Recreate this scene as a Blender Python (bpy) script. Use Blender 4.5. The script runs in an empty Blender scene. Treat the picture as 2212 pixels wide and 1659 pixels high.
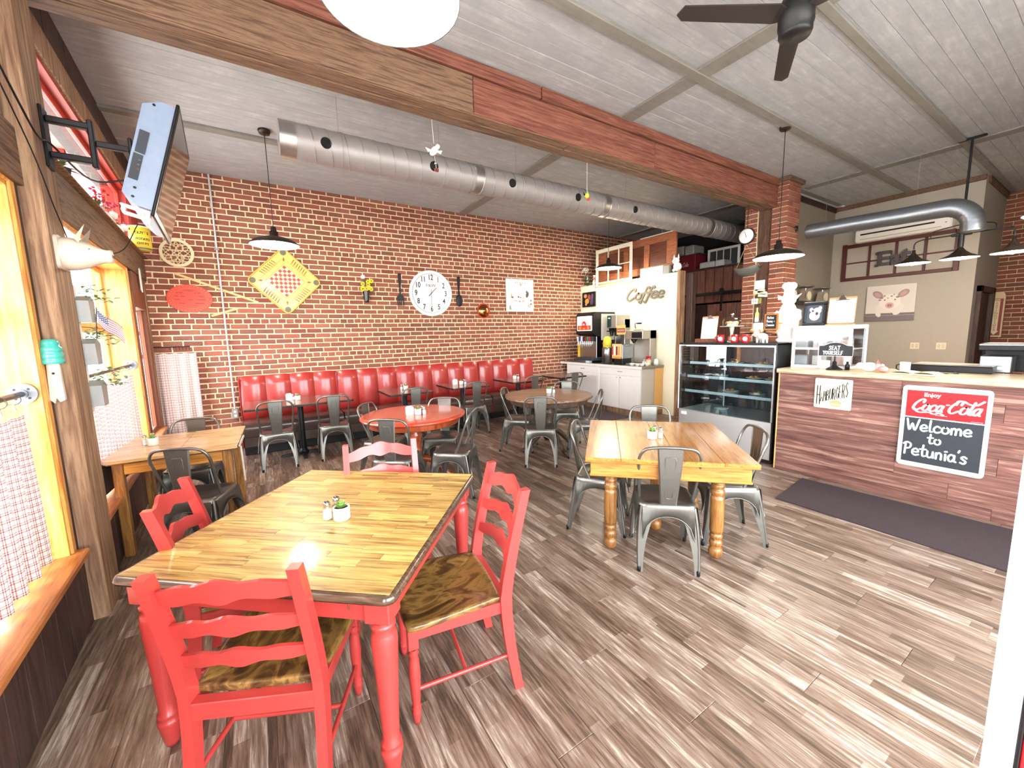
import bpy, math, random
from mathutils import Vector, Matrix, Euler
R_ = random.Random(7)
PI = math.pi
sc = bpy.context.scene
# ---------------------------------------------------------------- camera
cam_d = bpy.data.cameras.new('camera'); cam = bpy.data.objects.new('camera', cam_d)
sc.collection.objects.link(cam)
Rw = ((0.84337825, -0.53679827, -0.02368004), (-0.08744477, -0.0936369, -0.99175881), (0.53015709, 0.83849851, -0.12591152))
cam.matrix_world = Matrix(((Rw[0][0], -Rw[1][0], -Rw[2][0], 0), (Rw[0][1], -Rw[1][1], -Rw[2][1], 0), (Rw[0][2], -Rw[1][2], -Rw[2][2], 1.6), (0, 0, 0, 1)))
cam_d.sensor_width = 36; cam_d.lens = 856.22 / 2212 * 36; cam_d.clip_start = 0.05; cam_d.clip_end = 200
sc.camera = cam
# ---------------------------------------------------------------- world, exposure
w = bpy.data.worlds.new('world'); sc.world = w; w.use_nodes = True
bg = w.node_tree.nodes['Background']; bg.inputs[0].default_value = (0.93, 0.97, 1.0, 1); bg.inputs[1].default_value = 11.0
vs = sc.view_settings
vs.view_transform = 'Standard'; vs.look = 'None'; vs.gamma = 1; vs.use_curve_mapping = False; vs.exposure = 0.82
def area(name, loc, rot, sx, sy, power, col=(1, 1, 1), portal=False):
    d = bpy.data.lights.new(name, 'AREA'); d.shape = 'RECTANGLE'; d.size = sx; d.size_y = sy; d.energy = power; d.color = col
    if portal: d.cycles.is_portal = True
    o = bpy.data.objects.new(name, d); o.location = loc; o.rotation_euler = rot; sc.collection.objects.link(o); return o
WA = math.atan2(-0.9982, 0.06)          # the street wall stands a little askew to the brick wall
def SW(u, s, z=0.0): return Vector((-1.217 + 0.06 * u + 0.9982 * s, 7.1 - 0.9982 * u + 0.06 * s, z))
# daylight falls in through the street windows and the glazed entrance side
for (u, z, su, sz_) in ((2.43, 1.43, 2.3, 1.85), (5.3, 1.43, 2.3, 1.85), (8.0, 1.43, 2.0, 1.85), (1.9, 3.05, 2.8, .6), (5.4, 3.05, 2.6, .6), (8.0, 3.05, 2.0, .6)):
    area('window_portal', SW(u, -0.3, z), Euler((PI / 2, 0, WA + PI)), su, sz_, 1, portal=True)
for x in (0.5, 3.2): area('window_portal', (x, -1.75, 1.7), Euler((-PI/2, 0, PI)), 2.3, 2.7, 1, portal=True)
COL = sc.collection
def lin(h):
    h = h.lstrip('#'); v = [int(h[i:i+2], 16) / 255 for i in (0, 2, 4)]
    return tuple((c / 12.92 if c <= .04045 else ((c + .055) / 1.055) ** 2.4) for c in v) + (1,)
# ---------------------------------------------------------------- materials
class NT:
    def __init__(s, name):
        s.m = bpy.data.materials.new(name); s.m.use_nodes = True; s.t = s.m.node_tree; s.b = s.t.nodes['Principled BSDF']
    def n(s, t, **k):
        x = s.t.nodes.new(t)
        for a, v in k.items(): setattr(x, a, v)
        return x
    def l(s, a, b): s.t.links.new(a, b)
    def math(s, op, a, b=None, c=None):
        x = s.n('ShaderNodeMath', operation=op)
        for i, v in enumerate((a, b, c)):
            if v is None: continue
            if isinstance(v, (int, float)): x.inputs[i].default_value = v
            else: s.l(v, x.inputs[i])
        return x.outputs[0]
    def ramp(s, fac, cols, const=False):
        r = s.n('ShaderNodeValToRGB'); cr = r.color_ramp
        if const: cr.interpolation = 'CONSTANT'
        n = len(cols); ps = [i / max(1, n - (0 if const else 1)) for i in range(n)]
        for i, c in enumerate(cols):
            p, c = c if isinstance(c, tuple) and len(c) == 2 else (ps[i], c)
            e = cr.elements[i] if i < 2 else cr.elements.new(p)
            e.position = p; e.color = lin(c) if isinstance(c, str) else c
        s.l(fac, r.inputs[0]); return r.outputs[0]
    def mix(s, f, a, b, bt='MIX'):
        x = s.n('ShaderNodeMix', data_type='RGBA', blend_type=bt)
        for i, v in ((0, f), (6, a), (7, b)):
            if isinstance(v, (int, float)): x.inputs[i].default_value = v
            elif isinstance(v, (tuple, list)): x.inputs[i].default_value = v
            else: s.l(v, x.inputs[i])
        return x.outputs[2]
    def coords(s, scale=(1, 1, 1), rnd=False, kind='Object'):
        tc = s.n('ShaderNodeTexCoord'); mp = s.n('ShaderNodeMapping'); mp.inputs['Scale'].default_value = scale
        s.l(tc.outputs[kind], mp.inputs[0])
        if rnd:
            oi = s.n('ShaderNodeObjectInfo'); cb = s.n('ShaderNodeCombineXYZ')
            s.l(s.math('MULTIPLY', oi.outputs['Random'], 37.0), cb.inputs[0]); s.l(s.math('MULTIPLY', oi.outputs['Random'], 91.0), cb.inputs[1]); s.l(s.math('MULTIPLY', oi.outputs['Random'], 53.0), cb.inputs[2])
            s.l(cb.outputs[0], mp.inputs['Location'])
        return mp.outputs[0]
    def noise(s, vec, scale=5, detail=4, rough=.55, dist=0):
        x = s.n('ShaderNodeTexNoise'); x.inputs['Scale'].default_value = scale; x.inputs['Detail'].default_value = detail
        x.inputs['Roughness'].default_value = rough; x.inputs['Distortion'].default_value = dist
        s.l(vec, x.inputs['Vector']); return x.outputs[0]
    def bump(s, h, st=.3, d=.01):
        x = s.n('ShaderNodeBump'); x.inputs['Strength'].default_value = st; x.inputs['Distance'].default_value = d
        s.l(h, x.inputs['Height']); s.l(x.outputs[0], s.b.inputs['Normal'])
    def set(s, col=None, rough=None, metal=None, coat=None, coatr=.1):
        b = s.b.inputs
        if col is not None:
            if isinstance(col, str): b['Base Color'].default_value = lin(col)
            elif isinstance(col, tuple): b['Base Color'].default_value = col
            else: s.l(col, b['Base Color'])
        if rough is not None: b['Roughness'].default_value = rough
        if metal is not None: b['Metallic'].default_value = metal
        if coat: b['Coat Weight'].default_value = coat; b['Coat Roughness'].default_value = coatr
        return s.m
_MC = {}
def mat(name, col, rough=.5, metal=0, coat=0, var=.12, ns=18, bump=0, emit=0):
    if name in _MC: return _MC[name]
    t = NT(name); c = lin(col) if isinstance(col, str) else col
    v = t.coords()
    nz = t.noise(v, ns, 3)
    d = tuple(x * (1 - var) for x in c[:3]) + (1,); e = tuple(min(1, x * (1 + var)) for x in c[:3]) + (1,)
    t.set(t.mix(nz, d, e), rough, metal, coat)
    if bump: t.bump(nz, bump)
    if emit: t.b.inputs['Emission Color'].default_value = c; t.b.inputs['Emission Strength'].default_value = emit
    _MC[name] = t.m; return t.m
def wood(name, cols, scale=(1, 14, 14), rough=.5, rnd=False, hue=0.0, coat=0, bump=.12, ns=3, dist=.6, coatr=.15):
    if name in _MC: return _MC[name]
    t = NT(name); v = t.coords(scale, rnd)
    n1 = t.noise(v, ns, 6, .62, dist)
    n2 = t.math('MULTIPLY_ADD', t.math('SUBTRACT', n1, .5), 2.1, .5)
    c = t.ramp(n2, cols)
    if hue:
        oi = t.n('ShaderNodeObjectInfo'); hs = t.n('ShaderNodeHueSaturation')
        t.l(t.math('MULTIPLY_ADD', oi.outputs['Random'], hue, 1 - hue / 2), hs.inputs['Value']); t.l(c, hs.inputs['Color']); c = hs.outputs[0]
    t.set(c, rough, 0, coat, coatr)
    if bump: t.bump(n1, bump, .004)
    _MC[name] = t.m; return t.m
def glassy(name, tint=(1, 1, 1, 1), gloss=.1, rough=0.0):
    if name in _MC: return _MC[name]
    t = NT(name); tr = t.n('ShaderNodeBsdfTransparent'); tr.inputs[0].default_value = tint
    gl = t.n('ShaderNodeBsdfGlossy'); gl.inputs['Roughness'].default_value = rough
    fr = t.n('ShaderNodeFresnel'); fr.inputs[0].default_value = 1.5
    mx = t.n('ShaderNodeMixShader'); ge = t.n('ShaderNodeNewGeometry'); ft = t.math('SUBTRACT', 1.0, ge.outputs['Backfacing'])
    t.l(t.math('MULTIPLY', t.math('ADD', t.math('MULTIPLY', fr.outputs[0], .9), gloss * .4), ft), mx.inputs[0])
    t.l(tr.outputs[0], mx.inputs[1]); t.l(gl.outputs[0], mx.inputs[2])
    t.l(mx.outputs[0], t.t.nodes['Material Output'].inputs[0]); t.t.nodes.remove(t.b)
    _MC[name] = t.m; return t.m
# ---------------------------------------------------------------- mesh builder
class MB:
    def __init__(s, M=None): s.v = []; s.f = []; s.sm = []; s.M = M
    def add(s, vs, fs, smooth=False, M=None):
        k = len(s.v)
        for p in vs:
            p = Vector(p)
            if M is not None: p = M @ p
            if s.M is not None: p = s.M @ p
            s.v.append(p)
        for f in fs: s.f.append([k + i for i in f]); s.sm.append(smooth)
        return s
    def box(s, x0, y0, z0, x1, y1, z1, M=None):
        return s.add([(x0,y0,z0),(x1,y0,z0),(x1,y1,z0),(x0,y1,z0),(x0,y0,z1),(x1,y0,z1),(x1,y1,z1),(x0,y1,z1)],
                     [(0,3,2,1),(4,5,6,7),(0,1,5,4),(1,2,6,5),(2,3,7,6),(3,0,4,7)], M=M)
    def bb(s, x0, y0, z0, x1, y1, z1, b=.006, M=None):
        # chamfered box
        xs, ys, zs = (x0, x1), (y0, y1), (z0, z1); vs = []; idx = {}
        for i in (0, 1):
            for j in (0, 1):
                for k in (0, 1):
                    sx, sy, sz = (1 if i == 0 else -1), (1 if j == 0 else -1), (1 if k == 0 else -1)
                    for a in range(3):
                        p = [xs[i] + sx * b, ys[j] + sy * b, zs[k] + sz * b]
                        p[a] = (xs[i], ys[j], zs[k])[a]; idx[(i, j, k, a)] = len(vs); vs.append(p)
        F = []
        def q(l): F.append([idx[x] for x in l])
        for a, val in ((0, 0), (0, 1), (1, 0), (1, 1), (2, 0), (2, 1)):
            o = [x for x in range(3) if x != a]; l = []
            for (p, r) in ((0, 0), (1, 0), (1, 1), (0, 1)):
                c = [0, 0, 0]; c[a] = val; c[o[0]] = p; c[o[1]] = r; l.append((*c, a))
            q(l)
        for a in range(3):
            o = [x for x in range(3) if x != a]
            for p in (0, 1):
                for r in (0, 1):
                    l = []
                    for e, ax in ((0, o[0]), (1, o[0]), (1, o[1]), (0, o[1])):
                        c = [0, 0, 0]; c[a] = e; c[o[0]] = p; c[o[1]] = r; l.append((*c, ax))
                    q(l)
        for i in (0, 1):
            for j in (0, 1):
                for k in (0, 1): q([(i, j, k, 0), (i, j, k, 1), (i, j, k, 2)])
        c = Vector(((x0 + x1) / 2, (y0 + y1) / 2, (z0 + z1) / 2)); G = []
        for f in F:
            P = [Vector(vs[i]) for i in f]; n = (P[1] - P[0]).cross(P[2] - P[0]); m = sum(P, Vector()) / len(P)
            G.append(f if n.dot(m - c) > 0 else f[::-1])
        return s.add(vs, G, M=M)
    def prism(s, poly, z0, z1, M=None, smooth=False):
        n = len(poly); ar = sum(poly[i][0] * poly[(i+1) % n][1] - poly[(i+1) % n][0] * poly[i][1] for i in range(n))
        if ar < 0: poly = poly[::-1]
        k = [(p[0], p[1], z0) for p in poly] + [(p[0], p[1], z1) for p in poly]
        s.add(k, [list(range(n))[::-1], list(range(n, 2 * n))], M=M)
        s.add(k, [(i, (i+1) % n, n + (i+1) % n, n + i) for i in range(n)], smooth, M); return s
    def lathe(s, prof, n=20, loc=(0, 0, 0), M=None, smooth=True, a0=0, a1=2 * PI):
        full = abs(a1 - a0 - 2 * PI) < 1e-6; m = n if full else n + 1
        vs = []; 
        for (r, z) in prof:
            for i in range(m):
                a = a0 + (a1 - a0) * i / n; vs.append((loc[0] + r * math.cos(a), loc[1] + r * math.sin(a), loc[2] + z))
        fs = []
        for j in range(len(prof) - 1):
            for i in range(n):
                i2 = (i + 1) % m; fs.append((j * m + i, j * m + i2, (j+1) * m + i2, (j+1) * m + i))
        return s.add(vs, fs, smooth, M)
    def cyl(s, c, r, z0, z1, n=16, M=None, r2=None):
        r2 = r if r2 is None else r2
        s.lathe([(r, z0), (r2, z1)], n, (c[0], c[1], 0), M)
        s.add([(c[0] + r * math.cos(2*PI*i/n), c[1] + r * math.sin(2*PI*i/n), z0) for i in range(n)], [list(range(n))[::-1]], M=M)
        return s.add([(c[0] + r2 * math.cos(2*PI*i/n), c[1] + r2 * math.sin(2*PI*i/n), z1) for i in range(n)], [list(range(n))], M=M)
    def tube(s, pts, r, n=8, closed=False, M=None, caps=True):
        P = [Vector(p) for p in pts]; m = len(P); rr = r if isinstance(r, (list, tuple)) else [r] * m
        T = []
        for i in range(m):
            a = P[(i - 1) % m] if (closed or i) else P[0]; b = P[(i + 1) % m] if (closed or i < m - 1) else P[-1]
            T.append((b - a).normalized())
        u = T[0].orthogonal().normalized(); vs = []
        for i in range(m):
            u = (u - T[i] * u.dot(T[i]))
            u = u.normalized() if u.length > 1e-6 else T[i].orthogonal().normalized()
            w_ = T[i].cross(u)
            for k in range(n):
                a = 2 * PI * k / n; vs.append(P[i] + (u * math.cos(a) + w_ * math.sin(a)) * rr[i])
        fs = []
        for i in range(m if closed else m - 1):
            j = (i + 1) % m
            for k in range(n): k2 = (k + 1) % n; fs.append((i*n+k, i*n+k2, j*n+k2, j*n+k))
        s.add(vs, fs, True, M)
        if caps and not closed: s.add(vs, [list(range(n))[::-1], [(m-1)*n + k for k in range(n)]], M=M)
        return s
    def sph(s, c, r, n=12, m=8, sc_=(1, 1, 1), M=None):
        pr = [(max(1e-4, math.sin(PI * i / m)) * r, -math.cos(PI * i / m) * r) for i in range(m + 1)]
        k = len(s.v); T = Matrix.Translation(Vector(c)) @ Matrix.Diagonal((*sc_, 1))
        return s.lathe(pr, n, M=(M @ T if M is not None else T))
    def build(s, name, m, parent=None):
        me = bpy.data.meshes.new(name); me.from_pydata([tuple(v) for v in s.v], [], s.f)
        me.polygons.foreach_set('use_smooth', s.sm); me.materials.append(m); me.update()
        o = bpy.data.objects.new(name, me); COL.objects.link(o)
        if parent is not None: o.parent = parent
        return o
def T(x, y, z): return Matrix.Translation((x, y, z))
def RZ(a): return Matrix.Rotation(a, 4, 'Z')
def RX(a): return Matrix.Rotation(a, 4, 'X')
def RY(a): return Matrix.Rotation(a, 4, 'Y')
def tag(o, label=None, cat=None, group=None, kind=None):
    if label: o['label'] = label
    if cat: o['category'] = cat
    if group: o['group'] = group
    if kind: o['kind'] = kind
    return o
def thing(name, label, cat, loc=(0, 0, 0), rz=0, group=None, rot=None):
    o = bpy.data.objects.new(name, None); o.empty_display_size = .1; COL.objects.link(o)
    o.location = loc; o.rotation_euler = rot if rot else (0, 0, rz); return tag(o, label, cat, group)
def wallthing(name, label, cat, loc, th=0, group=None):   # local x right, y up, z out of the wall
    return thing(name, label, cat, loc, group=group, rot=Euler((PI / 2, 0, th)))
def struct(o): o['kind'] = 'structure'; return o
KIDS = {}
def kids(o): return [c for c in COL.objects if c.parent is o]
def dup(o, loc, rz, label=None, group=None):
    ch = {}
    for c in COL.objects:
        if c.parent: ch.setdefault(c.parent.name, []).append(c)
    def rec(a, par):
        b = a.copy(); COL.objects.link(b)
        if par: b.parent = par
        for x in ch.get(a.name, []): rec(x, b)
        return b
    r = rec(o, None); r.location = loc; r.rotation_euler[2] = rz
    if label: r['label'] = label
    if group: r['group'] = group
    return r
def share(name, me, parent, loc, rot=(0, 0, 0), scale=(1, 1, 1)):
    o = bpy.data.objects.new(name, me); COL.objects.link(o); o.parent = parent; o.location = loc; o.rotation_euler = rot; o.scale = scale; return o
def cat_pts(P, n=6, closed=False):
    m = len(P); out = []
    if m < 3 and not closed: return [Vector(p) for p in P]
    P = [Vector(p) for p in P]
    for i in range(m if closed else m - 1):
        p0 = P[(i-1) % m] if (closed or i > 0) else P[0] * 2 - P[1]; p1 = P[i]; p2 = P[(i+1) % m]
        p3 = P[(i+2) % m] if (closed or i + 2 < m) else P[-1] * 2 - P[-2]
        for k in range(n):
            t = k / n; out.append(.5 * ((2 * p1) + (p2 - p0) * t + (2*p0 - 5*p1 + 4*p2 - p3) * t*t + (3*p1 - p0 - 3*p2 + p3) * t**3))
    if not closed: out.append(P[-1])
    return out
# ---------------------------------------------------------------- lettering
GL = {'W': (.86, [[(0,1),(.17,0),(.36,.62),(.54,0),(.8,1)]]), 'e': (.5, [[(.05,.27),(.4,.3),(.36,.5),(.2,.56),(.04,.38),(.05,.12),(.22,0),(.44,.08)]]),
 'l': (.26, [[(.1,1),(.07,.4),(.1,.05),(.22,.02)]]), 'c': (.46, [[(.4,.47),(.22,.56),(.04,.34),(.08,.08),(.25,0),(.42,.08)]]),
 'o': (.52, [[(.25,.56),(.06,.42),(.06,.12),(.24,0),(.42,.12),(.43,.42),(.25,.56)]]), 'm': (.74, [[(.06,.5),(.06,0)],[(.06,.34),(.2,.54),(.33,.4),(.32,0)],[(.32,.34),(.48,.54),(.6,.4),(.62,0)]]),
 't': (.4, [[(.2,.95),(.15,.3),(.2,.03),(.36,.06)],[(0,.58),(.38,.62)]]), 'P': (.56, [[(.1,0),(.14,.97)],[(0,.85),(.2,1.02),(.46,.9),(.42,.58),(.14,.45)]]),
 'u': (.52, [[(.06,.52),(.06,.12),(.2,0),(.36,.14),(.4,.52)],[(.4,.52),(.43,.02)]]), 'n': (.5, [[(.07,.5),(.07,0)],[(.07,.34),(.24,.54),(.37,.4),(.38,0)]]),
 'i': (.22, [[(.1,.5),(.11,0)],[(.06,.72),(.17,.74)]]), 'a': (.54, [[(.38,.48),(.2,.56),(.04,.34),(.1,.05),(.26,.03),(.38,.24)],[(.4,.54),(.4,.1),(.5,.02)]]),
 's': (.44, [[(.36,.48),(.2,.57),(.07,.42),(.32,.2),(.22,0),(.03,.06)]]), "'": (.16, [[(.1,1),(.05,.84)]]), ' ': (.35, []),
 'C': (.72, [[(.6,.72),(.6,.95),(.38,1.0),(.1,.62),(.05,.2),(.3,-.02),(.62,.2)]]), 'f': (.42, [[(.52,.82),(.44,1.0),(.3,.9),(.16,.2),(.06,-.3),(-.06,-.22)],[(.02,.5),(.42,.53)]]),
 '-': (.22, [[(.03,.5),(.18,.52)]]), 'N': (.66, [[(.05,0),(.08,1),(.5,0),(.52,1)]]), 'v': (.44, [[(.03,.54),(.2,0),(.38,.54)]]), 'H': (.62, [[(.06,1),(.06,0)],[(.48,1),(.48,0)],[(.06,.5),(.48,.5)]]),
 'y': (.46, [[(.04,.52),(.18,.08),(.24,.06)],[(.4,.52),(.14,-.32)]]), 'r': (.38, [[(.08,.5),(.08,0)],[(.08,.32),(.2,.52),(.34,.48)]]), '+': (.4, [[(.04,.3),(.32,.3)],[(.18,.48),(.18,.12)]]),
 'S': (.52, [[(.44,.85),(.26,1),(.06,.8),(.4,.3),(.26,0),(.02,.12)]]), 'E': (.5, [[(.44,.98),(.06,1),(.06,0),(.44,.02)],[(.06,.5),(.36,.5)]]), 'A': (.62, [[(0,0),(.26,1),(.54,0)],[(.1,.36),(.44,.36)]]),
 'T': (.54, [[(.02,.98),(.5,.98)],[(.26,.98),(.26,0)]]), 'Y': (.54, [[(.02,1),(.26,.5),(.26,0)],[(.26,.5),(.5,1)]]), 'O': (.6, [[(.28,1),(.05,.72),(.06,.25),(.28,0),(.5,.25),(.52,.72),(.28,1)]]),
 'U': (.58, [[(.05,1),(.05,.2),(.26,0),(.46,.2),(.48,1)]]), 'R': (.56, [[(.06,0),(.06,1),(.36,.95),(.42,.7),(.34,.52),(.08,.48)],[(.2,.48),(.46,0)]]), 'L': (.46, [[(.06,1),(.06,0),(.4,.02)]]), 'F': (.48, [[(.06,0),(.06,.98),(.44,1)],[(.06,.52),(.34,.52)]])}
def strokes(word, x, y, h, wd, z0, z1, mb, shear=0.0, sx=1.0, slope=0.0, sp=.06, soft=True, extra=None, taper=False):
    """hand lettering as solid strokes lying on local z = z0..z1"""
    cx = x; H_ = h
    lst = []
    for ch in word:
        wdt, sts = GL.get(ch, (.4, []))
        for st in sts: lst.append([(cx + (px * H_ * sx) + shear * py * H_, y + py * H_ + slope * (cx + px * H_ * sx - x)) for px, py in st])
        cx += (wdt + sp) * H_ * sx
    for st in (extra or []): lst.append([(x + a, y + b) for a, b in st])
    k_ = 0
    for st in lst:
        k_ += 1; zz = z1 + k_ * .00004
        P = [Vector((a, b, 0)) for a, b in st]
        if soft and len(P) > 2: P = cat_pts([(*p[:2], 0) for p in P], 5)
        L, Rr = [], []
        n = len(P)
        for i, p in enumerate(P):
            t = (P[min(n-1, i+1)] - P[max(0, i-1)]); t = t.normalized() if t.length > 1e-9 else Vector((1, 0, 0)); nn = Vector((-t.y, t.x, 0))
            ww = wd / 2 * ((.55 + .6 * abs(t.y)) if taper else 1)
            L.append(p + nn * ww); Rr.append(p - nn * ww)
        vs = [(q.x, q.y, zz) for q in L] + [(q.x, q.y, zz) for q in Rr] + [(q.x, q.y, z0) for q in L] + [(q.x, q.y, z0) for q in Rr]
        fs = []
        for i in range(n - 1):
            fs += [(i + n, i + n + 1, i + 1, i), (i, i + 1, 2*n + i + 1, 2*n + i), (n + i + 1, n + i, 3*n + i, 3*n + i + 1)]
        fs += [(0, 2*n, 3*n, n), (n-1, 2*n-1, 4*n-1, 3*n-1)]
        mb.add(vs, fs)
        for e in (P[0], P[-1]):
            r = wd / 2 * .98; mb.add([(e.x + r * math.cos(2*PI*q/10), e.y + r * math.sin(2*PI*q/10), zz + .00002) for q in range(10)], [list(range(10))])
    return cx
_dg = None
def text(s, size, x, y, z, m, parent, name='lettering', ext=.0006, align='CENTER', shear=0, sx=1.0, bold=0.0, rot=0.0, sp=1.0):
    c = bpy.data.curves.new('t', 'FONT'); c.body = s; c.size = size; c.extrude = ext; c.align_x = align; c.align_y = 'CENTER'; c.shear = shear; c.offset = bold; c.space_character = sp
    c.resolution_u = 3
    o = bpy.data.objects.new('t', c); COL.objects.link(o)
    bpy.context.view_layer.update()
    me = bpy.data.meshes.new_from_object(o.evaluated_get(bpy.context.evaluated_depsgraph_get()))
    bpy.data.objects.remove(o); bpy.data.curves.remove(c)
    me.materials.clear(); me.materials.append(m)
    q = bpy.data.objects.new(name, me); COL.objects.link(q); q.parent = parent; q.location = (x, y, z + ext); q.scale = (sx, 1, 1); q.rotation_euler = (0, 0, rot)
    return q
def rrect(x0, y0, x1, y1, r, n=4):
    P = []
    for cx, cy, a in ((x1 - r, y0 + r, -PI/2), (x1 - r, y1 - r, 0), (x0 + r, y1 - r, PI/2), (x0 + r, y0 + r, PI)):
        for i in range(n + 1): b = a + PI / 2 * i / n; P.append((cx + r * math.cos(b), cy + r * math.sin(b)))
    return P
def circ(cx, cy, rx, ry=None, n=24): ry = rx if ry is None else ry; return [(cx + rx * math.cos(2*PI*i/n), cy + ry * math.sin(2*PI*i/n)) for i in range(n)]
def ell(name, m, par, cx, cy, rx, ry, z0, z1, n=20, rot=0):
    return MB(T(cx, cy, 0) @ RZ(rot)).prism(circ(0, 0, rx, ry, n), z0, z1).build(name, m, par)
# ================================================================= SETTING
CEIL = 3.88
# ---- shared materials
t = NT('mortar'); v = t.coords((1, 1, 1)); n_ = t.noise(v, 30, 4)
m_mortar = t.set(t.ramp(n_, ['#B99C7A', '#E8D3AC', '#F2E2C0']), .9)
t.bump(n_, .5, .01)
def brickmat(name, cols, spd=.9):
    t = NT(name); oi = t.n('ShaderNodeObjectInfo'); g = t.n('ShaderNodeNewGeometry')
    r = t.math('FRACT', t.math('ADD', t.math('MULTIPLY', oi.outputs['Random'], 7.31), g.outputs['Random Per Island']))
    base = t.ramp(r, cols)
    v = t.coords((1, 1, 1), True); n1 = t.noise(v, 40, 5, .65)
    c = t.mix(t.math('MULTIPLY', t.math('SUBTRACT', n1, .35), .9), base, lin('#5E3527'), 'MIX')
    t.set(c, spd); t.bump(n1, .5, .006); return t.m
m_brick = brickmat('old_red_brick', ['#7E4739', '#8E4E3F', '#A05C49', '#8B5142', '#7D5141', '#98604D', '#844638', '#A16651'])
m_floor = None
t = NT('vinyl_plank'); tc = t.n('ShaderNodeTexCoord'); oi = t.n('ShaderNodeObjectInfo'); sp = t.n('ShaderNodeSeparateXYZ'); t.l(tc.outputs['Object'], sp.inputs[0])
rx = t.math('MULTIPLY', oi.outputs['Random'], 91.7)
bx = t.math('FLOOR', t.math('ADD', t.math('DIVIDE', sp.outputs[0], .0595), rx))
wn0 = t.n('ShaderNodeTexWhiteNoise', noise_dimensions='2D'); cb0 = t.n('ShaderNodeCombineXYZ'); t.l(bx, cb0.inputs[0]); t.l(rx, cb0.inputs[1]); t.l(cb0.outputs[0], wn0.inputs['Vector'])
by = t.math('FLOOR', t.math('ADD', t.math('DIVIDE', sp.outputs[1], .55), t.math('MULTIPLY', wn0.outputs[0], 9)))
cb = t.n('ShaderNodeCombineXYZ'); t.l(bx, cb.inputs[0]); t.l(by, cb.inputs[1]); t.l(rx, cb.inputs[2])
wn = t.n('ShaderNodeTexWhiteNoise', noise_dimensions='3D'); t.l(cb.outputs[0], wn.inputs['Vector'])
v = t.coords((34, 2.2, 1), True); ng = t.noise(v, 2.2, 7, .66, .25)
tone = t.math('ADD', t.math('MULTIPLY', wn.outputs[0], .62), t.math('MULTIPLY_ADD', t.math('SUBTRACT', ng, .5), 2.3, .22))
c = t.ramp(tone, ['#2C211B', '#493A2F', '#655144', '#7C6759', '#8A7B70', '#A3978B', '#CBC1B5'])
v2 = t.coords((9, 1.3, 1), True); n2 = t.noise(v2, 1.6, 3)
c = t.mix(t.math('MULTIPLY', n2, .55), c, lin('#94735B'), 'MULTIPLY')
c2 = t.mix(.12, c, lin('#A28B78'))
t.set(c2, .38); t.bump(ng, .1, .003); m_floor = t.m
m_floor.node_tree.nodes['Principled BSDF'].inputs['Specular IOR Level'].default_value = .45
def ceilmat(name, cols):
    t = NT(name); v = t.coords((1.6, 14, 1), True); n1 = t.noise(v, 1.7, 6, .65, .5); v2 = t.coords((1, 1, 1), True); n2 = t.noise(v2, 4.5, 7, .72)
    f = t.math('ADD', t.math('MULTIPLY', n1, .6), t.math('MULTIPLY', n2, .55))
    t.set(t.ramp(f, cols), .75); t.bump(n1, .35, .006); return t.m
m_ceil = ceilmat('worn_grey_paint', ['#5E6063', '#84868A', '#9EA0A3', '#ACAEB0', '#C6C7C8', '#A6A8AA'])
m_ceil2 = ceilmat('grey_batten_paint', ['#5B5853', '#77736D', '#8A867F', '#96928B'])
m_barn = wood('barn_wood_brown', ['#2C1D14', '#4A3324', '#634836', '#7E6049', '#624633', '#4A3225'], (1.2, 22, 22), .75, True, .25, ns=2.4)
m_barnred = wood('barn_wood_red', ['#46241B', '#633327', '#7A4535', '#8C5B47', '#704131'], (1.2, 26, 26), .75, True, .2, ns=2.2)
m_barnz = wood('barn_wood_upright', ['#4A3426', '#6E4F39', '#8C6A4E', '#A78767', '#8C6A4E'], (16, 16, 1.0), .7, True, .2, ns=2.2)
m_dark = wood('dark_panel_wood', ['#1F130E', '#33211A', '#46302A', '#573C30'], (14, 14, 1.2), .6, True, .35)
m_honey = wood('honey_trim_wood', ['#9C5A1E', '#C27A2E', '#DD9A45', '#E9B05E', '#CC8433'], (14, 14, 1.1), .38, True, .12, coat=.25)
m_sill = wood('sill_wood', ['#8A4A24', '#A9632F', '#C27B40', '#B26C38'], (1.1, 14, 14), .4, True, .1, coat=.2)
m_red = mat('red_frame_paint', '#B4372C', .45)
m_white = mat('white_paint', '#EDEAE4', .5, var=.03)
m_beige = mat('beige_wall_paint', '#A79E92', .75, var=.04)
m_cream = mat('cream_wall_paint', '#F5EED2', .75, var=.03)
m_greywall = mat('grey_wall_paint', '#8A8074', .8, var=.05)
m_black = mat('black_metal', '#17171A', .45, .3, var=.2)
m_steel = mat('brushed_steel', '#9A9C9E', .28, 1, var=.08)
m_galv = mat('galvanised', '#9A9390', .5, .35, var=.12, ns=9)
m_gun = mat('gunmetal_lacquer', '#777670', .30, .75, var=.08, ns=14)
m_pane = glassy('window_pane', (1, 1, 1, 1), .04)
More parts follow.
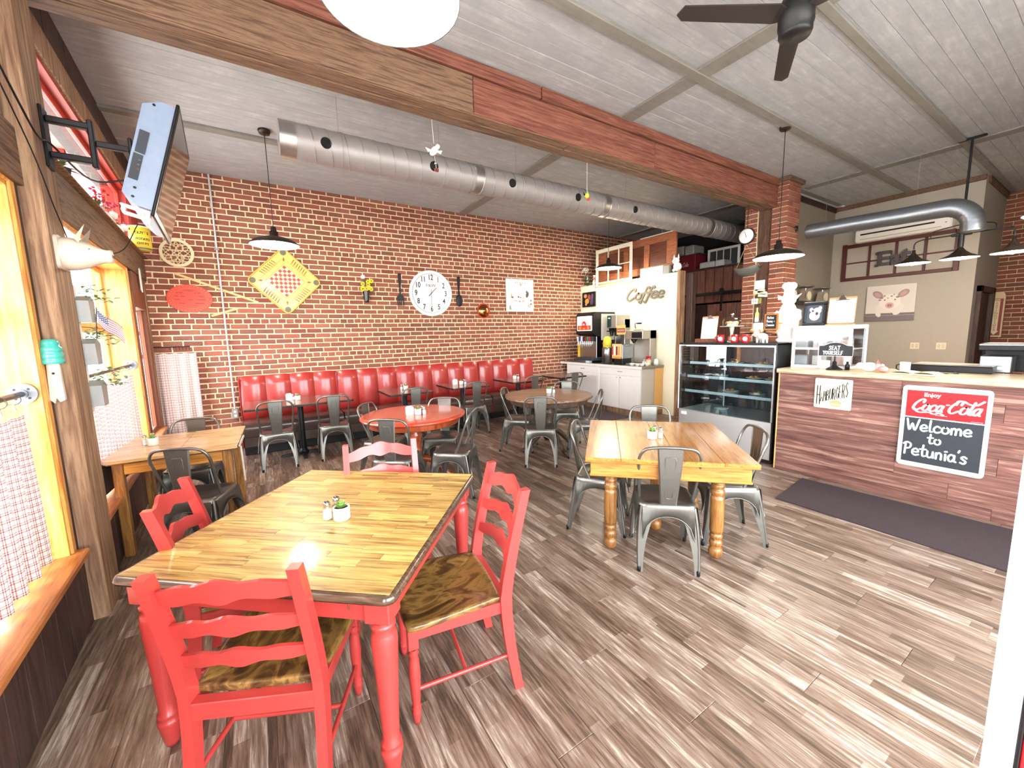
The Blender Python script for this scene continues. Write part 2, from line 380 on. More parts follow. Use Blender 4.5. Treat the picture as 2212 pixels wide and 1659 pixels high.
# ---- floor
fl = MB().box(-1.6, -2.0, -.12, 12, 7.4, -.004).build('floor', m_floor); struct(fl)
pm = MB().bb(-.0885, -.609, -.004, .0885, .609, 0.0, b=.0012).build('plank', m_floor); pmesh = pm.data; bpy.data.objects.remove(pm)
cnt = 0; i = 0; x = -1.06
while x < 6.95:
    off = (i * .47) % 1.22; y = .1 - off
    while y < 6.5:
        cy = y + .61
        # the planks that show largest, nearer than the far corner
        dist = math.hypot(x, cy)
        seen = cy > -.2 and dist < 6.3 and x < 5.0 and (x > -1.2)
        if seen and cnt < 298 and math.atan2(x, max(cy, .01)) < 1.62:
            share('plank', pmesh, fl, (x, cy, 0.0)); cnt += 1
        y += 1.22
    x += .179; i += 1
rest = MB(); x = -1.06; i = 0
while x < 9.6:
    off = (i * .47) % 1.22; y = .1 - off
    while y < 7.0:
        cy = y + .61; dist = math.hypot(x, cy)
        if cy > -.2 and not (dist < 6.3 and x < 5.0): rest.bb(x - .0885, cy - .609, -.004, x + .0885, min(cy + .609, 7.3), 0, b=.0012)
        y += 1.22
    x += .179; i += 1
r_ = rest.build('far_planks', m_floor, fl); r_['kind'] = 'stuff'
# ---- ceiling
ce = MB().box(-1.6, -2.0, CEIL + .03, 12, 7.4, CEIL + .2).build('ceiling', m_ceil2); struct(ce)
bm_ = MB().bb(-1.55, -.0664, -.012, 12.0, .0664, .03, b=.0025).build('board', m_ceil); bmesh_ = bm_.data; bpy.data.objects.remove(bm_)
y = -.3; k = 0
while y < 7.1:
    if not (3.25 < y < 3.42): share('board', bmesh_, ce, (R_.uniform(-.02, .02), y, CEIL + .012 + R_.uniform(-.0015, .0015)))
    y += .1345; k += 1
for yb, wd in ((1.42, .035), (2.36, .05), (4.1, .03), (5.6, .05)):
    MB().bb(-1.4, yb - wd, CEIL - .03, 11.6, yb + wd, CEIL + .002, b=.006).build('batten', m_ceil2, ce)
for xb, ya, yb in ((3.56, -.5, 3.2), (3.45, 3.6, 7.08), (7.86, -.5, 3.2), (7.7, 3.6, 7.08), (-.2, -.5, 3.2)):
    MB().bb(xb - .09, ya, CEIL - .02, xb + .09, yb, CEIL + .002, b=.005).build('batten', m_ceil2, ce)
# ---- brick wall (left of the camera axis, behind the booths)
BW = 7.1; CH = .0765; BL = .222
wb = MB().box(-1.29, BW + .012, 0, 9.6, BW + .3, CEIL + .02).build('wall_left', m_mortar); struct(wb)
def brickmesh(L, seed, nm):
    r = random.Random(seed); h = CH - .0165; j = lambda a: r.uniform(-a, a)
    m = MB(); b = .006
    x0, x1, z0, z1 = -L / 2 + .0085, L / 2 - .0085, -h / 2, h / 2
    f = [(x0 + b + j(.002), -.001 + j(.002), z0 + b), (x1 - b + j(.002), -.001 + j(.002), z0 + b + j(.002)), (x1 - b + j(.002), -.001 + j(.002), z1 - b), (x0 + b, -.001 + j(.002), z1 - b + j(.002))]
    g = [(x0 + j(.002), .006, z0 + j(.002)), (x1 + j(.002), .006, z0 + j(.002)), (x1 + j(.002), .006, z1 + j(.002)), (x0 + j(.002), .006, z1 + j(.002))]
    q = [(a[0], .02, a[2]) for a in g]
    m.add(f + g + q, [(0, 1, 2, 3), (0, 4, 5, 1), (1, 5, 6, 2), (2, 6, 7, 3), (3, 7, 4, 0), (4, 8, 9, 5), (5, 9, 10, 6), (6, 10, 11, 7), (7, 11, 8, 4)])
    o = m.build(nm, m_brick); me = o.data; bpy.data.objects.remove(o); return me
BM = [brickmesh(BL, s_, 'brick') for s_ in range(5)]; BH = [brickmesh(BL / 2, 20 + s_, 'brick') for s_ in range(4)]
bricks = []
rows = int(CEIL / CH) + 1
for r in range(rows):
    z = (r + .5) * CH
    if z > CEIL + .01: break
    head = (r % 7 == 3); L = BL / 2 if head else BL
    x = -1.217 + (L / 2 if not head and r % 2 else 0) + R_.uniform(-.015, .015)
    while x < 9.4:
        wob = R_.uniform(-.0025, .0025)
        bricks.append((x, z + wob, head)); x += L
def seenb(b):
    x, z, h = b
    if x < -1.15: return False
    if z < 1.05 and x > -.3: return False
    return True
vis = sorted([b for b in bricks if seenb(b)], key=lambda b: b[0] + abs(b[1] - 1.9) * .15 + (.8 if b[2] else 0))
near = set(vis[:298]); rest = MB()
for b in bricks:
    x, z, h = b
    if x < -1.1 and b not in near: 
        if x < -1.25: continue
    me = R_.choice(BH if h else BM); loc = (x, BW, z)
    if b in near: share('brick', me, wb, loc, (R_.uniform(-.008, .008), 0, R_.uniform(-.012, .012)))
    else:
        yo = R_.uniform(-.0025, .0025)
        rest.add([(v.co.x + x, v.co.y + BW + yo, v.co.z + z) for v in me.vertices], [list(p.vertices) for p in me.polygons])
o = rest.build('far_bricks', m_brick, wb); o['kind'] = 'stuff'
def brickface(mb, L, H_, M, seed):       # bricks laid over local x (along), z up, facing -y
    r = random.Random(seed); rr = 0
    while (rr + .5) * CH < H_:
        x = -(BL / 2 if rr % 2 else 0)
        while x < L - .01:
            a, b = max(0, x), min(L, x + BL)
            if b - a > .03:
                z0 = rr * CH + .007; z1 = min(H_, z0 + CH - .013); jy = r.uniform(-.003, .002)
                mb.bb(a + .005, -.012 + jy, z0, b - .005, .01, z1, b=.004, M=M)
            x += BL
        rr += 1
# ---- brick pillar at the end of the beam, timber post beside it
pl = MB().box(7.012, 3.082, 0, 7.38, 3.29, CEIL).box(7.012, 3.5, 0, 7.38, 3.70, CEIL).build('trim_1', m_mortar); struct(pl)
pf = MB()
Mx = lambda x, y: T(x, y, 0) @ RZ(-PI / 2)
brickface(pf, .22, CEIL - .08, Mx(7.0, 3.292), 1); brickface(pf, .20, CEIL - .3, Mx(7.0, 3.70), 2); brickface(pf, .38, CEIL - .08, T(7.0, 3.07, 0), 3)
o = pf.build('pillar_bricks', m_brick, pl); o['kind'] = 'stuff'
m_post = wood('old_dark_post', ['#2B1A12', '#4A3022', '#634532', '#7C5C43'], (12, 12, 1.4), .7)
MB().bb(7.03, 3.295, 0, 7.3, 3.5, 3.5).build('timber_post', m_post, pl)
MB().bb(7.02, 3.28, 0, 7.05, 3.312, 3.5).build('timber_post', mat('maroon_edge', '#4A1D18', .6), pl)
MB().bb(6.96, 3.03, CEIL - .07, 7.45, 3.34, CEIL - .01).build('cap_board', m_barn, pl)
# ---- main beam, board clad
bmn = MB().box(-1.3, 3.24, 3.49, 7.0, 3.40, CEIL).build('trim_2', m_barn); struct(bmn)
for a, b, m in ((-1.3, 1.71, m_barn), (1.715, 4.06, m_barnred), (4.065, 6.98, m_barnred)):
    MB().bb(a, 3.21, 3.462, b, 3.24, 3.755, b=.004).build('face_board', m, bmn)
for a, b in ((-1.3, 2.42), (2.43, 6.98)): MB().bb(a, 3.195, 3.765, b, 3.24, 3.872, b=.004).build('top_board', m_barnred, bmn)
for a, b, m in ((-1.3, 2.8, m_barn), (2.81, 6.98, m_barn)):
    MB().bb(a, 3.222, 3.455, b, 3.33, 3.49, b=.004).build('soffit_board', m, bmn); MB().bb(a, 3.335, 3.447, b, 3.45, 3.49, b=.004).build('soffit_board', m, bmn)
MB().bb(-1.3, 3.40, 3.49, 6.98, 3.43, CEIL, b=.004).build('back_board', m_barn, bmn)
# ---- street wall with its windows.  local x = along the wall, y = into the room
def st(mb, name, m, parent=None):
    o = mb.build(name, m, parent)
    if parent is None: o.location = (-1.217, 7.1, 0); o.rotation_euler = (0, 0, WA); struct(o)
    return o
knee = MB().box(-.02, -.25, 0, 9.2, .012, .43)
ws = st(knee.box(-.02, -.25, 3.42, 9.2, 0, CEIL).box(-.02, -.07, .43, .18, 0, 3.42).box(1.02, -.25, .43, 1.20, 0, 2.4).box(3.66, -.25, .43, 4.05, 0, 3.42).box(6.4, -.25, .43, 6.9, 0, 3.42).box(-.02, -.25, 2.42, 9.2, 0, 2.69).box(9.0, -.25, .43, 9.2, 0, 3.42), 'wall_street', m_dark)
u = 0.02
while u < 7.4:
    wd = R_.choice((.14, .16, .18, .2)); MB().bb(u, .012, 0.0, u + wd - .004, .03, .435, b=.003).build('panel_board', m_dark, ws); u += wd
# header board and upper boards
MB().bb(-.05, 0, 2.40, 3.70, .045, 2.68, b=.004).build('header_board', m_barn, ws); MB().bb(4.0, 0, 2.40, 8.0, .045, 2.68, b=.004).build('header_board', m_barn, ws)
MB().bb(.2, 0, 3.40, 3.70, .035, 3.60, b=.004).build('upper_board', m_barnz, ws); MB().bb(4.0, 0, 3.40, 8, .035, 3.60, b=.004).build('upper_board', m_barnz, ws)
u = 0.0
while u < 4.0: MB().bb(u, 0, 3.61, u + .5, .02, CEIL, b=.003).build('shadow_band_board', m_dark, ws); u += .51  # dark boards stand in for the band of shadow under the ceiling
# the big timber post and its side board
MB().bb(3.70, 0, 0, 4.0, .10, CEIL, b=.006).build('timber_post', m_barnz, ws)
MB().bb(3.62, .0, .45, 3.695, .035, 2.40, b=.004).build('casing', m_dark, ws); MB().bb(4.005, .0, .45, 4.05, .02, 2.40, b=.004).build('casing', m_dark, ws)  # strip on the near side of the post is dark for trim in shadow
def window(n, u0, u1, z0, z1, m, sash=True, mid=None, sillm=m_sill, d=.25, fw=.05):
    o = st(MB().box(u0, -d, z0, u0 + .025, .012, z1).box(u1 - .025, -d, z0, u1, .012, z1).box(u0, -d, z1 - .025, u1, .012, z1), 'window_%d' % n, m)
    MB().bb(u0 - .055, .0, z0, u0 + .004, .022, z1 + .05).bb(u1 - .004, .0, z0, u1 + .055, .022, z1 + .05).bb(u0 + .004, .0, z1 - .004, u1 - .004, .022, z1 + .05).build('casing', m_barnz if m is m_red else m, o)
    a = MB(); y0, y1 = -d + .02, -d + .06
    zs = [z0 + .02, z1 - .025] if mid is None else [z0 + .02, mid, z1 - .025]
    for i in range(len(zs) - 1):
        A, B = zs[i], zs[i + 1]; s_ = MB(); yy = y0 + .02 * i
        s_.bb(u0 + .026, yy, A, u0 + .026 + fw, yy + .035, B).bb(u1 - .026 - fw, yy, A, u1 - .026, yy + .035, B).bb(u0 + .03, yy, A, u1 - .03, yy + .034, A + fw).bb(u0 + .03, yy, B - fw, u1 - .03, yy + .034, B)
        s_.build('sash', m, o)
        MB().box(u0 + .05, yy + .012, A + .03, u1 - .05, yy + .018, B - .03).build('pane', m_pane, o)
    return o
w2 = window(2, 1.22, 3.62, .45, 2.39, m_honey, mid=1.75)
w1 = window(1, 4.10, 6.35, .45, 2.39, m_honey, mid=1.75)
w3 = window(3, .22, 1.0, .45, 2.12, mat('brown_sash_wood', '#7A4226', .5), mid=None, d=.07)
w7 = window(7, 6.95, 8.95, .45, 2.39, m_honey, mid=1.75)
window(4, .5, 3.6, 2.70, 3.40, m_red, fw=.05, d=.10); window(5, 4.1, 6.35, 2.70, 3.40, m_red, fw=.05, d=.10); window(6, 6.95, 8.95, 2.70, 3.40, m_red, fw=.05, d=.10)
MB().bb(.22, -.24, 2.0, 1.0, .03, 2.40, b=.004).build('head_panel', wood('brown_panel', ['#4A2816', '#6B3B22', '#8A5230'], (14, 14, 1.2), .5), ws)
MB().bb(.06, 0, .45, .17, .03, 2.4).build('corner_board', m_barnz, ws); MB().bb(-.04, -.2, 2.66, .5, .03, 3.42).build('red_board', m_red, ws)
for a, b in ((4.055, 6.9), (1.05, 3.69), (.1, 1.04)): st(MB().bb(a, -.2, .43, b, .075, .47, b=.008), 'trim_3' if a > 4 else 'trim_4' if a > 1.04 else 'trim_5', m_sill)
# ---- entrance side behind the camera and the far walls
ent = MB().box(-1.4, -1.9, 0, -.9, -1.75, CEIL).box(4.6, -1.9, 0, 12, -1.75, CEIL).box(-.9, -1.9, 3.1, 4.6, -1.75, CEIL).box(1.75, -1.9, 0, 1.95, -1.75, 3.1).box(-.9, -1.9, 0, 4.6, -1.75, .3)
struct(ent.build('wall_entrance', m_greywall))
pn = MB().box(-.9, -1.83, .3, 1.75, -1.822, 3.1).box(1.95, -1.83, .3, 4.6, -1.822, 3.1).build('window_8', m_pane); struct(pn)
# back wall block, return walls, far brick wall
struct(MB().box(9.75, 1.5, 0, 9.9, 3.42, CEIL).build('wall_back', m_beige))
struct(MB().box(7.38, 3.42, 0, 9.9, 3.52, CEIL).build('wall_return', m_greywall))
struct(MB().box(9.9, 1.5, 0, 10.0, 1.6, CEIL).box(10.0, 1.5, 2.16, 11.6, 1.6, CEIL).box(11.1, 1.5, 0, 11.6, 1.6, 2.16).build('wall_passage', m_beige))
struct(MB().bb(9.76, 1.5, 3.80, 9.735, 3.42, 3.88).build('trim_6', m_barn)); struct(MB().bb(7.4, 3.40, 3.78, 9.75, 3.43, 3.88).build('trim_7', m_dark)); struct(MB().bb(9.9, 1.47, 3.78, 11.5, 1.50, 3.88).build('trim_8', m_barn))
fb = MB().box(11.5, -1.9, 0, 11.7, 1.55, CEIL).build('wall_right', m_mortar); struct(fb)
q = MB(); brickface(q, 3.2, CEIL, Mx(11.488, 1.5), 5); o = q.build('far_bricks', m_brick, fb); o['kind'] = 'stuff'
dj = MB().bb(9.98, 1.44, 0, 10.08, 1.52, 2.2).bb(11.0, 1.44, 0, 11.1, 1.52, 2.2).bb(9.98, 1.44, 2.1, 11.1, 1.52, 2.2).build('door_2', m_dark); struct(dj)
MB().box(10.08, 1.5, 0, 11.0, 1.53, 2.1).build('door_leaf', mat('dark_leaf', '#2B1714', .5), dj)
# service room behind the partition: back wall of upright boards with loft shelf
sr = MB().box(9.2, 3.5, 0, 9.3, 7.4, CEIL).build('wall_service', mat('service_grey', '#4A4846', .8)); struct(sr)
m_rb = wood('reddish_upright_board', ['#5A332A', '#7A4A3E', '#8E5C4E', '#9A6A5B'], (14, 14, 1.2), .7, True, .25)
k = 0; y = 3.72
while y < 7.0:
    MB().bb(8.13, y, 2.15, 8.17, y + .18, 2.86, b=.012).build('board', m_rb, sr); y += .195
MB().bb(8.17, 3.7, 2.15, 8.21, 7.08, 2.84).build('loft_panel', m_rb, sr)
MB().bb(8.1, 3.7, 2.84, 9.2, 7.08, 2.88).build('loft_shelf', m_dark, sr)
t = NT('corrugated_metal'); v = t.coords((1, 60, 1)); wv = t.n('ShaderNodeTexWave'); wv.inputs['Scale'].default_value = .6; wv.bands_direction = 'Y'; t.l(v, wv.inputs[0]); t.set('#55585A', .5, .6); t.bump(wv.outputs[0], .8, .02)
MB().box(9.15, 3.5, 2.9, 9.2, 7.1, CEIL).build('metal_sheet', t.m, sr)
# barn door rail and door inside the opening
br = thing('barn_door', 'dark barn door of upright boards hanging on a black rail in the doorway', 'door', (7.9, 4.2, 0))
MB().bb(0, 1.3 - .62, .02, .05, 1.3 + .6, 2.1).build('door_panel', m_dark, br)
for i in range(5): MB().bb(-.025, -.35 + i * .2, .02, 0, -.155 + i * .2, 2.1, b=.004).build('board', m_rb, br)
MB().bb(-.03, -.4, 2.28, -.01, 2.6, 2.34).build('rail', m_black, br)
for yy in (-.1, .35): MB().bb(-.045, yy - .02, 1.95, -.028, yy + .02, 2.34).cyl((0, 0), .045, -.02, 0, 14, M=T(-.03, yy, 2.36) @ RY(PI/2)).build('hanger', m_black, br)
# ---- cream coffee partition
pt = MB().box(6.45, 4.55, 0, 6.57, 7.1, 2.63).build('wall_partition', m_cream); struct(pt)
MB().bb(6.44, 4.49, 0, 6.60, 4.552, 2.65).build('end_board', m_barnz, pt); MB().bb(6.445, 6.2, 2.632, 6.575, 7.09, 2.645).build('cap', m_white, pt)
MB().bb(6.62, 4.37, 0, 6.74, 4.49, 2.6).build('post_board', m_dark, pt)
# ---- outside: pavement, road
m_out = mat('pale_pavement', '#CFCBC4', .9)
g = MB().box(-40, -30, -.35, -1.7, 40, -.15).build('pavement', m_out); struct(g)
g = MB().box(-1.7, -30, -.35, 14, -2.0, -.15).build('pavement', m_out); struct(g)
aw = thing('awning_soffit', 'pinkish red soffit seen through the upper windows outside', 'awning', (-1.217, 7.1, 0), WA)
MB().bb(.2, -1.7, 3.5, 8.6, -.27, 3.56).build('soffit', mat('soffit_red', '#C98078', .6), aw)
for u in (1.2, 3.2, 5.2): MB().bb(u, -1.7, 3.46, u + .05, -.3, 3.5).build('batten', mat('soffit_dark_red', '#A23A30', .6), aw)
MB().bb(.2, -1.74, 3.4, 8.6, -1.69, 3.6).build('fascia', mat('soffit_dark_red', '#A23A30', .6), aw)
# ---- entrance door edge beside the camera
ed = MB().box(1.30, .060, 0, 1.34, .104, 2.2).build('door_1', mat('glossy_white_edge', '#F4F4F6', .25, var=.01)); struct(ed)
MB().bb(1.295, .053, 0, 1.33, .060, 2.2, b=.002).build('gasket', m_black, ed)
MB().bb(1.30, -.12, 0, 1.34, .052, 2.2, b=.002).build('door_leaf', mat('door_red', '#D8262E', .3), ed)
# ================================================================= FURNITURE
m_cred = mat('red_chair_paint', '#B23A36', .32, coat=.3, var=.06, ns=8)
m_seatw = wood('stained_seat_wood', ['#22150C', '#3E2914', '#5C4120', '#8A6A36', '#5A3F1E', '#2E1E0F'], (5, 2.4, 5), .33, True, .2, coat=.4, ns=2.0, dist=1.2)
m_stave = wood('butcher_block_stave', ['#4E3519', '#7E5C2E', '#A68244', '#C6A058', '#DAB873', '#A07A40'], (1.6, 26, 26), .38, True, .45, coat=.2, ns=1.9, dist=.8, coatr=.08)
m_edge = wood('dark_table_edge', ['#2A1D14', '#4D3B2C', '#6F5A45'], (2, 20, 20), .22, coat=.6)
m_oak = wood('golden_oak', ['#6E4218', '#965E24', '#B27832', '#C28A42', '#A56B2B'], (1.4, 22, 22), .28, True, .14, coat=.5, ns=2.4, coatr=.12)
m_oakleg = wood('golden_oak_leg', ['#52320F', '#7A4E22', '#9A6A32', '#AE7E42'], (16, 16, 1.5), .35, True, .1, coat=.3)
m_brownwood = wood('brown_weathered_top', ['#33251B', '#573F2D', '#7A5B42', '#93765A', '#6A4E38'], (1.6, 20, 20), .35, True, .25, coat=.35, ns=2.3)
m_redtop = wood('red_stained_top', ['#A8331F', '#B93C27', '#C64A33', '#B93C27'], (1.5, 9, 9), .22, coat=.6, ns=2)
m_redleg = wood('reddish_pedestal', ['#5A1F10', '#8A3A1C', '#A9532B', '#8A3A1C'], (9, 9, 1.6), .3, coat=.4)
m_dtop = wood('dark_laminate', ['#3A1F14', '#5A3423', '#7A4B33', '#5F3927'], (1.3, 12, 12), .22, coat=.4, ns=2)
m_vred = mat('red_vinyl', '#A02C27', .32, coat=.35, var=.05, ns=6)
m_vbr = mat('brown_vinyl', '#4F3D36', .32, coat=.35, var=.06, ns=6)
# ---- metal cafe chair -------------------------------------------------------
def make_metal():
    t = thing('metal_chair', 'x', 'chair')
    st_ = MB(); N = []
    prof = []
    def sq(x, y, z, r): return [(px, py, z) for px, py in rrect(-x, -y, x, y, r, 3)]
    rings = [sq(.19, .185, .415, .06), sq(.186, .181, .445, .06), sq(.176, .171, .452, .055), sq(.160, .155, .450, .05), sq(.152, .147, .443, .045), sq(.02, .02, .441, .01)]
    n = len(rings[0]); vs = [p for r in rings for p in r]; fs = []
    for j in range(len(rings) - 1):
        for i in range(n): fs.append((j*n+i, j*n+(i+1) % n, (j+1)*n+(i+1) % n, (j+1)*n+i))
    st_.add(vs, fs, True); st_.add(rings[-1], [list(range(n))]); st_.add(rings[0], [list(range(n))[::-1]])
    st_.build('seat', m_gun, t)
    # legs: folded tapering channels; rear pair splays back
    for sx in (-1, 1):
        for sy in (-1, 1):
            tx, ty = sx * .165, sy * .16; fx, fy = sx * (.185 if sy < 0 else .195), sy * (.235 if sy < 0 else .215)
            L = MB(); S = 7; ring = []
            for k in range(S + 1):
                q = k / S; z = .43 * (1 - q); e = q
                cx = tx + (fx - tx) * e + sx * .012 * math.sin(PI * q); cy = ty + (fy - ty) * e
                wdt = .075 * (1 - q) ** 1.5 + .024; th = .004
                # L-section, corner outwards
                ring.append([(cx + sx * .008, cy + sy * .008, z), (cx - sx * wdt, cy + sy * .008, z), (cx - sx * wdt, cy + sy * (.008 - th), z), (cx - sx * .004, cy - sy * .004, z), (cx + sx * (.008 - th), cy - sy * wdt, z), (cx + sx * .008, cy - sy * wdt, z)])
            vs = [p for r in ring for p in r]; fs = []
            for k in range(S):
                for i in range(6):
                    f = (k*6+i, k*6+(i+1) % 6, (k+1)*6+(i+1) % 6, (k+1)*6+i); fs.append(f if sx * sy > 0 else f[::-1])
            L.add(vs, fs, False); L.add(ring[-1], [list(range(6))])
            L.tube([(tx + sx*.002 + (fx-tx) * q + sx * .012 * math.sin(PI*q), ty + sy*.002 + (fy-ty) * q, .43 * (1-q)) for q in (0, .2, .4, .6, .8, .93)], [.012, .012, .011, .010, .010, .010], 6)
            L.build('leg', m_gun, t)
            MB().lathe([(.0, 0), (.013, 0), (.0135, .03), (.010, .034)], 8, (fx, fy, 0)).build('foot_cap', m_black, t)
    # arched skirts between the legs
    for (a, b, nm) in (((-.19, -.19), (.19, -.19), 0), ((.19, -.19), (.19, .19), 0), ((.19, .19), (-.19, .19), 0), ((-.19, .19), (-.19, -.19), 0)):
        A = Vector((*a, 0)); B = Vector((*b, 0)); D = B - A; out = Vector((D.y, -D.x, 0)).normalized()
        top, bot = [], []; S = 12
        for k in range(S + 1):
            q = k / S; p = A + D * (.07 + .86 * q); zb = .225 + .15 * (1 - abs(2*q - 1) ** 2.2) ** .55
            f = .03 * (.43 - zb) / .2
            top.append(p + out * (-.004) + Vector((0, 0, .43))); bot.append(p + out * f + Vector((0, 0, zb)))
        m_ = len(top); vs = top + bot + [p - out * .004 for p in top] + [p - out * .004 for p in bot]; fs = []
        for k in range(S): fs += [(m_+k, m_+k+1, k+1, k), (2*m_+k, 2*m_+k+1, 3*m_+k+1, 3*m_+k), (m_+k, 3*m_+k, 3*m_+k+1, m_+k+1)]
        q_ = MB(); q_.add(vs, fs, True)
        q_.tube([p + out * .001 for p in bot], .0035, 5).build('skirt', m_gun, t)
    # back hoop and splat
    P = [(-.172, -.06, .44), (-.178, -.10, .53), (-.190, -.165, .70), (-.188, -.195, .78), (-.15, -.213, .835), (-.07, -.222, .850), (0, -.224, .852), (.07, -.222, .850), (.15, -.213, .835), (.188, -.195, .78), (.190, -.165, .70), (.178, -.10, .53), (.172, -.06, .44)]
    MB().tube(cat_pts(P, 4), .0105, 8).build('back_hoop', m_gun, t)
    S = 8; vs = []
    for k in range(S + 1):
        q = k / S; z = .44 + .405 * q; y = -.178 - .045 * q - .012 * math.sin(PI * q); w_ = .052 + .030 * q
        for xx, dy in ((-w_, 0.006), (-w_ + .008, 0), (w_ - .008, 0), (w_, 0.006)): vs.append((xx, y + dy, z))
    fs = []
    for k in range(S):
        for i in range(3): fs.append((k*4+i, (k+1)*4+i, (k+1)*4+i+1, k*4+i+1))
    s_ = MB(); s_.add(vs, fs, False); s_.add([(a, b + .003, c) for a, b, c in vs], [f[::-1] for f in fs])
    s_.build('splat', m_gun, t)
    e = []
    for (xx, q) in [(-.022, .18), (-.034, .80), (-.030, .85), (.030, .85), (.034, .80), (.022, .18), (.018, .14), (-.018, .14)]:
        e.append((xx, -.180 - .045 * q - .012 * math.sin(PI * q), .44 + .405 * q))
    MB().tube(e, .0028, 5, closed=True).build('embossed_rib', m_gun, t)
    return t
mch = make_metal()
first = [True]
def metal(x, y, dx, dy, label, group=None):
    rz = math.atan2(dy, dx) - PI / 2
    if first[0]: o = mch; o.location = (x, y, 0); o.rotation_euler = (0, 0, rz); o['label'] = label; first[0] = False; 
    else: o = dup(mch, (x, y, 0), rz, label)
    o['group'] = group or 'grey metal cafe chairs'; return o
metal(2.32, 1.70, .693, .72, 'grey metal chair nearest the camera, its back toward us at the golden oak table')
metal(2.30, 2.30, .61, -.79, 'grey metal chair at the left side of the golden oak table')
metal(2.955, 1.62, -.77, .63, 'grey metal chair at the golden oak table, on the display case side')
metal(3.10, 2.40, -.64, -.77, 'grey metal chair at the far side of the golden oak table, facing the camera')
metal(1.05, 3.78, .62, .79, 'grey metal chair at the near left of the round red table, back toward us')
metal(1.60, 3.66, -.75, .66, 'grey metal chair seen from the side at the right of the round red table')
metal(1.72, 4.27, -.55, -.84, 'grey metal chair behind the round red table, facing the camera')
metal(1.12, 4.50, .75, -.66, 'grey metal chair at the far left of the round red table')
metal(2.87, 3.90, .585, .81, 'grey metal chair in front of the round weathered brown table, back toward us')
metal(2.96, 4.52, .70, -.71, 'grey metal chair at the left of the round weathered brown table')
metal(3.50, 3.78, -.78, .62, 'grey metal chair at the right of the round weathered brown table, seen side on')
metal(3.80, 4.50, -.65, -.76, 'grey metal chair behind the round weathered brown table, before the white cabinets')
metal(-.47, 3.76, .40, .92, 'grey metal chair at the near side of the wooden window table')
metal(-.62, 4.66, -.15, -.99, 'grey metal chair at the far side of the wooden window table, by the brick wall')
metal(.10, 5.78, 0, 1, 'shiny metal chair at the left end of the first booth table')
metal(.77, 5.80, .05, 1, 'shiny metal chair at the right end of the first booth table')
metal(1.87, 5.80, 0, 1, 'metal chair at the second booth table, behind the round red table')
metal(2.88, 5.80, .05, 1, 'metal chair at the third booth table')
metal(4.05, 5.86, 0, 1, 'metal chair at the fourth booth table, behind the round brown table')
metal(4.95, 5.80, .1, 1, 'metal chair farthest along the brick wall, by the end booth table')
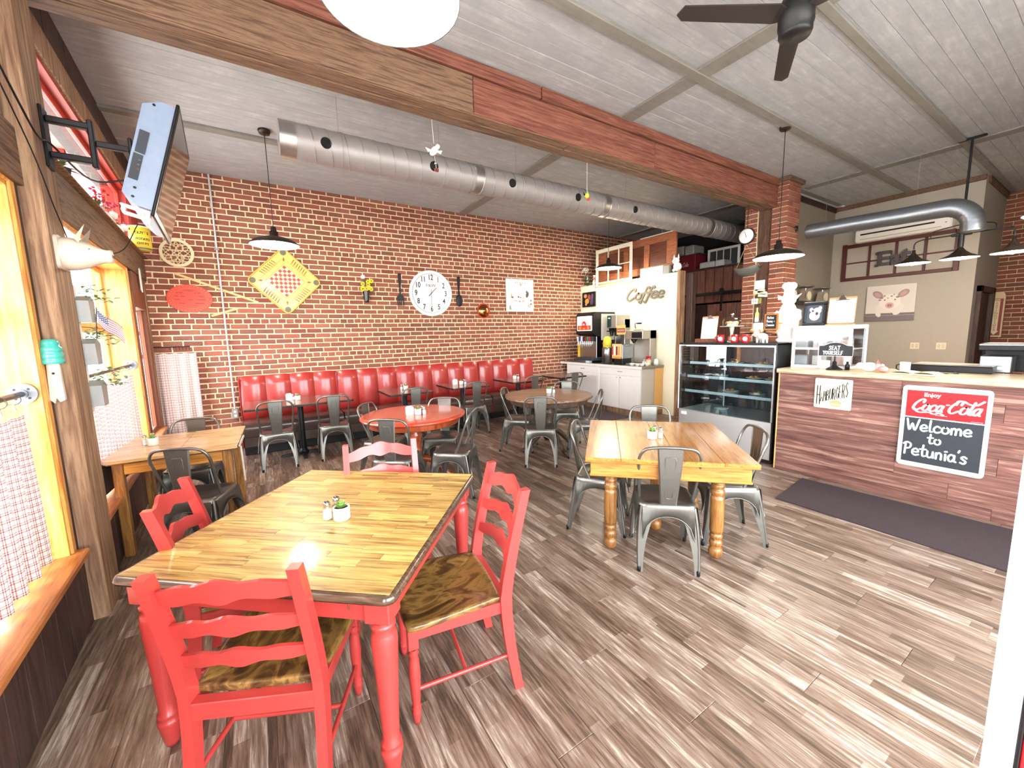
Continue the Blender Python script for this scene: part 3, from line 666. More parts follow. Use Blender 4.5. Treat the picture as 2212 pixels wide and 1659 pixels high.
# ---- red ladder-back chair ---------------------------------------------------
def make_red():
    t = thing('ladderback_chair', 'x', 'chair')
    def py(z):     # saber curve of the rear posts
        if z < .45: return -.205 - .055 * ((.45 - z) / .45) ** 1.6
        q = (z - .45) / .48; return -.205 - .105 * q ** 1.25
    for sx in (-1, 1):
        m = MB(); S = 12; R = []
        for k in range(S + 1):
            z = .93 * k / S; y = py(z); d = .026 - .006 * abs(z - .45) / .48; w_ = .0175
            x = sx * .2075
            R.append([(x - w_, y - d, z), (x + w_, y - d, z), (x + w_, y + d, z), (x - w_, y + d, z)])
        vs = [p for r in R for p in r]; fs = []
        for k in range(S):
            for i in range(4): fs.append((k*4+i, k*4+(i+1) % 4, (k+1)*4+(i+1) % 4, (k+1)*4+i))
        m.add(vs, fs); m.add(R[0], [(3, 2, 1, 0)]); m.add(R[-1], [(0, 1, 2, 3)]); m.build('rear_post', m_cred, t)
    # wavy slats
    for z0, hh in ((.60, .062), (.725, .066), (.855, .078)):
        S = 28; vs = []
        for k in range(S + 1):
            q = k / S; x = -.192 + .384 * q; c = math.sin(PI * q)
            wv = .5 - .5 * math.cos(2 * PI * q * 4) if False else 0
            e = abs(2*q - 1)
            top = z0 + hh * .30 + hh * .50 * c ** 1.2 + .006 * math.cos(6 * PI * q + PI)* (c)
            bot = z0 - hh * .42 + hh * .42 * c ** 1.6 * (1 - .55 * math.exp(-((q - .5) / .12) ** 2)) + .003 * math.cos(6 * PI * q)
            y = py(z0) - .030 * c
            yt = py(top) - .034 * c; yb = py(bot) - .034 * c
            vs += [(x, yb + .008, bot), (x, yb - .008, bot), (x, yt - .007, top), (x, yt + .007, top)]
        fs = []
        for k in range(S):
            for i in range(4): fs.append((k*4+i, (k+1)*4+i, (k+1)*4+(i+1) % 4, k*4+(i+1) % 4))
        MB().add(vs, fs, False).build('back_slat', m_cred, t)
    # dished seat board
    out = cat_pts([(-.19, -.185, 0), (0, -.195, 0), (.19, -.185, 0), (.205, -.16, 0), (.228, .05, 0), (.235, .19, 0), (.20, .222, 0), (0, .235, 0), (-.20, .222, 0), (-.235, .19, 0), (-.228, .05, 0), (-.205, -.16, 0)], 3, True)
    n = len(out); vs = []; R = [(.985, .437), (1.0, .445), (1.0, .455), (.985, .462), (.9, .460), (.7, .449), (.4, .445), (.05, .447)]
    for sc_, z in R: vs += [(p.x * sc_, p.y * sc_, z) for p in out]
    fs = []
    for j in range(len(R) - 1):
        for i in range(n): fs.append((j*n+i, j*n+(i+1) % n, (j+1)*n+(i+1) % n, (j+1)*n+i))
    sb = MB(); sb.add(vs, fs, True); sb.add(vs, [list(range(n))[::-1], [(len(R)-1)*n + i for i in range(n)]]); sb.build('seat', m_seatw, t)
    for sx in (-1, 1):
        prof = [(.0, 0), (.011, .0), (.015, .02), (.019, .05), (.020, .058), (.016, .064), (.021, .075), (.016, .086), (.018, .1), (.024, .22), (.021, .29), (.017, .31), (.023, .322), (.017, .334), (.022, .345)]
        MB().lathe(prof, 14, (sx * .195, .195, 0)).bb(sx*.195 - .021, .174, .345, sx*.195 + .021, .216, .438, b=.003).build('front_leg', m_cred, t)
        MB().bb(sx * .205 - .009, -.20, .385, sx * .205 + .009, .18, .437, b=.003).build('side_rail', m_cred, t)
        MB().tube([(sx * .205, -.235, .17), (sx * .197, .195, .155)], .0095, 8).build('stretcher', m_cred, t)
    MB().bb(-.18, .186, .385, .18, .204, .437, b=.003).build('front_rail', m_cred, t)
    MB().bb(-.192, -.232, .375, .192, -.192, .437, b=.003).build('rear_rail', m_cred, t)
    MB().tube([(-.2, -.02, .163), (.2, -.02, .163)], .009, 8).build('stretcher', m_cred, t)
    return t
rc = make_red()
def red(x, y, dx, dy, label, first_=False):     # (x,y) = middle of the back's top edge
    L = math.hypot(dx, dy); dx /= L; dy /= L; loc = (x + .31 * dx, y + .31 * dy, 0); rz = math.atan2(dy, dx) - PI / 2
    if first_: rc.location = loc; rc.rotation_euler = (0, 0, rz); rc['label'] = label; o = rc
    else: o = dup(rc, loc, rz, label)
    o['group'] = 'red ladder-back chairs'; return o
red(-.154, 1.378, .443, .897, 'red ladder-back chair in the foreground with its back to the camera', True)
red(.952, 1.575, -.986, .167, 'red ladder-back chair at the right side of the big wood-topped table')
red(-.404, 2.275, .989, -.147, 'red ladder-back chair at the left side of the big table, near the window post')
red(.606, 2.57, -.2, -.98, 'red ladder-back chair behind the big table, before the round red table')
# ---- big red table with butcher-block top --------------------------------------
A1 = math.radians(-40.4)
tb = thing('dining_table', 'large red table with turned legs and butcher-block top, in the foreground', 'table', (.254, 2.015, 0), A1)
HX, HY = .548, .585
ttop = MB().bb(-HX + .025, -HY + .025, .725, HX - .025, HY - .025, .752, b=.002).build('tabletop', m_edge, tb)
# rounded rim
rim = rrect(-HX, -HY, HX, HY, .04, 5); inn = rrect(-HX + .02, -HY + .02, HX - .02, HY - .02, .025, 5); n = len(rim)
mid = rrect(-HX + .004, -HY + .004, HX - .004, HY - .004, .037, 5); mi2 = rrect(-HX + .011, -HY + .011, HX - .011, HY - .011, .03, 5)
vs = [(*p, .725) for p in inn] + [(*p, .727) for p in mid] + [(*p, .738) for p in rim] + [(*p, .750) for p in mid] + [(*p, .7575) for p in mi2] + [(*p, .758) for p in inn]
fs = []
for j in range(5):
    for i in range(n): fs.append((j*n+i, j*n+(i+1) % n, (j+1)*n+(i+1) % n, (j+1)*n+i))
MB().add(vs, fs, True).build('rounded_edge', m_edge, ttop)
rows_ = 24; sw_ = (2 * HY - .04) / rows_; smesh = {}
for r in range(rows_):
    y = -HY + .02 + (r + .5) * sw_; x = -HX + .02 - R_.uniform(0, .3)
    while x < HX - .025:
        L = R_.choice((.22, .3, .38, .46)); a, b = max(x, -HX + .02), min(x + L, HX - .02)
        if b - a < .004: x += L; continue
        if HX - .02 - b < .05: b = HX - .02; L = 9
        m = MB().bb(a - (a+b)/2 + .0003, -sw_/2 + .0003, -.006, b - (a+b)/2 - .0003, sw_/2 - .0003, 0, b=.0006).build('stave', m_stave, ttop)
        m.location = ((a+b)/2, y, .759 + R_.uniform(0, .0003)); x += L
LX, LY = .468, .505
legp = [(.0, 0), (.019, 0), (.026, .02), (.036, .085), (.040, .105), (.040, .118), (.031, .126), (.037, .136), (.037, .146), (.029, .155), (.031, .2), (.036, .34), (.043, .48), (.046, .54), (.043, .575), (.034, .592), (.042, .602), (.042, .612), (.034, .62), (.044, .632)]
for sx in (-1, 1):
    for sy in (-1, 1):
        MB().lathe(legp, 24, (sx*LX, sy*LY, 0)).bb(sx*LX - .046, sy*LY - .046, .632, sx*LX + .046, sy*LY + .046, .725, b=.004).build('leg', m_cred, tb)
for sy in (-1, 1): MB().bb(-LX, sy*LY - .012 + sy * .02, .635, LX, sy*LY + .012 + sy * .02, .725, b=.002).build('apron', m_cred, tb)
for sx in (-1, 1): MB().bb(sx*LX - .012 + sx * .02, -LY, .635, sx*LX + .012 + sx * .02, LY, .725, b=.002).build('apron', m_cred, tb)
hk = thing('metal_latch', 'small tarnished metal hook on the red apron at the near table corner', 'hook', (0, 0, 0))
hk.location = tb.matrix_world @ Vector((0, 0, 0)); _m = T(.254, 2.015, 0) @ RZ(A1); p = _m @ Vector((LX - .10, -LY - .033, .715)); hk.location = p; hk.rotation_euler = (PI / 2, 0, A1)
MB().prism(rrect(-.009, -.012, .009, .008, .006), 0, .004).build('plate', m_black, hk); MB().tube([(0, 0, .006), (0.003, -.018, .012), (0, -.034, .008), (-.004, -.026, .007)], .0025, 6).build('hook_wire', mat('old_brass', '#A9966A', .3, 1), hk)
# ---- golden oak table ---------------------------------------------------------------
A2 = math.radians(-45.4)
ot = thing('oak_table', 'square golden oak extension table with thick turned legs, before the counter', 'table', (2.585, 1.965, 0), A2)
OX, OY = .535, .585
tp = MB().bb(-OX, -OY, .728, OX, OY, .738, b=.003).build('tabletop', m_oak, ot)
bw = [-OX, -.30, -.02, .06, .33, OX]
for i in range(5):
    b_ = MB().bb(-(bw[i+1] - bw[i]) / 2 + .0006, -OY + .0, -.022, (bw[i+1] - bw[i]) / 2 - .0006, OY, 0, b=.0015)
    # grain follows the board: build along x then turn
    o = MB().bb(-OY, -(bw[i+1] - bw[i]) / 2 + .0006, -.022, OY, (bw[i+1] - bw[i]) / 2 - .0006, 0, b=.0025).build('board', m_oak, tp); o.location = ((bw[i] + bw[i+1]) / 2, 0, .7605); o.rotation_euler = (0, 0, PI / 2)
for sy in (-1, 1): 
    o = MB().bb(-OX + .035, -.011, .625, OX - .035, .011, .727, b=.003).bb(-OX + .028, -.016, .618, OX - .028, .016, .634, b=.004).build('apron', m_oak, ot); o.location = (0, sy * (OY - .05), 0)
    o = MB().bb(-OY + .05, -.011, .625, OY - .05, .011, .727, b=.003).bb(-OY + .045, -.016, .618, OY - .045, .016, .634, b=.004).build('apron', m_oak, ot); o.location = (sy * (OX - .048), 0, 0); o.rotation_euler = (0, 0, PI/2)
olp = [(.0, 0), (.026, 0), (.042, .02), (.047, .045), (.044, .07), (.030, .085), (.040, .095), (.044, .112), (.040, .13), (.030, .14), (.040, .15), (.044, .163), (.040, .178), (.033, .185), (.043, .192), (.0455, .21), (.0455, .43), (.043, .45), (.034, .458), (.045, .468), (.047, .485), (.043, .50), (.032, .508), (.042, .515), (.045, .53), (.040, .545), (.032, .55), (.043, .556), (.043, .62)]
for sx, sy in ((-.36, -.345), (.36, -.345), (-.36, .39), (.36, .39), (0, 0)): MB().lathe(olp, 22, (sx, sy, 0)).build('leg', m_oakleg, ot)
# ---- round tables ---------------------------------------------------------------------
def clipboard(y0, y1, r, n=14):
    P = []
    for k in range(n + 1): y = y0 + (y1 - y0) * k / n; P.append((math.sqrt(max(0, r*r - y*y)), y))
    return P + [(-x, y) for x, y in P[::-1]]
def round_table(label, x, y, r, rz, mt, ml, boards, name='round_table'):
    t = thing(name, label, 'table', (x, y, 0), rz)
    top = MB().lathe([(0.01, .718), (r - .05, .718), (r - .01, .724), (r, .735), (r, .742), (r - .004, .748)], 56).build('tabletop', mt, t)
    if boards:
        ys = [-r + .003 + i * (2*r - .006) / boards for i in range(boards + 1)]
        for i in range(boards):
            MB().prism(clipboard(ys[i] + .0008, ys[i+1] - .0008, r - .003), .744, .7585).build('board', mt, top)
    else: MB().lathe([(r - .004, .748), (r - .012, .755), (r - .05, .758), (0.001, .7585)], 56).build('top_face', mt, top)
    MB().lathe([(r - .08, .66), (r - .075, .655), (r - .07, .66), (r - .065, .718)], 56).build('apron', ml, t)
    MB().lathe([(.0, .12), (.06, .12), (.085, .16), (.09, .24), (.07, .30), (.08, .32), (.06, .34), (.055, .42), (.075, .5), (.08, .52), (.06, .54), (.085, .60), (.1, .66), (.12, .715)], 24).build('pedestal', ml, t)
    for k in range(4):
        a = PI / 4 + k * PI / 2
        m = MB(RZ(a)); S = cat_pts([(.06, 0, .24), (.16, 0, .22), (.26, 0, .13), (.34, 0, .055), (.40, 0, .035)], 3)
        m.tube([p for p in S], [.042 - .014 * i / len(S) for i in range(len(S))], 8).sph((.405, 0, .03), .032, 10, 6, (1.3, 1, .9)); m.build('foot', ml, t)
    return t
round_table('round table with bright red-orange top and brown apron', 1.375, 4.215, .565, math.radians(20), m_redtop, m_redleg, 0)
round_table('round weathered brown wooden table before the white cabinets', 3.31, 4.30, .60, math.radians(-50), m_brownwood, wood('dark_pedestal_wood', ['#2B201A', '#4B3A2E', '#6B5747'], (9, 9, 1.6), .45, coat=.2), 7)
# ---- window table (drop leaf) -------------------------------------------------------------
wt = thing('window_table', 'light wooden drop-leaf table standing under the street window', 'table', (-.61, 4.27, 0), math.radians(-2.5))
m_lt = wood('light_varnished_top', ['#7E5630', '#A97E4C', '#C7A06A', '#D3B480', '#AE8350'], (1.3, 10, 10), .25, True, .1, coat=.5, ns=2)
wp = MB().prism([(-.41, -.36), (-.36, -.42), (.41, -.42), (.41, .43), (-.41, .43)], .728, .736).build('tabletop', m_edge, wt)
for a, b in ((-.42, .43),):
    MB().prism([(-.41, -.36), (-.36, -.42), (.02, -.42), (.02, .43), (-.41, .43)], .736, .757).build('board', m_lt, wp); MB().prism([(.022, -.42), (.41, -.42), (.41, .43), (.022, .43)], .736, .757).build('board', m_lt, wp)
for sx in (-.33, .33):
    for sy in (-.33, .35): MB().bb(sx - .03, sy - .03, 0, sx + .03, sy + .03, .728, b=.006).build('leg', m_oakleg, wt)
for sy in (-.34, .36): MB().bb(-.3, sy - .011, .63, .3, sy + .011, .728).build('apron', m_oak, wt)
for sx in (-.34, .34): MB().bb(sx - .011, -.33, .63, sx + .011, .35, .728).build('apron', m_oak, wt)
MB().bb(-.435, -.36, .49, -.415, .43, .73).build('drop_leaf', m_dark, wt)
MB().bb(.415, -.40, .735, .43, .0, .755).tube([(.43, -.38, .74), (.437, -.39, .45)], .008, 6).build('leaf_bracket', mat('weathered_white', '#B9B3A6', .6), wt)
# ---- booth benches --------------------------------------------------------------------------
m_kick = mat('black_kickboard', '#0E1116', .5)
def booth(x0, n, cw, label):
    L = n * cw; t = thing('booth_bench', label, 'bench', (x0, 0, 0), 0, 'red and brown booth benches along the brick wall')
    MB().bb(.0, 6.52, 0, L, 7.05, .12).build('kickboard', m_kick, t)
    MB().bb(.0, 6.46, .12, L, 7.07, .27, b=.01).build('seat_base', m_vbr, t)
    MB().bb(0.0, 7.0, .27, L, 7.07, 1.04, b=.01).build('back_board', m_vred, t)
    for i in range(n):
        m = MB(); S, V = 6, 9; vs = []
        for a in range(V + 1):
            q = a / V; z = .44 + .63 * q; base = 6.93 + .035 * q
            rnd = .045 if a in (0, V) else 0
            for b in range(S + 1):
                p = b / S; bul = math.sin(PI * p) ** .5 if 0 < p < 1 else 0
                vs.append((i * cw + cw * (.004 + .992 * p), base - .045 * bul - (.012 * math.sin(PI * q)) + rnd * (.9 if bul else .4), z + (.010 * bul if a == V else 0)))
        fs = []
        for a in range(V):
            for b in range(S): fs.append((a*(S+1)+b, a*(S+1)+b+1, (a+1)*(S+1)+b+1, (a+1)*(S+1)+b))
        k0 = V*(S+1); m.add(vs, fs, True)
        topv = [vs[k0 + b] for b in range(S + 1)]; m.add(topv + [(v_[0], 7.07, v_[2] - .01) for v_ in topv], [(b, b+1, S+2+b, S+1+b) for b in range(S)], True)
        m.build('back_cushion', m_vred, t)
    MB().tube([(0.002, 6.95, .45), (.002, 6.94, .8), (.002, 6.97, 1.06)], .006, 6).build('piping', m_vred, t)
    prof = [(6.44, .27), (6.435, .32), (6.425, .37), (6.43, .41), (6.455, .445), (6.50, .46), (6.7, .458), (6.94, .45), (6.96, .27)]
    nseat = max(1, n // 4)
    for i in range(nseat):
        a, b = i * L / nseat + .004, (i + 1) * L / nseat - .004; k = len(prof)
        vs = [(a, y, z) for y, z in prof] + [(b, y, z) for y, z in prof]
        MB().add(vs, [(j, k + j, k + j + 1, j + 1) for j in range(k - 1)], True).add(vs, [list(range(k)), [k + j for j in range(k)][::-1]]).build('seat_cushion', m_vbr, t)
    MB().bb(-.012, 6.44, .12, .0, 7.07, .3).bb(-.012, 6.92, .3, 0, 7.07, 1.05).build('end_panel', m_vred, t)
booth(-.29, 4, .325, 'four-panel booth bench at the left end, nearest the window')
booth(1.02, 8, .325, 'long eight-panel booth bench in the middle of the brick wall')
booth(3.63, 4, .325, 'four-panel booth bench at the right end, nearest the coffee counter')
def booth_table(x0, x1, label):
    c = (x0 + x1) / 2; t = thing('booth_table', label, 'table', (c, 6.13, 0), 0, 'dark booth tables on black pedestals'); h = (x1 - x0) / 2
    MB().prism(rrect(-h, -.38, h, .37, .025), .73, .757).build('tabletop', m_dtop, t); MB().prism(rrect(-h - .004, -.384, h + .004, .374, .028), .728, .750).build('edge_band', m_black, t)
    MB().cyl((0, 0), .038, .03, .728, 14).build('column', m_black, t)
    MB().lathe([(.0, .0), (.05, .0), (.075, .03), (.045, .07), (.038, .09)], 14).build('hub', m_black, t)
    for a in (0, PI/2, PI, 1.5*PI): 
        MB(RZ(a)).add([(.04, -.03, 0), (.28, -.025, 0), (.28, .025, 0), (.04, .03, 0), (.04, -.026, .05), (.28, -.02, .022), (.28, .02, .022), (.04, .026, .05)], [(0,3,2,1),(4,5,6,7),(0,1,5,4),(1,2,6,5),(2,3,7,6),(3,0,4,7)]).build('foot', m_black, t)
booth_table(-.23, 1.04, 'long dark booth table nearest the window')
booth_table(1.54, 2.20, 'small dark booth table, second from the window')
booth_table(2.54, 3.20, 'small dark booth table in the middle of the row')
booth_table(3.68, 4.34, 'small dark booth table behind the round brown table')
booth_table(4.72, 5.38, 'dark booth table farthest along, just past the end of the bench')
# ---- table centrepieces -----------------------------------------------------------------------
m_pot = mat('white_ceramic', '#E9E4DC', .5, var=.05, ns=40, bump=.25); m_leaf = mat('succulent_green', '#7FA84C', .45, var=.35, ns=30); m_soil = mat('dark_soil', '#2B1D14', .9)
m_sglass = glassy('shaker_glass', (.93, .95, .95, 1), .2, .05); m_chrome = mat('chrome', '#B8BABC', .15, 1, var=.03); m_salt = mat('salt', '#EFEFEA', .8); m_pepper = mat('pepper', '#4A3B30', .9)
def leafmesh(mb, c, L, wd, az, el, curl=.3, M=None):
    d = Vector((math.cos(az) * math.cos(el), math.sin(az) * math.cos(el), math.sin(el))); s_ = Vector((-math.sin(az), math.cos(az), 0)); up = s_.cross(d) * -1
    c = Vector(c); P = []
    for q, w_ in ((0, .25), (.35, 1), (.7, .85), (1, .05)):
        m = c + d * L * q + up * (-curl * L * q * q); P += [m - s_ * wd * w_ / 2 + up * .12 * wd * w_, m - up * .1 * wd * w_, m + s_ * wd * w_ / 2 + up * .12 * wd * w_]
    fs = []
    for k in range(3):
        for i in range(2): fs.append((k*3+i, (k+1)*3+i, (k+1)*3+i+1, k*3+i+1))
    mb.add(P, fs, True, M)
def make_plant():
    t = thing('potted_succulent', 'x', 'plant', group='succulents on the tables')
    MB().lathe([(.0, 0), (.032, 0), (.036, .004), (.037, .06), (.036, .063), (.033, .063), (.032, .052), (.0, .052)], 24).build('pot', m_pot, t)
    MB().lathe([(.001, .056), (.032, .054)], 16).build('soil', m_soil, t)
    m = MB(); r = random.Random(3)
    for ring, (n, el, L) in enumerate(((8, .25, .032), (7, .65, .032), (5, 1.05, .028), (3, 1.4, .02))):
        for k in range(n): leafmesh(m, (0, 0, .056 + .004 * ring), L, .016, 2*PI*k/n + ring * .5 + r.uniform(-.1, .1), el, -.25)
    m.build('rosette', m_leaf, t); return t
def make_shaker(fill):
    t = thing('shaker', 'x', 'shaker', group='salt and pepper shakers')
    MB().prism(rrect(-.017, -.017, .017, .017, .006, 3), 0, .058).lathe([(.0165, .058), (.014, .066), (.014, .07)], 14).build('glass_body', m_sglass, t)
    MB().prism(rrect(-.0145, -.0145, .0145, .0145, .005, 2), .003, .045).build('contents', fill, t)
    MB().lathe([(.0155, .066), (.0165, .07), (.016, .082), (.011, .087), (.001, .088)], 14).build('lid', m_chrome, t); return t
plA = make_plant(); shS = make_shaker(m_salt); shP = make_shaker(m_pepper); used = {}
def place(o, loc, rz, label):
    if o.name not in used: used[o.name] = 1; o.location = loc; o.rotation_euler[2] = rz; o['label'] = label; return o
    return dup(o, loc, rz, label)
vx = Vector((.843, -.537, 0))   # to the right in the picture
def centre(x, y, z, where, flip=1):
    place(plA, (x + vx.x * .015 * flip, y + vx.y * .015 * flip, z), R_.uniform(0, 3), 'white pot with a small green succulent ' + where)
    place(shS, (x - vx.x * .052 * flip, y - vx.y * .052 * flip, z), .5, 'glass salt shaker with metal lid ' + where)
    place(shP, (x - vx.x * .028 * flip + .025, y - vx.y * .028 * flip + .047, z), .8, 'glass pepper shaker with metal lid ' + where)
centre(.245, 1.93, .7595, 'on the big butcher-block table'); centre(2.545, 1.965, .7608, 'on the golden oak table', -1)
centre(1.40, 4.10, .7586, 'on the round red table', -1); centre(3.40, 4.38, .759, 'on the round brown table', -1); centre(-.82, 4.30, .7572, 'on the wooden window table')
centre(.38, 6.20, .7572, 'on the long booth table nearest the window'); centre(1.90, 6.2, .7572, 'on the second booth table'); centre(2.88, 6.15, .7572, 'on the middle booth table', -1); centre(4.0, 6.2, .7572, 'on the fourth booth table', -1)
def napkin(x, y, z, lab):
    t = thing('napkin_holder', lab, 'napkin holder', (x, y, z), .2); MB().bb(-.035, -.022, 0, .035, .022, .004).bb(-.035, -.022, .0, .035, -.019, .085).bb(-.035, .019, 0, .035, .022, .085).build('holder', mat('white_holder', '#E4E0DA', .4), t); MB().bb(-.03, -.016, .006, .03, .016, .095).build('napkins', mat('napkin_white', '#FAFAF8', .9), t)
napkin(.29, 6.26, .7572, 'white napkin holder on the long booth table'); napkin(2.78, 6.22, .7572, 'white napkin holder on the middle booth table'); napkin(1.31, 4.15, .7586, 'white napkin holder on the round red table')
# ================================================================= SERVICE COUNTER
m_lamw = wood('reclaimed_plank', ['#37211D', '#54342E', '#6C463E', '#7F574D', '#A08072', '#6A453D'], (14, .8, 14), .6, True, .4, ns=2.0, dist=.7)
m_ctop = wood('pale_live_counter_top', ['#6B5340', '#A58A6C', '#CDB48F', '#E0CBA8', '#A98F70'], (20, 1.2, 20), .4, coat=.2)
ct = thing('service_counter', 'long service counter clad in reddish reclaimed planks with pale wood top', 'counter', (4.87, 0, 0))
MB().box(.02, -1.6, 0, .62, 2.10, 1.09).build('carcass', m_dark, ct)
rs = [0, .10, .235, .375, .52, .665, .81, .955, 1.098]
for i in range(len(rs) - 1):
    y = 2.11
    while y > -1.55:
        L = R_.choice((.75, 1.0, 1.35, 1.6)); y2 = max(-1.6, y - L)
        o = MB().bb(0, -(y - y2) / 2 + .0008, rs[i] + .0008, .019, (y - y2) / 2 - .0008, rs[i+1] - .0008, b=.0015).build('plank', m_lamw, ct); o.location = (R_.uniform(-.002, .002), (y + y2) / 2, 0); y = y2
MB().bb(-.004, 2.11, .0, .62, 2.125, 1.10).build('end_trim', mat('raw_pine', '#D9A765', .5), ct)
MB().bb(-.035, -1.6, 1.10, .66, 2.135, 1.148, b=.006).build('worktop', m_ctop, ct)
mt = thing('floor_mat', 'dark purple-brown floor mat along the foot of the service counter', 'mat', (0, 0, 0)); t = NT('mat_pile'); v = t.coords((1, 1, 1)); n1 = t.noise(v, 160, 4, .7); t.set(t.ramp(n1, ['#241B1E', '#382C30', '#54464A']), .95); t.bump(n1, .6, .004)
MB().prism([(3.98, 1.70), (4.74, 1.78), (4.84, -1.5), (3.88, -1.5)], .0005, .009).build('mat_pile', t.m, mt)
mt2 = thing('floor_mat', 'dark floor mat in front of the white coffee cabinets', 'mat'); MB().prism([(4.95, 5.0), (5.78, 4.95), (5.78, 6.95), (5.05, 6.95)], .0005, .008).build('mat_pile', _MC.get('x') or t.m, mt2)
# ---- hamburgers sign
F = -PI / 2
def R2(h): return mat('flat_' + h.strip('#'), h, .5, var=.02)
m_ink = mat('black_ink', '#1B1A18', .6, var=.02); m_wht = mat('white_ink', '#F4F4F2', .5, var=.01)
hs = wallthing('metal_sign', 'small cream metal sign reading HAMBURGERS on the service counter front', 'sign', (4.862, 1.613, .918), F)
MB().prism(rrect(-.155, -.152, .155, .152, .012), 0, .005).build('sign_plate', R2('#F1EBC8'), hs)
hh = MB(); x = -.132
for i, (ch, k) in enumerate(zip('HAMBURGERS', (.19, .095, .10, .105, .11, .115, .12, .13, .14, .15))):
    wd_ = .034 if i == 0 else .0255
    G2 = {'H': [[(0,0),(0,1)],[(1,0),(1,1)],[(0,.5),(1,.5)]], 'A': [[(0,0),(.5,1),(1,0)],[(.2,.35),(.8,.35)]], 'M': [[(0,0),(.1,1),(.5,.3),(.9,1),(1,0)]], 'B': [[(0,0),(0,1),(.8,.95),(.85,.6),(0,.52)],[(.1,.52),(.95,.45),(.9,.05),(0,0)]],
          'U': [[(0,1),(.05,.15),(.5,0),(.95,.15),(1,1)]], 'R': [[(0,0),(0,1),(.85,.9),(.8,.55),(0,.5)],[(.35,.5),(1,0)]], 'G': [[(1,.85),(.5,1),(.05,.6),(.1,.15),(.6,0),(1,.15),(1,.45),(.6,.45)]], 'E': [[(1,1),(0,1),(0,0),(1,0)],[(0,.5),(.7,.5)]], 'S': [[(1,.88),(.5,1),(.05,.75),(.95,.3),(.5,0),(0,.12)]]}
    base = -.115 if i == 0 else -.085 + .0078 * (i - 1)
    for st_ in G2[ch]:
        GL['\x01'] = (1, [[(a * wd_ * .72 / k, b) for a, b in st_]]); strokes('\x01', x, base, k, .0072 if i else .009, .004, .0058, hh, soft=False, sp=0)
    x += wd_ - (.0 if i else .002)
hh.build('lettering', m_ink, hs)
b_ = MB().prism([(.03 + .045 * math.cos(a), -.098 + .032 * math.sin(a)) for a in [PI * i / 10 for i in range(11)]], .004, .0062).prism(rrect(-.012, -.125, .072, -.112, .005), .004, .0062); b_.build('burger_print', R2('#B9A56A'), hs)
MB().tube([(.03 + .045 * math.cos(a), -.098 + .032 * math.sin(a), .0064) for a in [PI * i / 10 for i in range(11)]] + [(-.015, -.104, .0064), (.075, -.104, .0064)], .0013, 4).tube([(-.01, -.127, .0064), (.07, -.127, .0064)], .0012, 4).build('burger_outline', m_ink, hs)
MB().tube([(-.10, .12, .0055), (-.095, .10, .0055)], .0012, 4).tube([(-.08, .115, .0055), (-.07, .095, .0055)], .0012, 4).tube([(-.06, .09, .0055), (-.02, .085, .0055)], .001, 4).build('small_print', m_ink, hs)
for a, b in ((-.14, .137), (.14, .137), (-.14, -.137), (.14, -.137)): MB().prism(circ(a, b, .003, n=8), .004, .007).build('nail', m_black, hs)
# ---- cola menu board
ks = wallthing('menu_board', 'white-framed menu board on the service counter, red header above a chalk welcome message', 'sign', (4.862, .833, .70), F)
MB().prism(rrect(-.262, -.362, .262, .362, .03), 0, .012).build('frame', mat('white_frame', '#F6F5F2', .4, var=.01), ks)
MB().prism(rrect(-.232, .088, .235, .322, .004), .012, .0135).build('red_panel', mat('logo_red', '#D3161F', .45, var=.02), ks)
MB().prism(rrect(-.232, -.322, .235, .078, .004), .012, .0135).build('chalk_panel', mat('chalkboard', '#2C3138', .6), ks)
text('Enjoy', .046, -.075, .288, .0135, m_wht, ks, bold=.0012)
lo = MB()
strokes('Coca', -.196, .150, .098, .015, .013, .0146, lo, shear=.32, sx=.86, sp=.0, taper=True); strokes('-', .012, .165, .1, .010, .013, .0146, lo)
strokes('Cola', .020, .150, .105, .015, .013, .0146, lo, shear=.32, sx=.86, sp=.0, taper=True,
        extra=[[(-.20, .012), (-.17, -.018), (-.11, -.012), (-.075, -.024), (-.045, -.012), (-.02, -.025)], [(.05, .075), (.06, .105), (.09, .108), (.12, .088), (.16, .084), (.20, .118)]])
lo.build('logo_lettering', m_wht, ks)
MB().box(-.045, .117, .0135, .025, .120, .0142).box(.16, .096, .0135, .225, .098, .0142).build('small_print', m_wht, ks)
ch = MB(); strokes('Welcome', -.213, -.035, .098, .0135, .0135, .015, ch, sx=.98, slope=.02, sp=.035); strokes('to', -.075, -.135, .085, .0125, .0135, .015, ch, sx=1.0, sp=.06); strokes("Petunia's", -.222, -.255, .105, .0135, .0135, .015, ch, sx=.93, sp=.02, slope=-.02)
ch.build('chalk_lettering', m_wht, ks)
# ---- display case
dc = thing('display_case', 'refrigerated glass display case with steel base between partition and counter', 'display case', (4.93, 2.80, 0))
hy = .62
m_dg = glassy('case_glass', (.80, .88, .90, 1), .22, .0)
MB().bb(.03, -hy, 0, .72, hy, .06).build('plinth', m_black, dc)
MB().bb(0, -hy + .02, .05, .72, hy - .02, .50, b=.004).build('base_panel', mat('polished_steel', '#D9DBDC', .42, .9, var=.02), dc)
MB().bb(-.004, hy - .14, .43, .0, hy - .06, .47, b=.001).build('label_plate', m_white, dc)
MB().bb(.0, -hy, .05, .74, -hy + .02, 1.42).build('side_panel', m_black, dc); MB().bb(.02, hy - .02, .05, .74, hy, 1.42).build('side_panel', glassy('side_glass', (.75, .85, .88, 1), .2), dc)
MB().bb(-.006, -hy, 1.395, .76, hy, 1.42).build('top_panel', m_black, dc)
MB().bb(.70, -hy + .02, .5, .74, hy - .02, 1.39).build('back_panel', mat('dark_case_back', '#20262C', .4, .4), dc)
MB().box(0, -hy + .02, .51, .006, hy - .0, 1.395).build('front_glass', m_dg, dc)
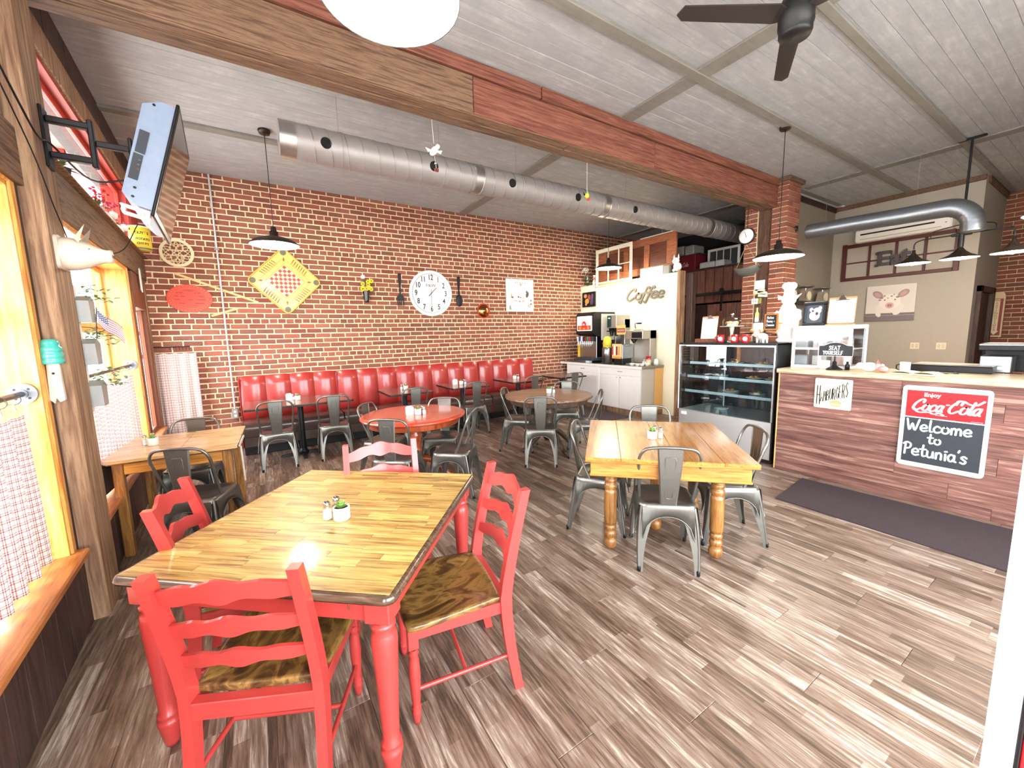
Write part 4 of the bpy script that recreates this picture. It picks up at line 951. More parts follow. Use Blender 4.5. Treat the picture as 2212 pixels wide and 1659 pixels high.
MB().bb(-.008, -hy + .012, .5, .008, -hy + .03, 1.40).bb(-.008, hy - .016, .5, .008, hy, 1.40).bb(-.004, -hy + .02, 1.385, .008, hy, 1.40).build('frame_strip', mat('aluminium_strip', '#D5D8DA', .3, .8), dc)
for z, d in ((.745, .12), (.945, .17), (1.13, .22)):
    sh = MB().box(d, -hy + .03, z, .70, hy - .03, z + .008).build('shelf', glassy('shelf_glass', (.86, .93, .93, 1), .25), dc); MB().bb(d - .012, -hy + .03, z - .012, d, hy - .03, z + .024, b=.003).build('shelf_edge', mat('shelf_edge_white', '#CFD5D6', .3, .3), sh)
for yy in (-.0,): MB().bb(.35, .16, .55, .37, .18, 1.38).build('bracket', m_steel, dc)
MB().bb(.1, -hy + .03, 1.372, .13, hy - .03, 1.384).build('lamp_strip', mat('strip_light', '#FFFFFF', .5, emit=6), dc)
m_plate = mat('white_plate', '#F2F2F0', .3, var=.02); m_past = mat('golden_pastry', '#C98B45', .6, var=.4, ns=40)
def dish(loc, r, lab, pastry=True, cover=False, cat='plate', col=None):
    t = thing('cake_plate' if cover else 'plate', lab, cat, loc); MB().lathe([(.0, .0), (r * .6, .0), (r, .012), (r, .015), (r * .6, .005), (.0, .005)], 20).build('dish', col or m_plate, t)
    if pastry:
        for k in range(3): MB().sph((r * .35 * math.cos(k * 2.1), r * .35 * math.sin(k * 2.1), .022), .022, 10, 6, (1.4, 1, .8)).build('pastry', m_past, t)
    if cover: MB().lathe([(r * .85, .01), (r * .8, .06), (r * .5, .10), (.02, .115), (.0, .115)], 20).build('cover', m_sglass, t)
for (y, z, cov, lb) in ((.3, 1.138, True, 'top shelf, left'), (.05, 1.138, True, 'top shelf, middle'), (-.3, 1.138, False, 'top shelf, right'), (-.2, .953, False, 'second shelf, centre'), (-.42, .953, False, 'second shelf, right end'), (.25, .953, True, 'second shelf, left'), (.1, .753, False, 'third shelf'), (-.25, .753, True, 'third shelf, right')):
    dish((5.33, 2.80 + y, z), .10, ('covered plate of pastries' if cov else 'white plate of pastries') + ' inside the display case, ' + lb, True, cov)
dish((5.3, 3.0, .505), .09, 'small plate on the floor of the display case', False)
# ---- things on top of the display case
m_board = mat('clipboard_board', '#B98A56', .6); m_paper = mat('paper_white', '#FBFBF8', .8, var=.01)
def clipboard(lab, loc, th, wd, hg):
    t = wallthing('clipboard', lab, 'clipboard', loc, th); t.rotation_euler = Euler((PI/2 - .12, 0, th))
    MB().prism(rrect(-wd/2, 0, wd/2, hg, .012), -.004, 0).build('board', m_board, t); MB().prism(rrect(-wd/2 + .006, .002, wd/2 - .006, hg - .02, .002), 0, .0012).build('paper', m_paper, t)
    c = MB().prism(rrect(-.06, hg - .035, .06, hg - .026, .003), .001, .006).prism([(-.035, hg - .03), (.035, hg - .03), (.02, hg), (.012, hg + .015), (-.012, hg + .015), (-.02, hg)], .001, .008); c.build('clip', m_chrome, t); return t
clipboard('wooden clipboard with a blank white sheet standing on the display case', (5.12, 3.12, 1.47), F, .225, .30)
cbx = thing('wooden_stand', 'low reddish wooden box holding a clipboard on the display case', 'stand', (5.14, 3.13, 1.42)); MB().bb(-.06, -.16, 0, .06, .16, .05).build('box', m_barnred, cbx)
m_mug = mat('red_mug_glaze', '#C01924', .25, coat=.3)
def make_mug():
    t = thing('red_mug', 'x', 'mug', group='red mugs on the display case'); MB().lathe([(.0, 0), (.036, 0), (.039, .01), (.04, .1), (.037, .1), (.036, .01), (.0, .008)], 20).build('cup', m_mug, t)
    MB().tube(cat_pts([(0, .038, .08), (0, .066, .07), (0, .066, .035), (0, .038, .022)], 4), .006, 6).build('handle', m_mug, t)
    MB(T(-.0395, 0, .05) @ RY(-PI/2)).prism(circ(0, 0, .026, n=18), -.006, .0035).build('round_badge', m_wht, t); return t
mg = make_mug(); mg.location = (5.06, 2.91, 1.421); mg.rotation_euler[2] = .3; mg['label'] = 'red mug with white round badge, nearest the clipboard on the display case'
dup(mg, (5.06, 2.735, 1.421), .3, 'red mug with white round badge, to the right of the green cake stand'); dup(mg, (5.06, 2.60, 1.421), .3, 'red mug with white round badge, beside the small white pig figure')
ck = thing('cake_stand', 'pale green pedestal cake stand with glass dome and muffins on the display case', 'cake stand', (5.18, 2.84, 1.42)); m_jade = mat('jadeite', '#A9C9A6', .3, coat=.3)
MB().lathe([(.0, 0), (.055, 0), (.05, .012), (.022, .04), (.018, .12), (.03, .195), (.03, .2)], 24).lathe([(.0, .2), (.135, .203), (.14, .212), (.0, .21)], 32).build('pedestal', m_jade, ck)
MB().lathe([(.11, .212), (.112, .27), (.10, .305), (.06, .325), (.012, .33)], 28).build('glass_dome', m_sglass, ck); MB().lathe([(.008, .33), (.010, .342), (.026, .355), (.018, .372), (.0, .38)], 14).build('knob', m_chrome, ck)
for k in range(4): MB().lathe([(.0, .0), (.022, 0), (.03, .03), (.033, .04), (.02, .058), (.0, .06)], 12, (.05 * math.cos(k * 1.57), .05 * math.sin(k * 1.57), .214)).build('muffin', m_past, ck)
cc = thing('tall_cake_stand', 'glass cake stand with fluted dome and dark rim behind the mugs on the display case', 'cake stand', (5.3, 2.58, 1.42))
MB().lathe([(.0, 0), (.06, 0), (.02, .02), (.02, .09), (.05, .10), (.15, .112), (.152, .118), (.0, .12)], 28).build('dark_stand', m_black, cc); MB().lathe([(.125, .12), (.135, .2), (.14, .27), (.141, .272)], 28).build('glass_bowl', m_sglass, cc)
MB().bb(-.02, -.05, .13, .03, .05, .24).build('recipe_card', m_paper, cc)
for k in range(3): MB().sph((.06 * math.cos(k*2.1), .06 * math.sin(k*2.1), .14), .03, 10, 6).build('pastry', m_past, cc)
pc = thing('pastry_plate', 'dark plate with brown pastries behind the small pig figure', 'plate', (5.46, 2.40, 1.50)); pc.scale = (.8, .8, 1); MB().lathe([(.0, .0), (.03, -.08), (.03, .0), (.11, .008), (.112, .014), (.0, .012)], 22).build('dish', m_black, pc); MB().sph((0, 0, .03), .05, 12, 6, (1.3, 1.3, .5)).build('pastry', m_past, pc)
m_pig = mat('white_pig_glaze', '#F4F1EC', .3, coat=.3, var=.02)
pg = thing('pig_figurine', 'small white pig figurine standing on the display case', 'figurine', (5.08, 2.42, 1.42), 1.2)
b_ = MB().sph((0, 0, .075), .05, 16, 10, (1.5, .95, .85)).sph((.085, 0, .10), .036, 12, 8, (1.1, .95, 1)).cyl((0, 0), .016, 0, .02, 12, M=T(.115, 0, .095) @ RY(PI/2))
for sx in (-.045, .045):
    for sy in (-.024, .024): b_.lathe([(.0, 0), (.013, 0), (.016, .06)], 10, (sx, sy, 0))
b_.add([(.07, .02, .13), (.09, .035, .125), (.085, .03, .16)], [(0, 1, 2), (2, 1, 0)]).add([(.07, -.02, .13), (.09, -.035, .125), (.085, -.03, .16)], [(0, 1, 2), (2, 1, 0)])
b_.build('body', m_pig, pg); MB().sph((0, .045, .075), .02, 12, 8, (1, .35, 1)).build('patch', R2('#D8D2B8'), pg)
# standing chef pig
bp = thing('chef_pig_statue', 'tall white standing pig statue in a chef hat holding a chalkboard sign', 'statue', (5.26, 2.235, 1.42), PI)
b_ = MB().lathe([(.0, .0), (.07, .0), (.085, .03), (.10, .12), (.115, .22), (.105, .33), (.07, .42), (.05, .46)], 22).sph((0, 0, .50), .075, 16, 10, (1, 1, 1)).cyl((0, 0), .028, 0, .045, 14, M=T(.06, 0, .485) @ RY(PI/2))
b_.sph((.0, .095, .35), .035, 12, 8, (1, 1.2, 1)).tube([(.0, .095, .36), (.04, .13, .28), (.11, .10, .22)], [.034, .03, .024], 10).tube([(.0, -.095, .36), (.03, -.13, .28), (.09, -.11, .22)], [.034, .03, .024], 10).sph((.02, .05, .03), .05, 12, 8, (1.3, 1, .7)).sph((.02, -.05, .03), .05, 12, 8, (1.3, 1, .7))
b_.build('body', m_pig, bp)
MB().add([(0, .06, .53), (-.01, .125, .56), (.03, .10, .50), (.0, .07, .50)], [(0, 1, 2, 3), (3, 2, 1, 0)]).add([(0, -.06, .53), (-.01, -.125, .56), (.03, -.10, .50), (0, -.07, .50)], [(0, 1, 2, 3), (3, 2, 1, 0)]).build('ears', m_pig, bp)
MB().lathe([(.055, .555), (.052, .60), (.06, .64)], 18).sph((.0, .035, .65), .042, 12, 8).sph((.0, -.035, .65), .042, 12, 8).sph((.03, 0, .655), .04, 12, 8).sph((-.03, 0, .655), .04, 12, 8).build('chef_hat', m_pig, bp)
MB().tube([(.03, .0, .44), (.055, .03, .41), (.06, .0, .38), (.03, -.05, .43)], .014, 8).build('neckerchief', mat('pinkish_scarf', '#E8CFC4', .6), bp)
cs = wallthing('chalkboard_sign', 'small wood-framed chalkboard held by the chef pig statue', 'sign', (5.05, 2.315, 1.665), F - .25)
MB().prism(rrect(-.085, -.095, .085, .095, .006), -.006, .004).build('frame', mat('orange_wood_frame', '#B9783A', .5), cs); MB().prism(rrect(-.066, -.078, .066, .078, .002), .004, .0045).build('slate', mat('slate_black', '#23282C', .7), cs)
q = MB(); strokes('Native', -.05, .035, .030, .0042, .0045, .0055, q, sp=.02); strokes('Honey +', -.056, -.005, .030, .0042, .0045, .0055, q, sp=.02); strokes('Cinnamon', -.06, -.048, .028, .004, .0045, .0055, q, sx=.85, sp=.02); q.build('lettering', m_wht, cs)
MB().tube([(.085, -.02, 0), (.14, -.02, 0)], .005, 6).build('stick', m_board, cs)
# ---- things on the counter
m_cabw = mat('cabinet_white_metal', '#F1F1EE', .35, var=.02)
wc = thing('warmer_cabinet', 'white framed glass food cabinet at the left end of the service counter', 'cabinet', (5.1, 1.84, 1.148))
MB().bb(0, -.27, 0, .45, .27, .03).bb(0, -.27, .42, .45, .27, .46).bb(0, -.27, .03, .03, -.24, .42).bb(0, .24, .03, .03, .27, .42).bb(.42, -.27, .03, .45, -.24, .42).bb(.42, .24, .03, .45, .27, .42).bb(.0, -.24, .20, .03, .24, .225).bb(0, -.24, .34, .03, .24, .42).bb(.0, -.015, .03, .03, .015, .34).build('frame', m_cabw, wc)
MB().box(.03, -.25, .205, .42, .25, .213).build('shelf', m_cabw, wc); MB().box(.012, -.24, .03, .016, .24, .34).box(.03, -.262, .03, .42, -.258, .42).build('glass', m_sglass, wc)
MB().bb(.41, -.25, .03, .42, .25, .42).build('back', m_steel, wc)
for k in range(6): 
    yy = -.2 + (k % 3) * .18; zz = .03 if k < 3 else .213
    MB().bb(.12, yy, zz, .3, yy + .13, zz + .1).build('wrapped_goods', R2(('#C9A9A0', '#D8D5D0', '#A8B3B9')[k % 3]), wc)
pf_ = wallthing('picture_frame', 'black framed photo of a spotted piglet standing on the warmer cabinet', 'picture', (5.2, 1.95, 1.61), F); pf_.rotation_euler = Euler((PI/2 - .1, 0, F))
MB().prism([(-.11, 0), (.11, 0), (.11, .26), (-.11, .26)], -.02, -.002).build('backing', m_black, pf_)
for a, b, c_, d_ in ((-.11, 0, .11, .035), (-.11, .225, .11, .26), (-.11, .035, -.078, .225), (.078, .035, .11, .225)): MB().bb(a, b, -.004, c_, d_, .014).build('frame_bar', m_black, pf_)
MB().box(-.078, .035, -.002, .078, .225, .0).build('mat_board', R2('#3E4A5A'), pf_); 
for args in ((0, .11, .05, .055), (.02, .16, .04, .035), (-.035, .175, .018, .022), (.045, .19, .018, .02)): ell('photo_pig', R2('#EFE2DC'), pf_, *args, .0, .0012 + R_.random() * .0005, 16)
ell('photo_spot', R2('#3A302E'), pf_, .02, .13, .014, .018, .001, .002); ell('photo_spot', R2('#3A302E'), pf_, -.02, .16, .01, .012, .001, .002)
clipboard('clipboard with a blank sheet standing on the warmer cabinet', (5.15, 1.695, 1.63), F, .235, .27)
sb = thing('wooden_easel', 'small wooden rack under the clipboard on the warmer cabinet', 'stand', (5.16, 1.70, 1.608))
MB().bb(-.04, -.12, 0, .04, .12, .012).bb(-.02, -.09, .012, .02, .09, .022).build('rack', m_board, sb)
sg = wallthing('seat_yourself_sign', 'black arched sign reading SEAT YOURSELF on a black lamp-like stand', 'sign', (5.03, 1.675, 1.35), F)
P = [(-.145, -.06), (.145, -.06), (.145, .045), (.10, .05), (.05, .075), (0, .082), (-.05, .075), (-.10, .05), (-.145, .045)]
MB().prism(P, -.004, .004).build('sign_face', mat('sign_black', '#25282B', .6), sg); MB().tube([(a, b, .004) for a, b in P], .0028, 5, closed=True).build('edge_line', m_wht, sg)
q = MB(); strokes('SEAT', -.055, .005, .04, .0075, .0035, .0055, q, sx=.95, soft=False, sp=.1); strokes('YOURSELF', -.105, -.045, .038, .0072, .0035, .0055, q, sx=.90, soft=False, sp=.1); q.build('lettering', m_wht, sg)
MB(RX(-PI/2)).lathe([(.0, -.2), (.0, -.2)], 4).lathe([(.062, .198), (.058, .18), (.03, .155), (.018, .145), (.018, .12), (.008, .11), (.008, .055)], 18, M=RX(PI) @ Matrix.Identity(4)).build('unused', m_black, sg) if False else None
stn = MB(RX(-PI / 2)); stn.lathe([(.0, -.202), (.070, -.202), (.068, -.192), (.035, -.17), (.02, -.155), (.018, -.12), (.007, -.11), (.007, -.055)], 20); stn.build('stand', m_black, sg)
nc = wallthing('note_card', 'small white card propped against the warmer cabinet', 'card', (5.07, 1.77, 1.15), F); MB().box(-.045, 0, 0, .045, .09, .002).build('card', m_paper, nc)
cr = thing('card_reader', 'small dark bottle beside the seat yourself sign', 'bottle', (5.09, 1.585, 1.148)); MB().lathe([(.0, 0), (.02, 0), (.02, .05), (.01, .065), (.01, .085), (.0, .085)], 14).build('body', m_black, cr)
cr.name = 'dark_bottle'
tp_ = thing('pink_pig_toy', 'pink and white plush pigs lying on the service counter', 'toy', (5.05, 1.40, 1.148), 1.9); m_pink = mat('pink_plush', '#E8A39B', .8); m_wp = mat('white_plush', '#F3EAE4', .85)
MB().sph((0, 0, .045), .045, 14, 8, (1.5, 1, 1)).sph((.07, 0, .055), .032, 12, 8).build('body', m_wp, tp_); MB().sph((-.06, .01, .05), .035, 12, 8).sph((-.09, .02, .06), .02, 10, 6).add([(-.05, .03, .08), (-.08, .045, .075), (-.06, .04, .115)], [(0, 1, 2), (2, 1, 0)]).add([(-.05, -.02, .08), (-.08, -.03, .075), (-.06, -.02, .115)], [(0, 1, 2), (2, 1, 0)]).build('head', m_pink, tp_)
tq = thing('pink_pig_toy', 'small pink pig figure beside the plush on the service counter', 'toy', (5.03, 1.29, 1.148), 1.2); MB().sph((0, 0, .03), .03, 12, 8, (1.4, 1, 1)).sph((.04, 0, .035), .02, 10, 6).build('body', m_pink, tq)
cp = thing('mug', 'white mug with markings standing on the service counter', 'mug', (5.1, 1.155, 1.148)); MB().lathe([(.0, 0), (.034, 0), (.036, .005), (.038, .1), (.035, .1), (.033, .01), (.0, .01)], 20).build('cup', m_plate, cp); MB().tube([(0, .036, .08), (0, .06, .07), (0, .06, .035), (0, .036, .025)], .005, 6).build('handle', m_black, cp)
ob = thing('open_book', 'open pale guest book lying on the service counter', 'book', (5.0, 1.05, 1.148), -.1)
for s_ in (-1, 1):
    vs = []
    for k in range(7): q_ = k / 6; vs += [(-.10, s_ * .15 * q_, .012 + .014 * math.sin(PI * q_) ** .7), (.10, s_ * .15 * q_, .012 + .014 * math.sin(PI * q_) ** .7)]
    fs = [(2*k, 2*k+1, 2*k+3, 2*k+2) if s_ > 0 else (2*k+2, 2*k+3, 2*k+1, 2*k) for k in range(6)]
    MB().add(vs, fs, True).box(-.10, min(0, s_ * .15), .002, .10, max(0, s_ * .15), .012).build('pages', mat('cream_page', '#EFE3C4', .8), ob)
tr = thing('reading_glasses', 'black reading glasses lying on the pages by the till', 'glasses', (5.0, .84, 1.15), .5); MB().tube(circ(0, .03, .022, .018, 14) and [(a, b, .02) for a, b in circ(0, .03, .022, .018, 14)], .002, 5, closed=True).tube([(a, b, .02) for a, b in circ(0, -.03, .022, .018, 14)], .002, 5, closed=True).tube([(0, .05, .02), (.1, .05, .03)], .002, 5).tube([(0, -.05, .02), (.1, -.05, .03)], .002, 5).tube([(0, .01, .02), (0, -.01, .02)], .002, 5).build('wire_frame', m_black, tr)
ty = thing('display_shelf', 'low white-edged glass partition lying behind the open book', 'tray', (5.38, .92, 1.148)); MB().bb(0, -.26, 0, .3, .26, .06).build('panel', m_black, ty); MB().bb(-.01, -.26, .06, .31, .26, .07).build('rim', m_steel, ty)
po = thing('coffee_grinder_station', 'black and steel till machine on the far right of the service counter', 'machine', (5.55, .62, 1.148))
MB().bb(0, -.6, .2, .4, .16, .26).build('dark_hood', m_black, po); MB().bb(-.01, -.6, .24, .02, .16, .262).build('hood_edge', m_steel, po); MB().bb(.3, -.6, 0, .4, .16, .2).build('back', m_black, po)
po.name = 'till_machine'
rt = thing('receipt_printer', 'steel and dark receipt printer with a white slot under the black hood', 'printer', (5.58, .66, 1.148)); MB().bb(0, -.08, 0, .2, .11, .15).build('body', m_steel, rt); MB().bb(-.004, -.06, .03, .001, .09, .055).build('slot', m_wht, rt); MB().bb(-.003, -.01, .085, .001, .05, .095).build('badge', m_wht, rt)
jr = thing('glass_jar', 'clear jar with white lid at the right edge of the counter', 'jar', (5.55, .46, 1.148)); MB().lathe([(.0, 0), (.05, 0), (.055, .02), (.055, .13), (.04, .14)], 18).build('jar_body', m_sglass, jr); MB().lathe([(.045, .14), (.045, .165), (.0, .165)], 18).build('lid', m_wht, jr)
# ================================================================= COFFEE STATION
cbn = thing('base_cabinet', 'white base cabinet nearer the camera under the coffee counter', 'cabinet', (5.85, 5.33, 0), 0, 'white base cabinets of the coffee counter')
MB().box(.02, -.50, .1, .585, .535, .90).build('body', m_white, cbn); MB().bb(.01, -.53, .0, .60, .535, .1).build('plinth', m_barnz, cbn)
MB().bb(.0, -.515, .10, .60, -.50, .90).build('side_panel', R2('#B9B2A8'), cbn)
MB().bb(.35, -.53, .10, .60, -.515, .90).build('side_strip', mat('raw_pine', '#D9A765', .5), cbn)
def fronts(c):
    d = MB().bb(0, -.475, .755, .02, .525, .89, b=.003).build('drawer', m_white, c); MB().tube([(-.0, -.05, .825), (-.022, -.045, .825), (-.022, .045, .825), (0, .05, .825)], .004, 6).build('handle', m_black, d)
    for a, b, k in ((-.475, .02, -.02), (.03, .525, .07)):
        o = MB().bb(0, a, .11, .02, b, .745, b=.003).bb(-.004, a + .05, .16, .0, b - .05, .695, b=.0015).build('door', m_white, c); MB().sph((-.015, k, .71), .010, 10, 6).build('knob', m_chrome, o)
fronts(cbn)
cb2 = thing('base_cabinet', 'white base cabinet against the brick wall under the coffee counter', 'cabinet', (5.85, 6.38, 0), 0, 'white base cabinets of the coffee counter'); MB().box(.02, -.51, .1, .585, .535, .90).build('body', m_white, cb2); MB().bb(.01, -.51, 0, .6, .535, .1).build('plinth', m_barnz, cb2); fronts(cb2)
wtp = thing('coffee_worktop', 'white-edged worktop running over both coffee cabinets to the brick wall', 'worktop', (5.85, 0, .90)); MB().bb(-.03, 4.79, 0, .60, 7.09, .042, b=.003).build('slab', mat('greige_worktop', '#7E7568', .4), wtp); MB().bb(-.034, 4.79, -.002, -.028, 7.09, .044, b=.001).build('edge_band', m_white, wtp)
WZ = .943
sm = thing('soda_fountain', 'black soda fountain with lit screen and row of nozzles at the coffee counter', 'soda machine', (5.80, 6.27, WZ))
MB().prism([(.0, .62), (.0, 1.0), (.05, 1.06), (.62, 1.06), (.62, .0), (.30, .0), (.30, .55), (.08, .58)], -.26, .26, M=RX(PI/2)).build('housing', m_black, sm)
MB().bb(.22, -.266, .48, .60, -.26, 1.02).build('side_panel', mat('pale_side_steel', '#B9B6B0', .4, .3), sm)
lp = MB().bb(-.012, -.22, .68, .002, .22, .98, b=.01).build('screen', mat('lit_screen_cream', '#FFF6EC', .4, emit=1.2), sm)
MB().bb(-.015, -.20, .695, -.011, .20, .79).build('screen_image', mat('lit_screen_red', '#D8321F', .4, emit=.5), lp)
MB(T(-.0155, .0, .81) @ RY(-PI/2)).prism(circ(0, 0, .07, n=24), 0, .003).build('round_logo', mat('lit_logo_red', '#E0281C', .4, emit=.6), lp)
_q = MB(T(-.0195, 0, .81) @ Matrix(((0, 0, -1, 0), (-1, 0, 0, 0), (0, 1, 0, 0), (0, 0, 0, 1)))); strokes('Cola', -.045, -.015, .035, .006, -.001, .0008, _q, shear=.3, sx=.9, sp=.02); _q.build('logo_lettering', m_wht, lp)
for k in range(3): MB(T(-.016, -.12 + .12 * k, .74) @ RY(-PI/2)).prism(circ(0, 0, .035, n=16), 0, .002).build('glass_image', mat('lit_orange', '#F07A3A', .4, emit=.5), lp)
for k, cl in enumerate(('#E8E8E6', '#2A3E86', '#E8E8E6', '#1E2A2A', '#8E1E24', '#2E8B4E', '#C42A33', '#303234')):
    y = .21 - k * .06
    b_ = MB().bb(-.01, y - .022, .46, .04, y + .022, .56, b=.004).build('flavour_button', R2(cl), sm); MB().tube([(.02, y, .46), (.02, y, .40)], .012, 8).tube([(.0, y, .45), (-.02, y, .38), (-.012, y, .34)], .0035, 5).build('nozzle', m_chrome, b_)
MB().bb(.10, -.25, .06, .12, .25, .56).build('splash_panel', m_steel, sm); MB().bb(-.02, -.27, .06, .3, .27, .12).build('drip_tray', mat('slate_tray', '#2D3A45', .4), sm)
MB().bb(.04, .24, .12, .10, .262, .56).build('yellow_strip', R2('#E5B53A'), sm)
br_ = thing('tea_brewer', 'steel tea brewer with dark control head behind the soda fountain side', 'brewer', (6.04, 5.74, WZ)); MB().bb(.25, -.12, .0, .40, .12, .9).build('column', m_steel, br_); MB().bb(.0, -.12, .72, .4, .12, .98).build('head', mat('brewer_silver', '#A9A49A', .35, .6), br_)
MB().bb(-.01, .0, .74, .0, .115, .97).build('control_panel', mat('dark_green_panel', '#1E3A34', .4), br_); MB().bb(-.014, .03, .91, -.01, .08, .93).build('display', mat('green_display', '#7FE0B0', .4, emit=2), br_)
for yy in (-.06, .07): MB().lathe([(.03, .56), (.06, .72), (.0, .73)], 16, (.08, yy, 0)).tube([(.03, yy, .66), (-.06, yy, .66)], .012, 6).build('brew_funnel', m_black, br_)
un = thing('tea_dispenser', 'steel cylinder tea dispenser with yellow fruit label on the coffee counter', 'dispenser', (5.92, 5.74, WZ)); MB().lathe([(.0, 0), (.10, 0), (.10, .33), (.09, .345), (.0, .345)], 26).build('tank', m_steel, un); MB().lathe([(.0, .345), (.085, .345), (.08, .52), (.03, .56), (.0, .56)], 20).build('label_sleeve', mat('yellow_label', '#E9CF3F', .5, var=.35, ns=22), un)
MB().sph((-.07, .03, .42), .03, 10, 6, (.5, 1, 1)).build('orange_print', R2('#E07A25'), un); MB().tube([(-.1, 0, .05), (-.15, 0, .05), (-.15, 0, .02)], .01, 6).build('spigot', m_black, un)
cf = thing('coffee_brewer', 'tall pale steel coffee brewer with a carafe on its warmer at the coffee counter', 'brewer', (6.03, 5.16, WZ)); MB().bb(.0, -.2, .0, .4, .2, .03).bb(.22, -.2, .03, .4, .2, .66).bb(0, -.2, .50, .4, .2, .66).build('housing', mat('brewer_silver', '#A9A49A', .35, .6), cf); MB().bb(-.006, -.19, .52, .0, .05, .63).build('black_panel', m_black, cf)
MB().cyl((.12, 0), .09, .66, .672, 20).build('warmer_plate', m_black, cf); MB().lathe([(.02, .42), (.07, .5), (.0, .5)], 16, (.1, .08, 0)).build('brew_funnel', m_black, cf)
cv = thing('glass_carafe', 'glass coffee carafe with black handle on top of the coffee brewer', 'carafe', (6.15, 5.14, WZ + .673)); MB().lathe([(.0, 0), (.06, 0), (.07, .02), (.068, .06), (.04, .10), (.045, .11)], 20).build('glass_body', m_sglass, cv); MB().lathe([(.047, .108), (.048, .135), (.0, .138)], 16).tube([(.0, .045, .13), (.0, .10, .12), (.0, .10, .05), (.0, .075, .03)], .009, 6).build('black_collar', m_black, cv)
bx = thing('tea_box', 'steel counter dispenser with orange drink picture on its front', 'dispenser', (5.93, 5.49, WZ)); MB().bb(.0, -.14, .12, .3, .12, .4).build('body', m_steel, bx); MB().bb(-.006, -.12, .12, .0, .12, .41).build('picture_panel', R2('#F0C98F'), bx)
for k, cl in enumerate(('#B8321F', '#F6F2EA', '#5A2A18', '#E59A35')): MB().bb(-.009, .09 - k * .055, .19, -.005, .125 - k * .055, .36).build('drink_picture', R2(cl), bx)
MB().bb(-.008, -.12, .12, -.004, .12, .16).build('orange_band', R2('#E09A3A'), bx); MB().bb(.02, -.12, .0, .28, .1, .12).build('base', m_black, bx); MB().tube([(.1, -.14, .38), (.1, -.17, .37), (.2, -.17, .37), (.2, -.14, .38)], .006, 6).build('handle', m_steel, bx)
fsn = wallthing('flavour_sign', 'small yellow and red flavour sign above the drink dispenser', 'sign', (5.99, 5.44, WZ + .68), F); MB().box(-.11, -.09, 0, .11, .09, .004).build('card', R2('#F0C36A'), fsn); MB().box(-.10, -.05, .004, .10, .03, .006).build('red_band', R2('#A52A1C'), fsn)
for k in range(6): MB().tube([(-.08 + k * .03, -.03, .007), (-.075 + k * .03, .01, .007)], .004, 5).build('script_mark', m_wht, fsn)
MB().tube([(0, -.09, 0), (0, -.3, 0)], .004, 5).build('post', m_black, fsn)
m_bowl = mat('white_bowl', '#F3F2EF', .3, var=.02)
bwl = None
for k, (x, y) in enumerate(((5.90, 5.08), (5.90, 4.96), (5.96, 4.90), (6.05, 4.86))):
    if bwl is None:
        bwl = thing('creamer_bowl', 'x', 'bowl', group='white bowls of creamers'); MB().lathe([(.0, 0), (.025, 0), (.05, .045), (.052, .05), (.047, .05), (.02, .008), (.0, .008)], 18).build('bowl', m_bowl, bwl)
        for j in range(5): MB().lathe([(.0, 0), (.011, 0), (.014, .016), (.0, .018)], 8, (.022 * math.cos(j * 1.3), .022 * math.sin(j * 1.3), .035)).build('creamer', m_plate, bwl)
        bwl.location = (x, y, WZ); o = bwl
    else: o = dup(bwl, (x, y, WZ), k, None)
    o['label'] = 'white bowl of creamers, ' + ('leftmost of the four on the coffee counter', 'second from the left on the coffee counter', 'third from the left on the coffee counter', 'rightmost of the four on the coffee counter')[k]
rj = thing('ketchup_jar', 'cream jar with red lid at the right end of the coffee counter', 'jar', (6.18, 4.93, WZ)); MB().lathe([(.0, 0), (.04, 0), (.042, .1), (.035, .12)], 16).build('jar_body', R2('#E9D9B2'), rj); MB().lathe([(.048, .115), (.05, .17), (.0, .175)], 16).build('lid', m_mug, rj)
wj = thing('sugar_jar', 'white ceramic jar at the far right end of the coffee counter', 'jar', (6.28, 4.84, WZ)); MB().lathe([(.0, 0), (.035, 0), (.045, .05), (.035, .10), (.025, .12), (.0, .125)], 18).build('jar_body', m_bowl, wj)
for k, (x, y, lab) in enumerate(((6.22, 5.02, 'small white sweetener caddy behind the creamer bowls'), (5.93, 6.28, 'cup of white napkins and cutlery under the soda nozzles'))):
    t = thing('sweetener_caddy', lab, 'caddy', (x, y, WZ)); MB().bb(-.04, -.06, 0, .04, .06, .07).build('caddy', m_bowl, t); 
    for j in range(4): MB().bb(-.03, -.05 + j * .026, .05, .03, -.035 + j * .026, .11).build('packet', R2(('#F2F0EA', '#E6B4B4', '#B4C8E6', '#F2E6A8')[j]), t)
# ================================================================= WINDOW SIDE
t = NT('plaid_curtain'); tc = t.n('ShaderNodeTexCoord'); sp = t.n('ShaderNodeSeparateXYZ'); t.l(tc.outputs['UV'], sp.inputs[0])
def gl(v, per, a, b):
    f = t.math('FRACT', t.math('DIVIDE', v, per)); return t.math('MULTIPLY', t.math('GREATER_THAN', f, a), t.math('LESS_THAN', f, b))
g1 = t.math('MAXIMUM', gl(sp.outputs[0], .034, .1, .24), t.math('MAXIMUM', gl(sp.outputs[0], .034, .42, .52), gl(sp.outputs[0], .102, .8, .84)))
g2 = t.math('MAXIMUM', gl(sp.outputs[1], .034, .1, .24), gl(sp.outputs[1], .034, .42, .52))
both = t.math('MULTIPLY', g1, g2); one = t.math('MAXIMUM', g1, g2)
c = t.mix(one, lin('#D2CAC3'), lin('#A8736E')); c = t.mix(both, c, lin('#6A3A3C'))
df = t.n('ShaderNodeBsdfDiffuse'); tl = t.n('ShaderNodeBsdfTranslucent'); mx = t.n('ShaderNodeMixShader'); mx.inputs[0].default_value = .16
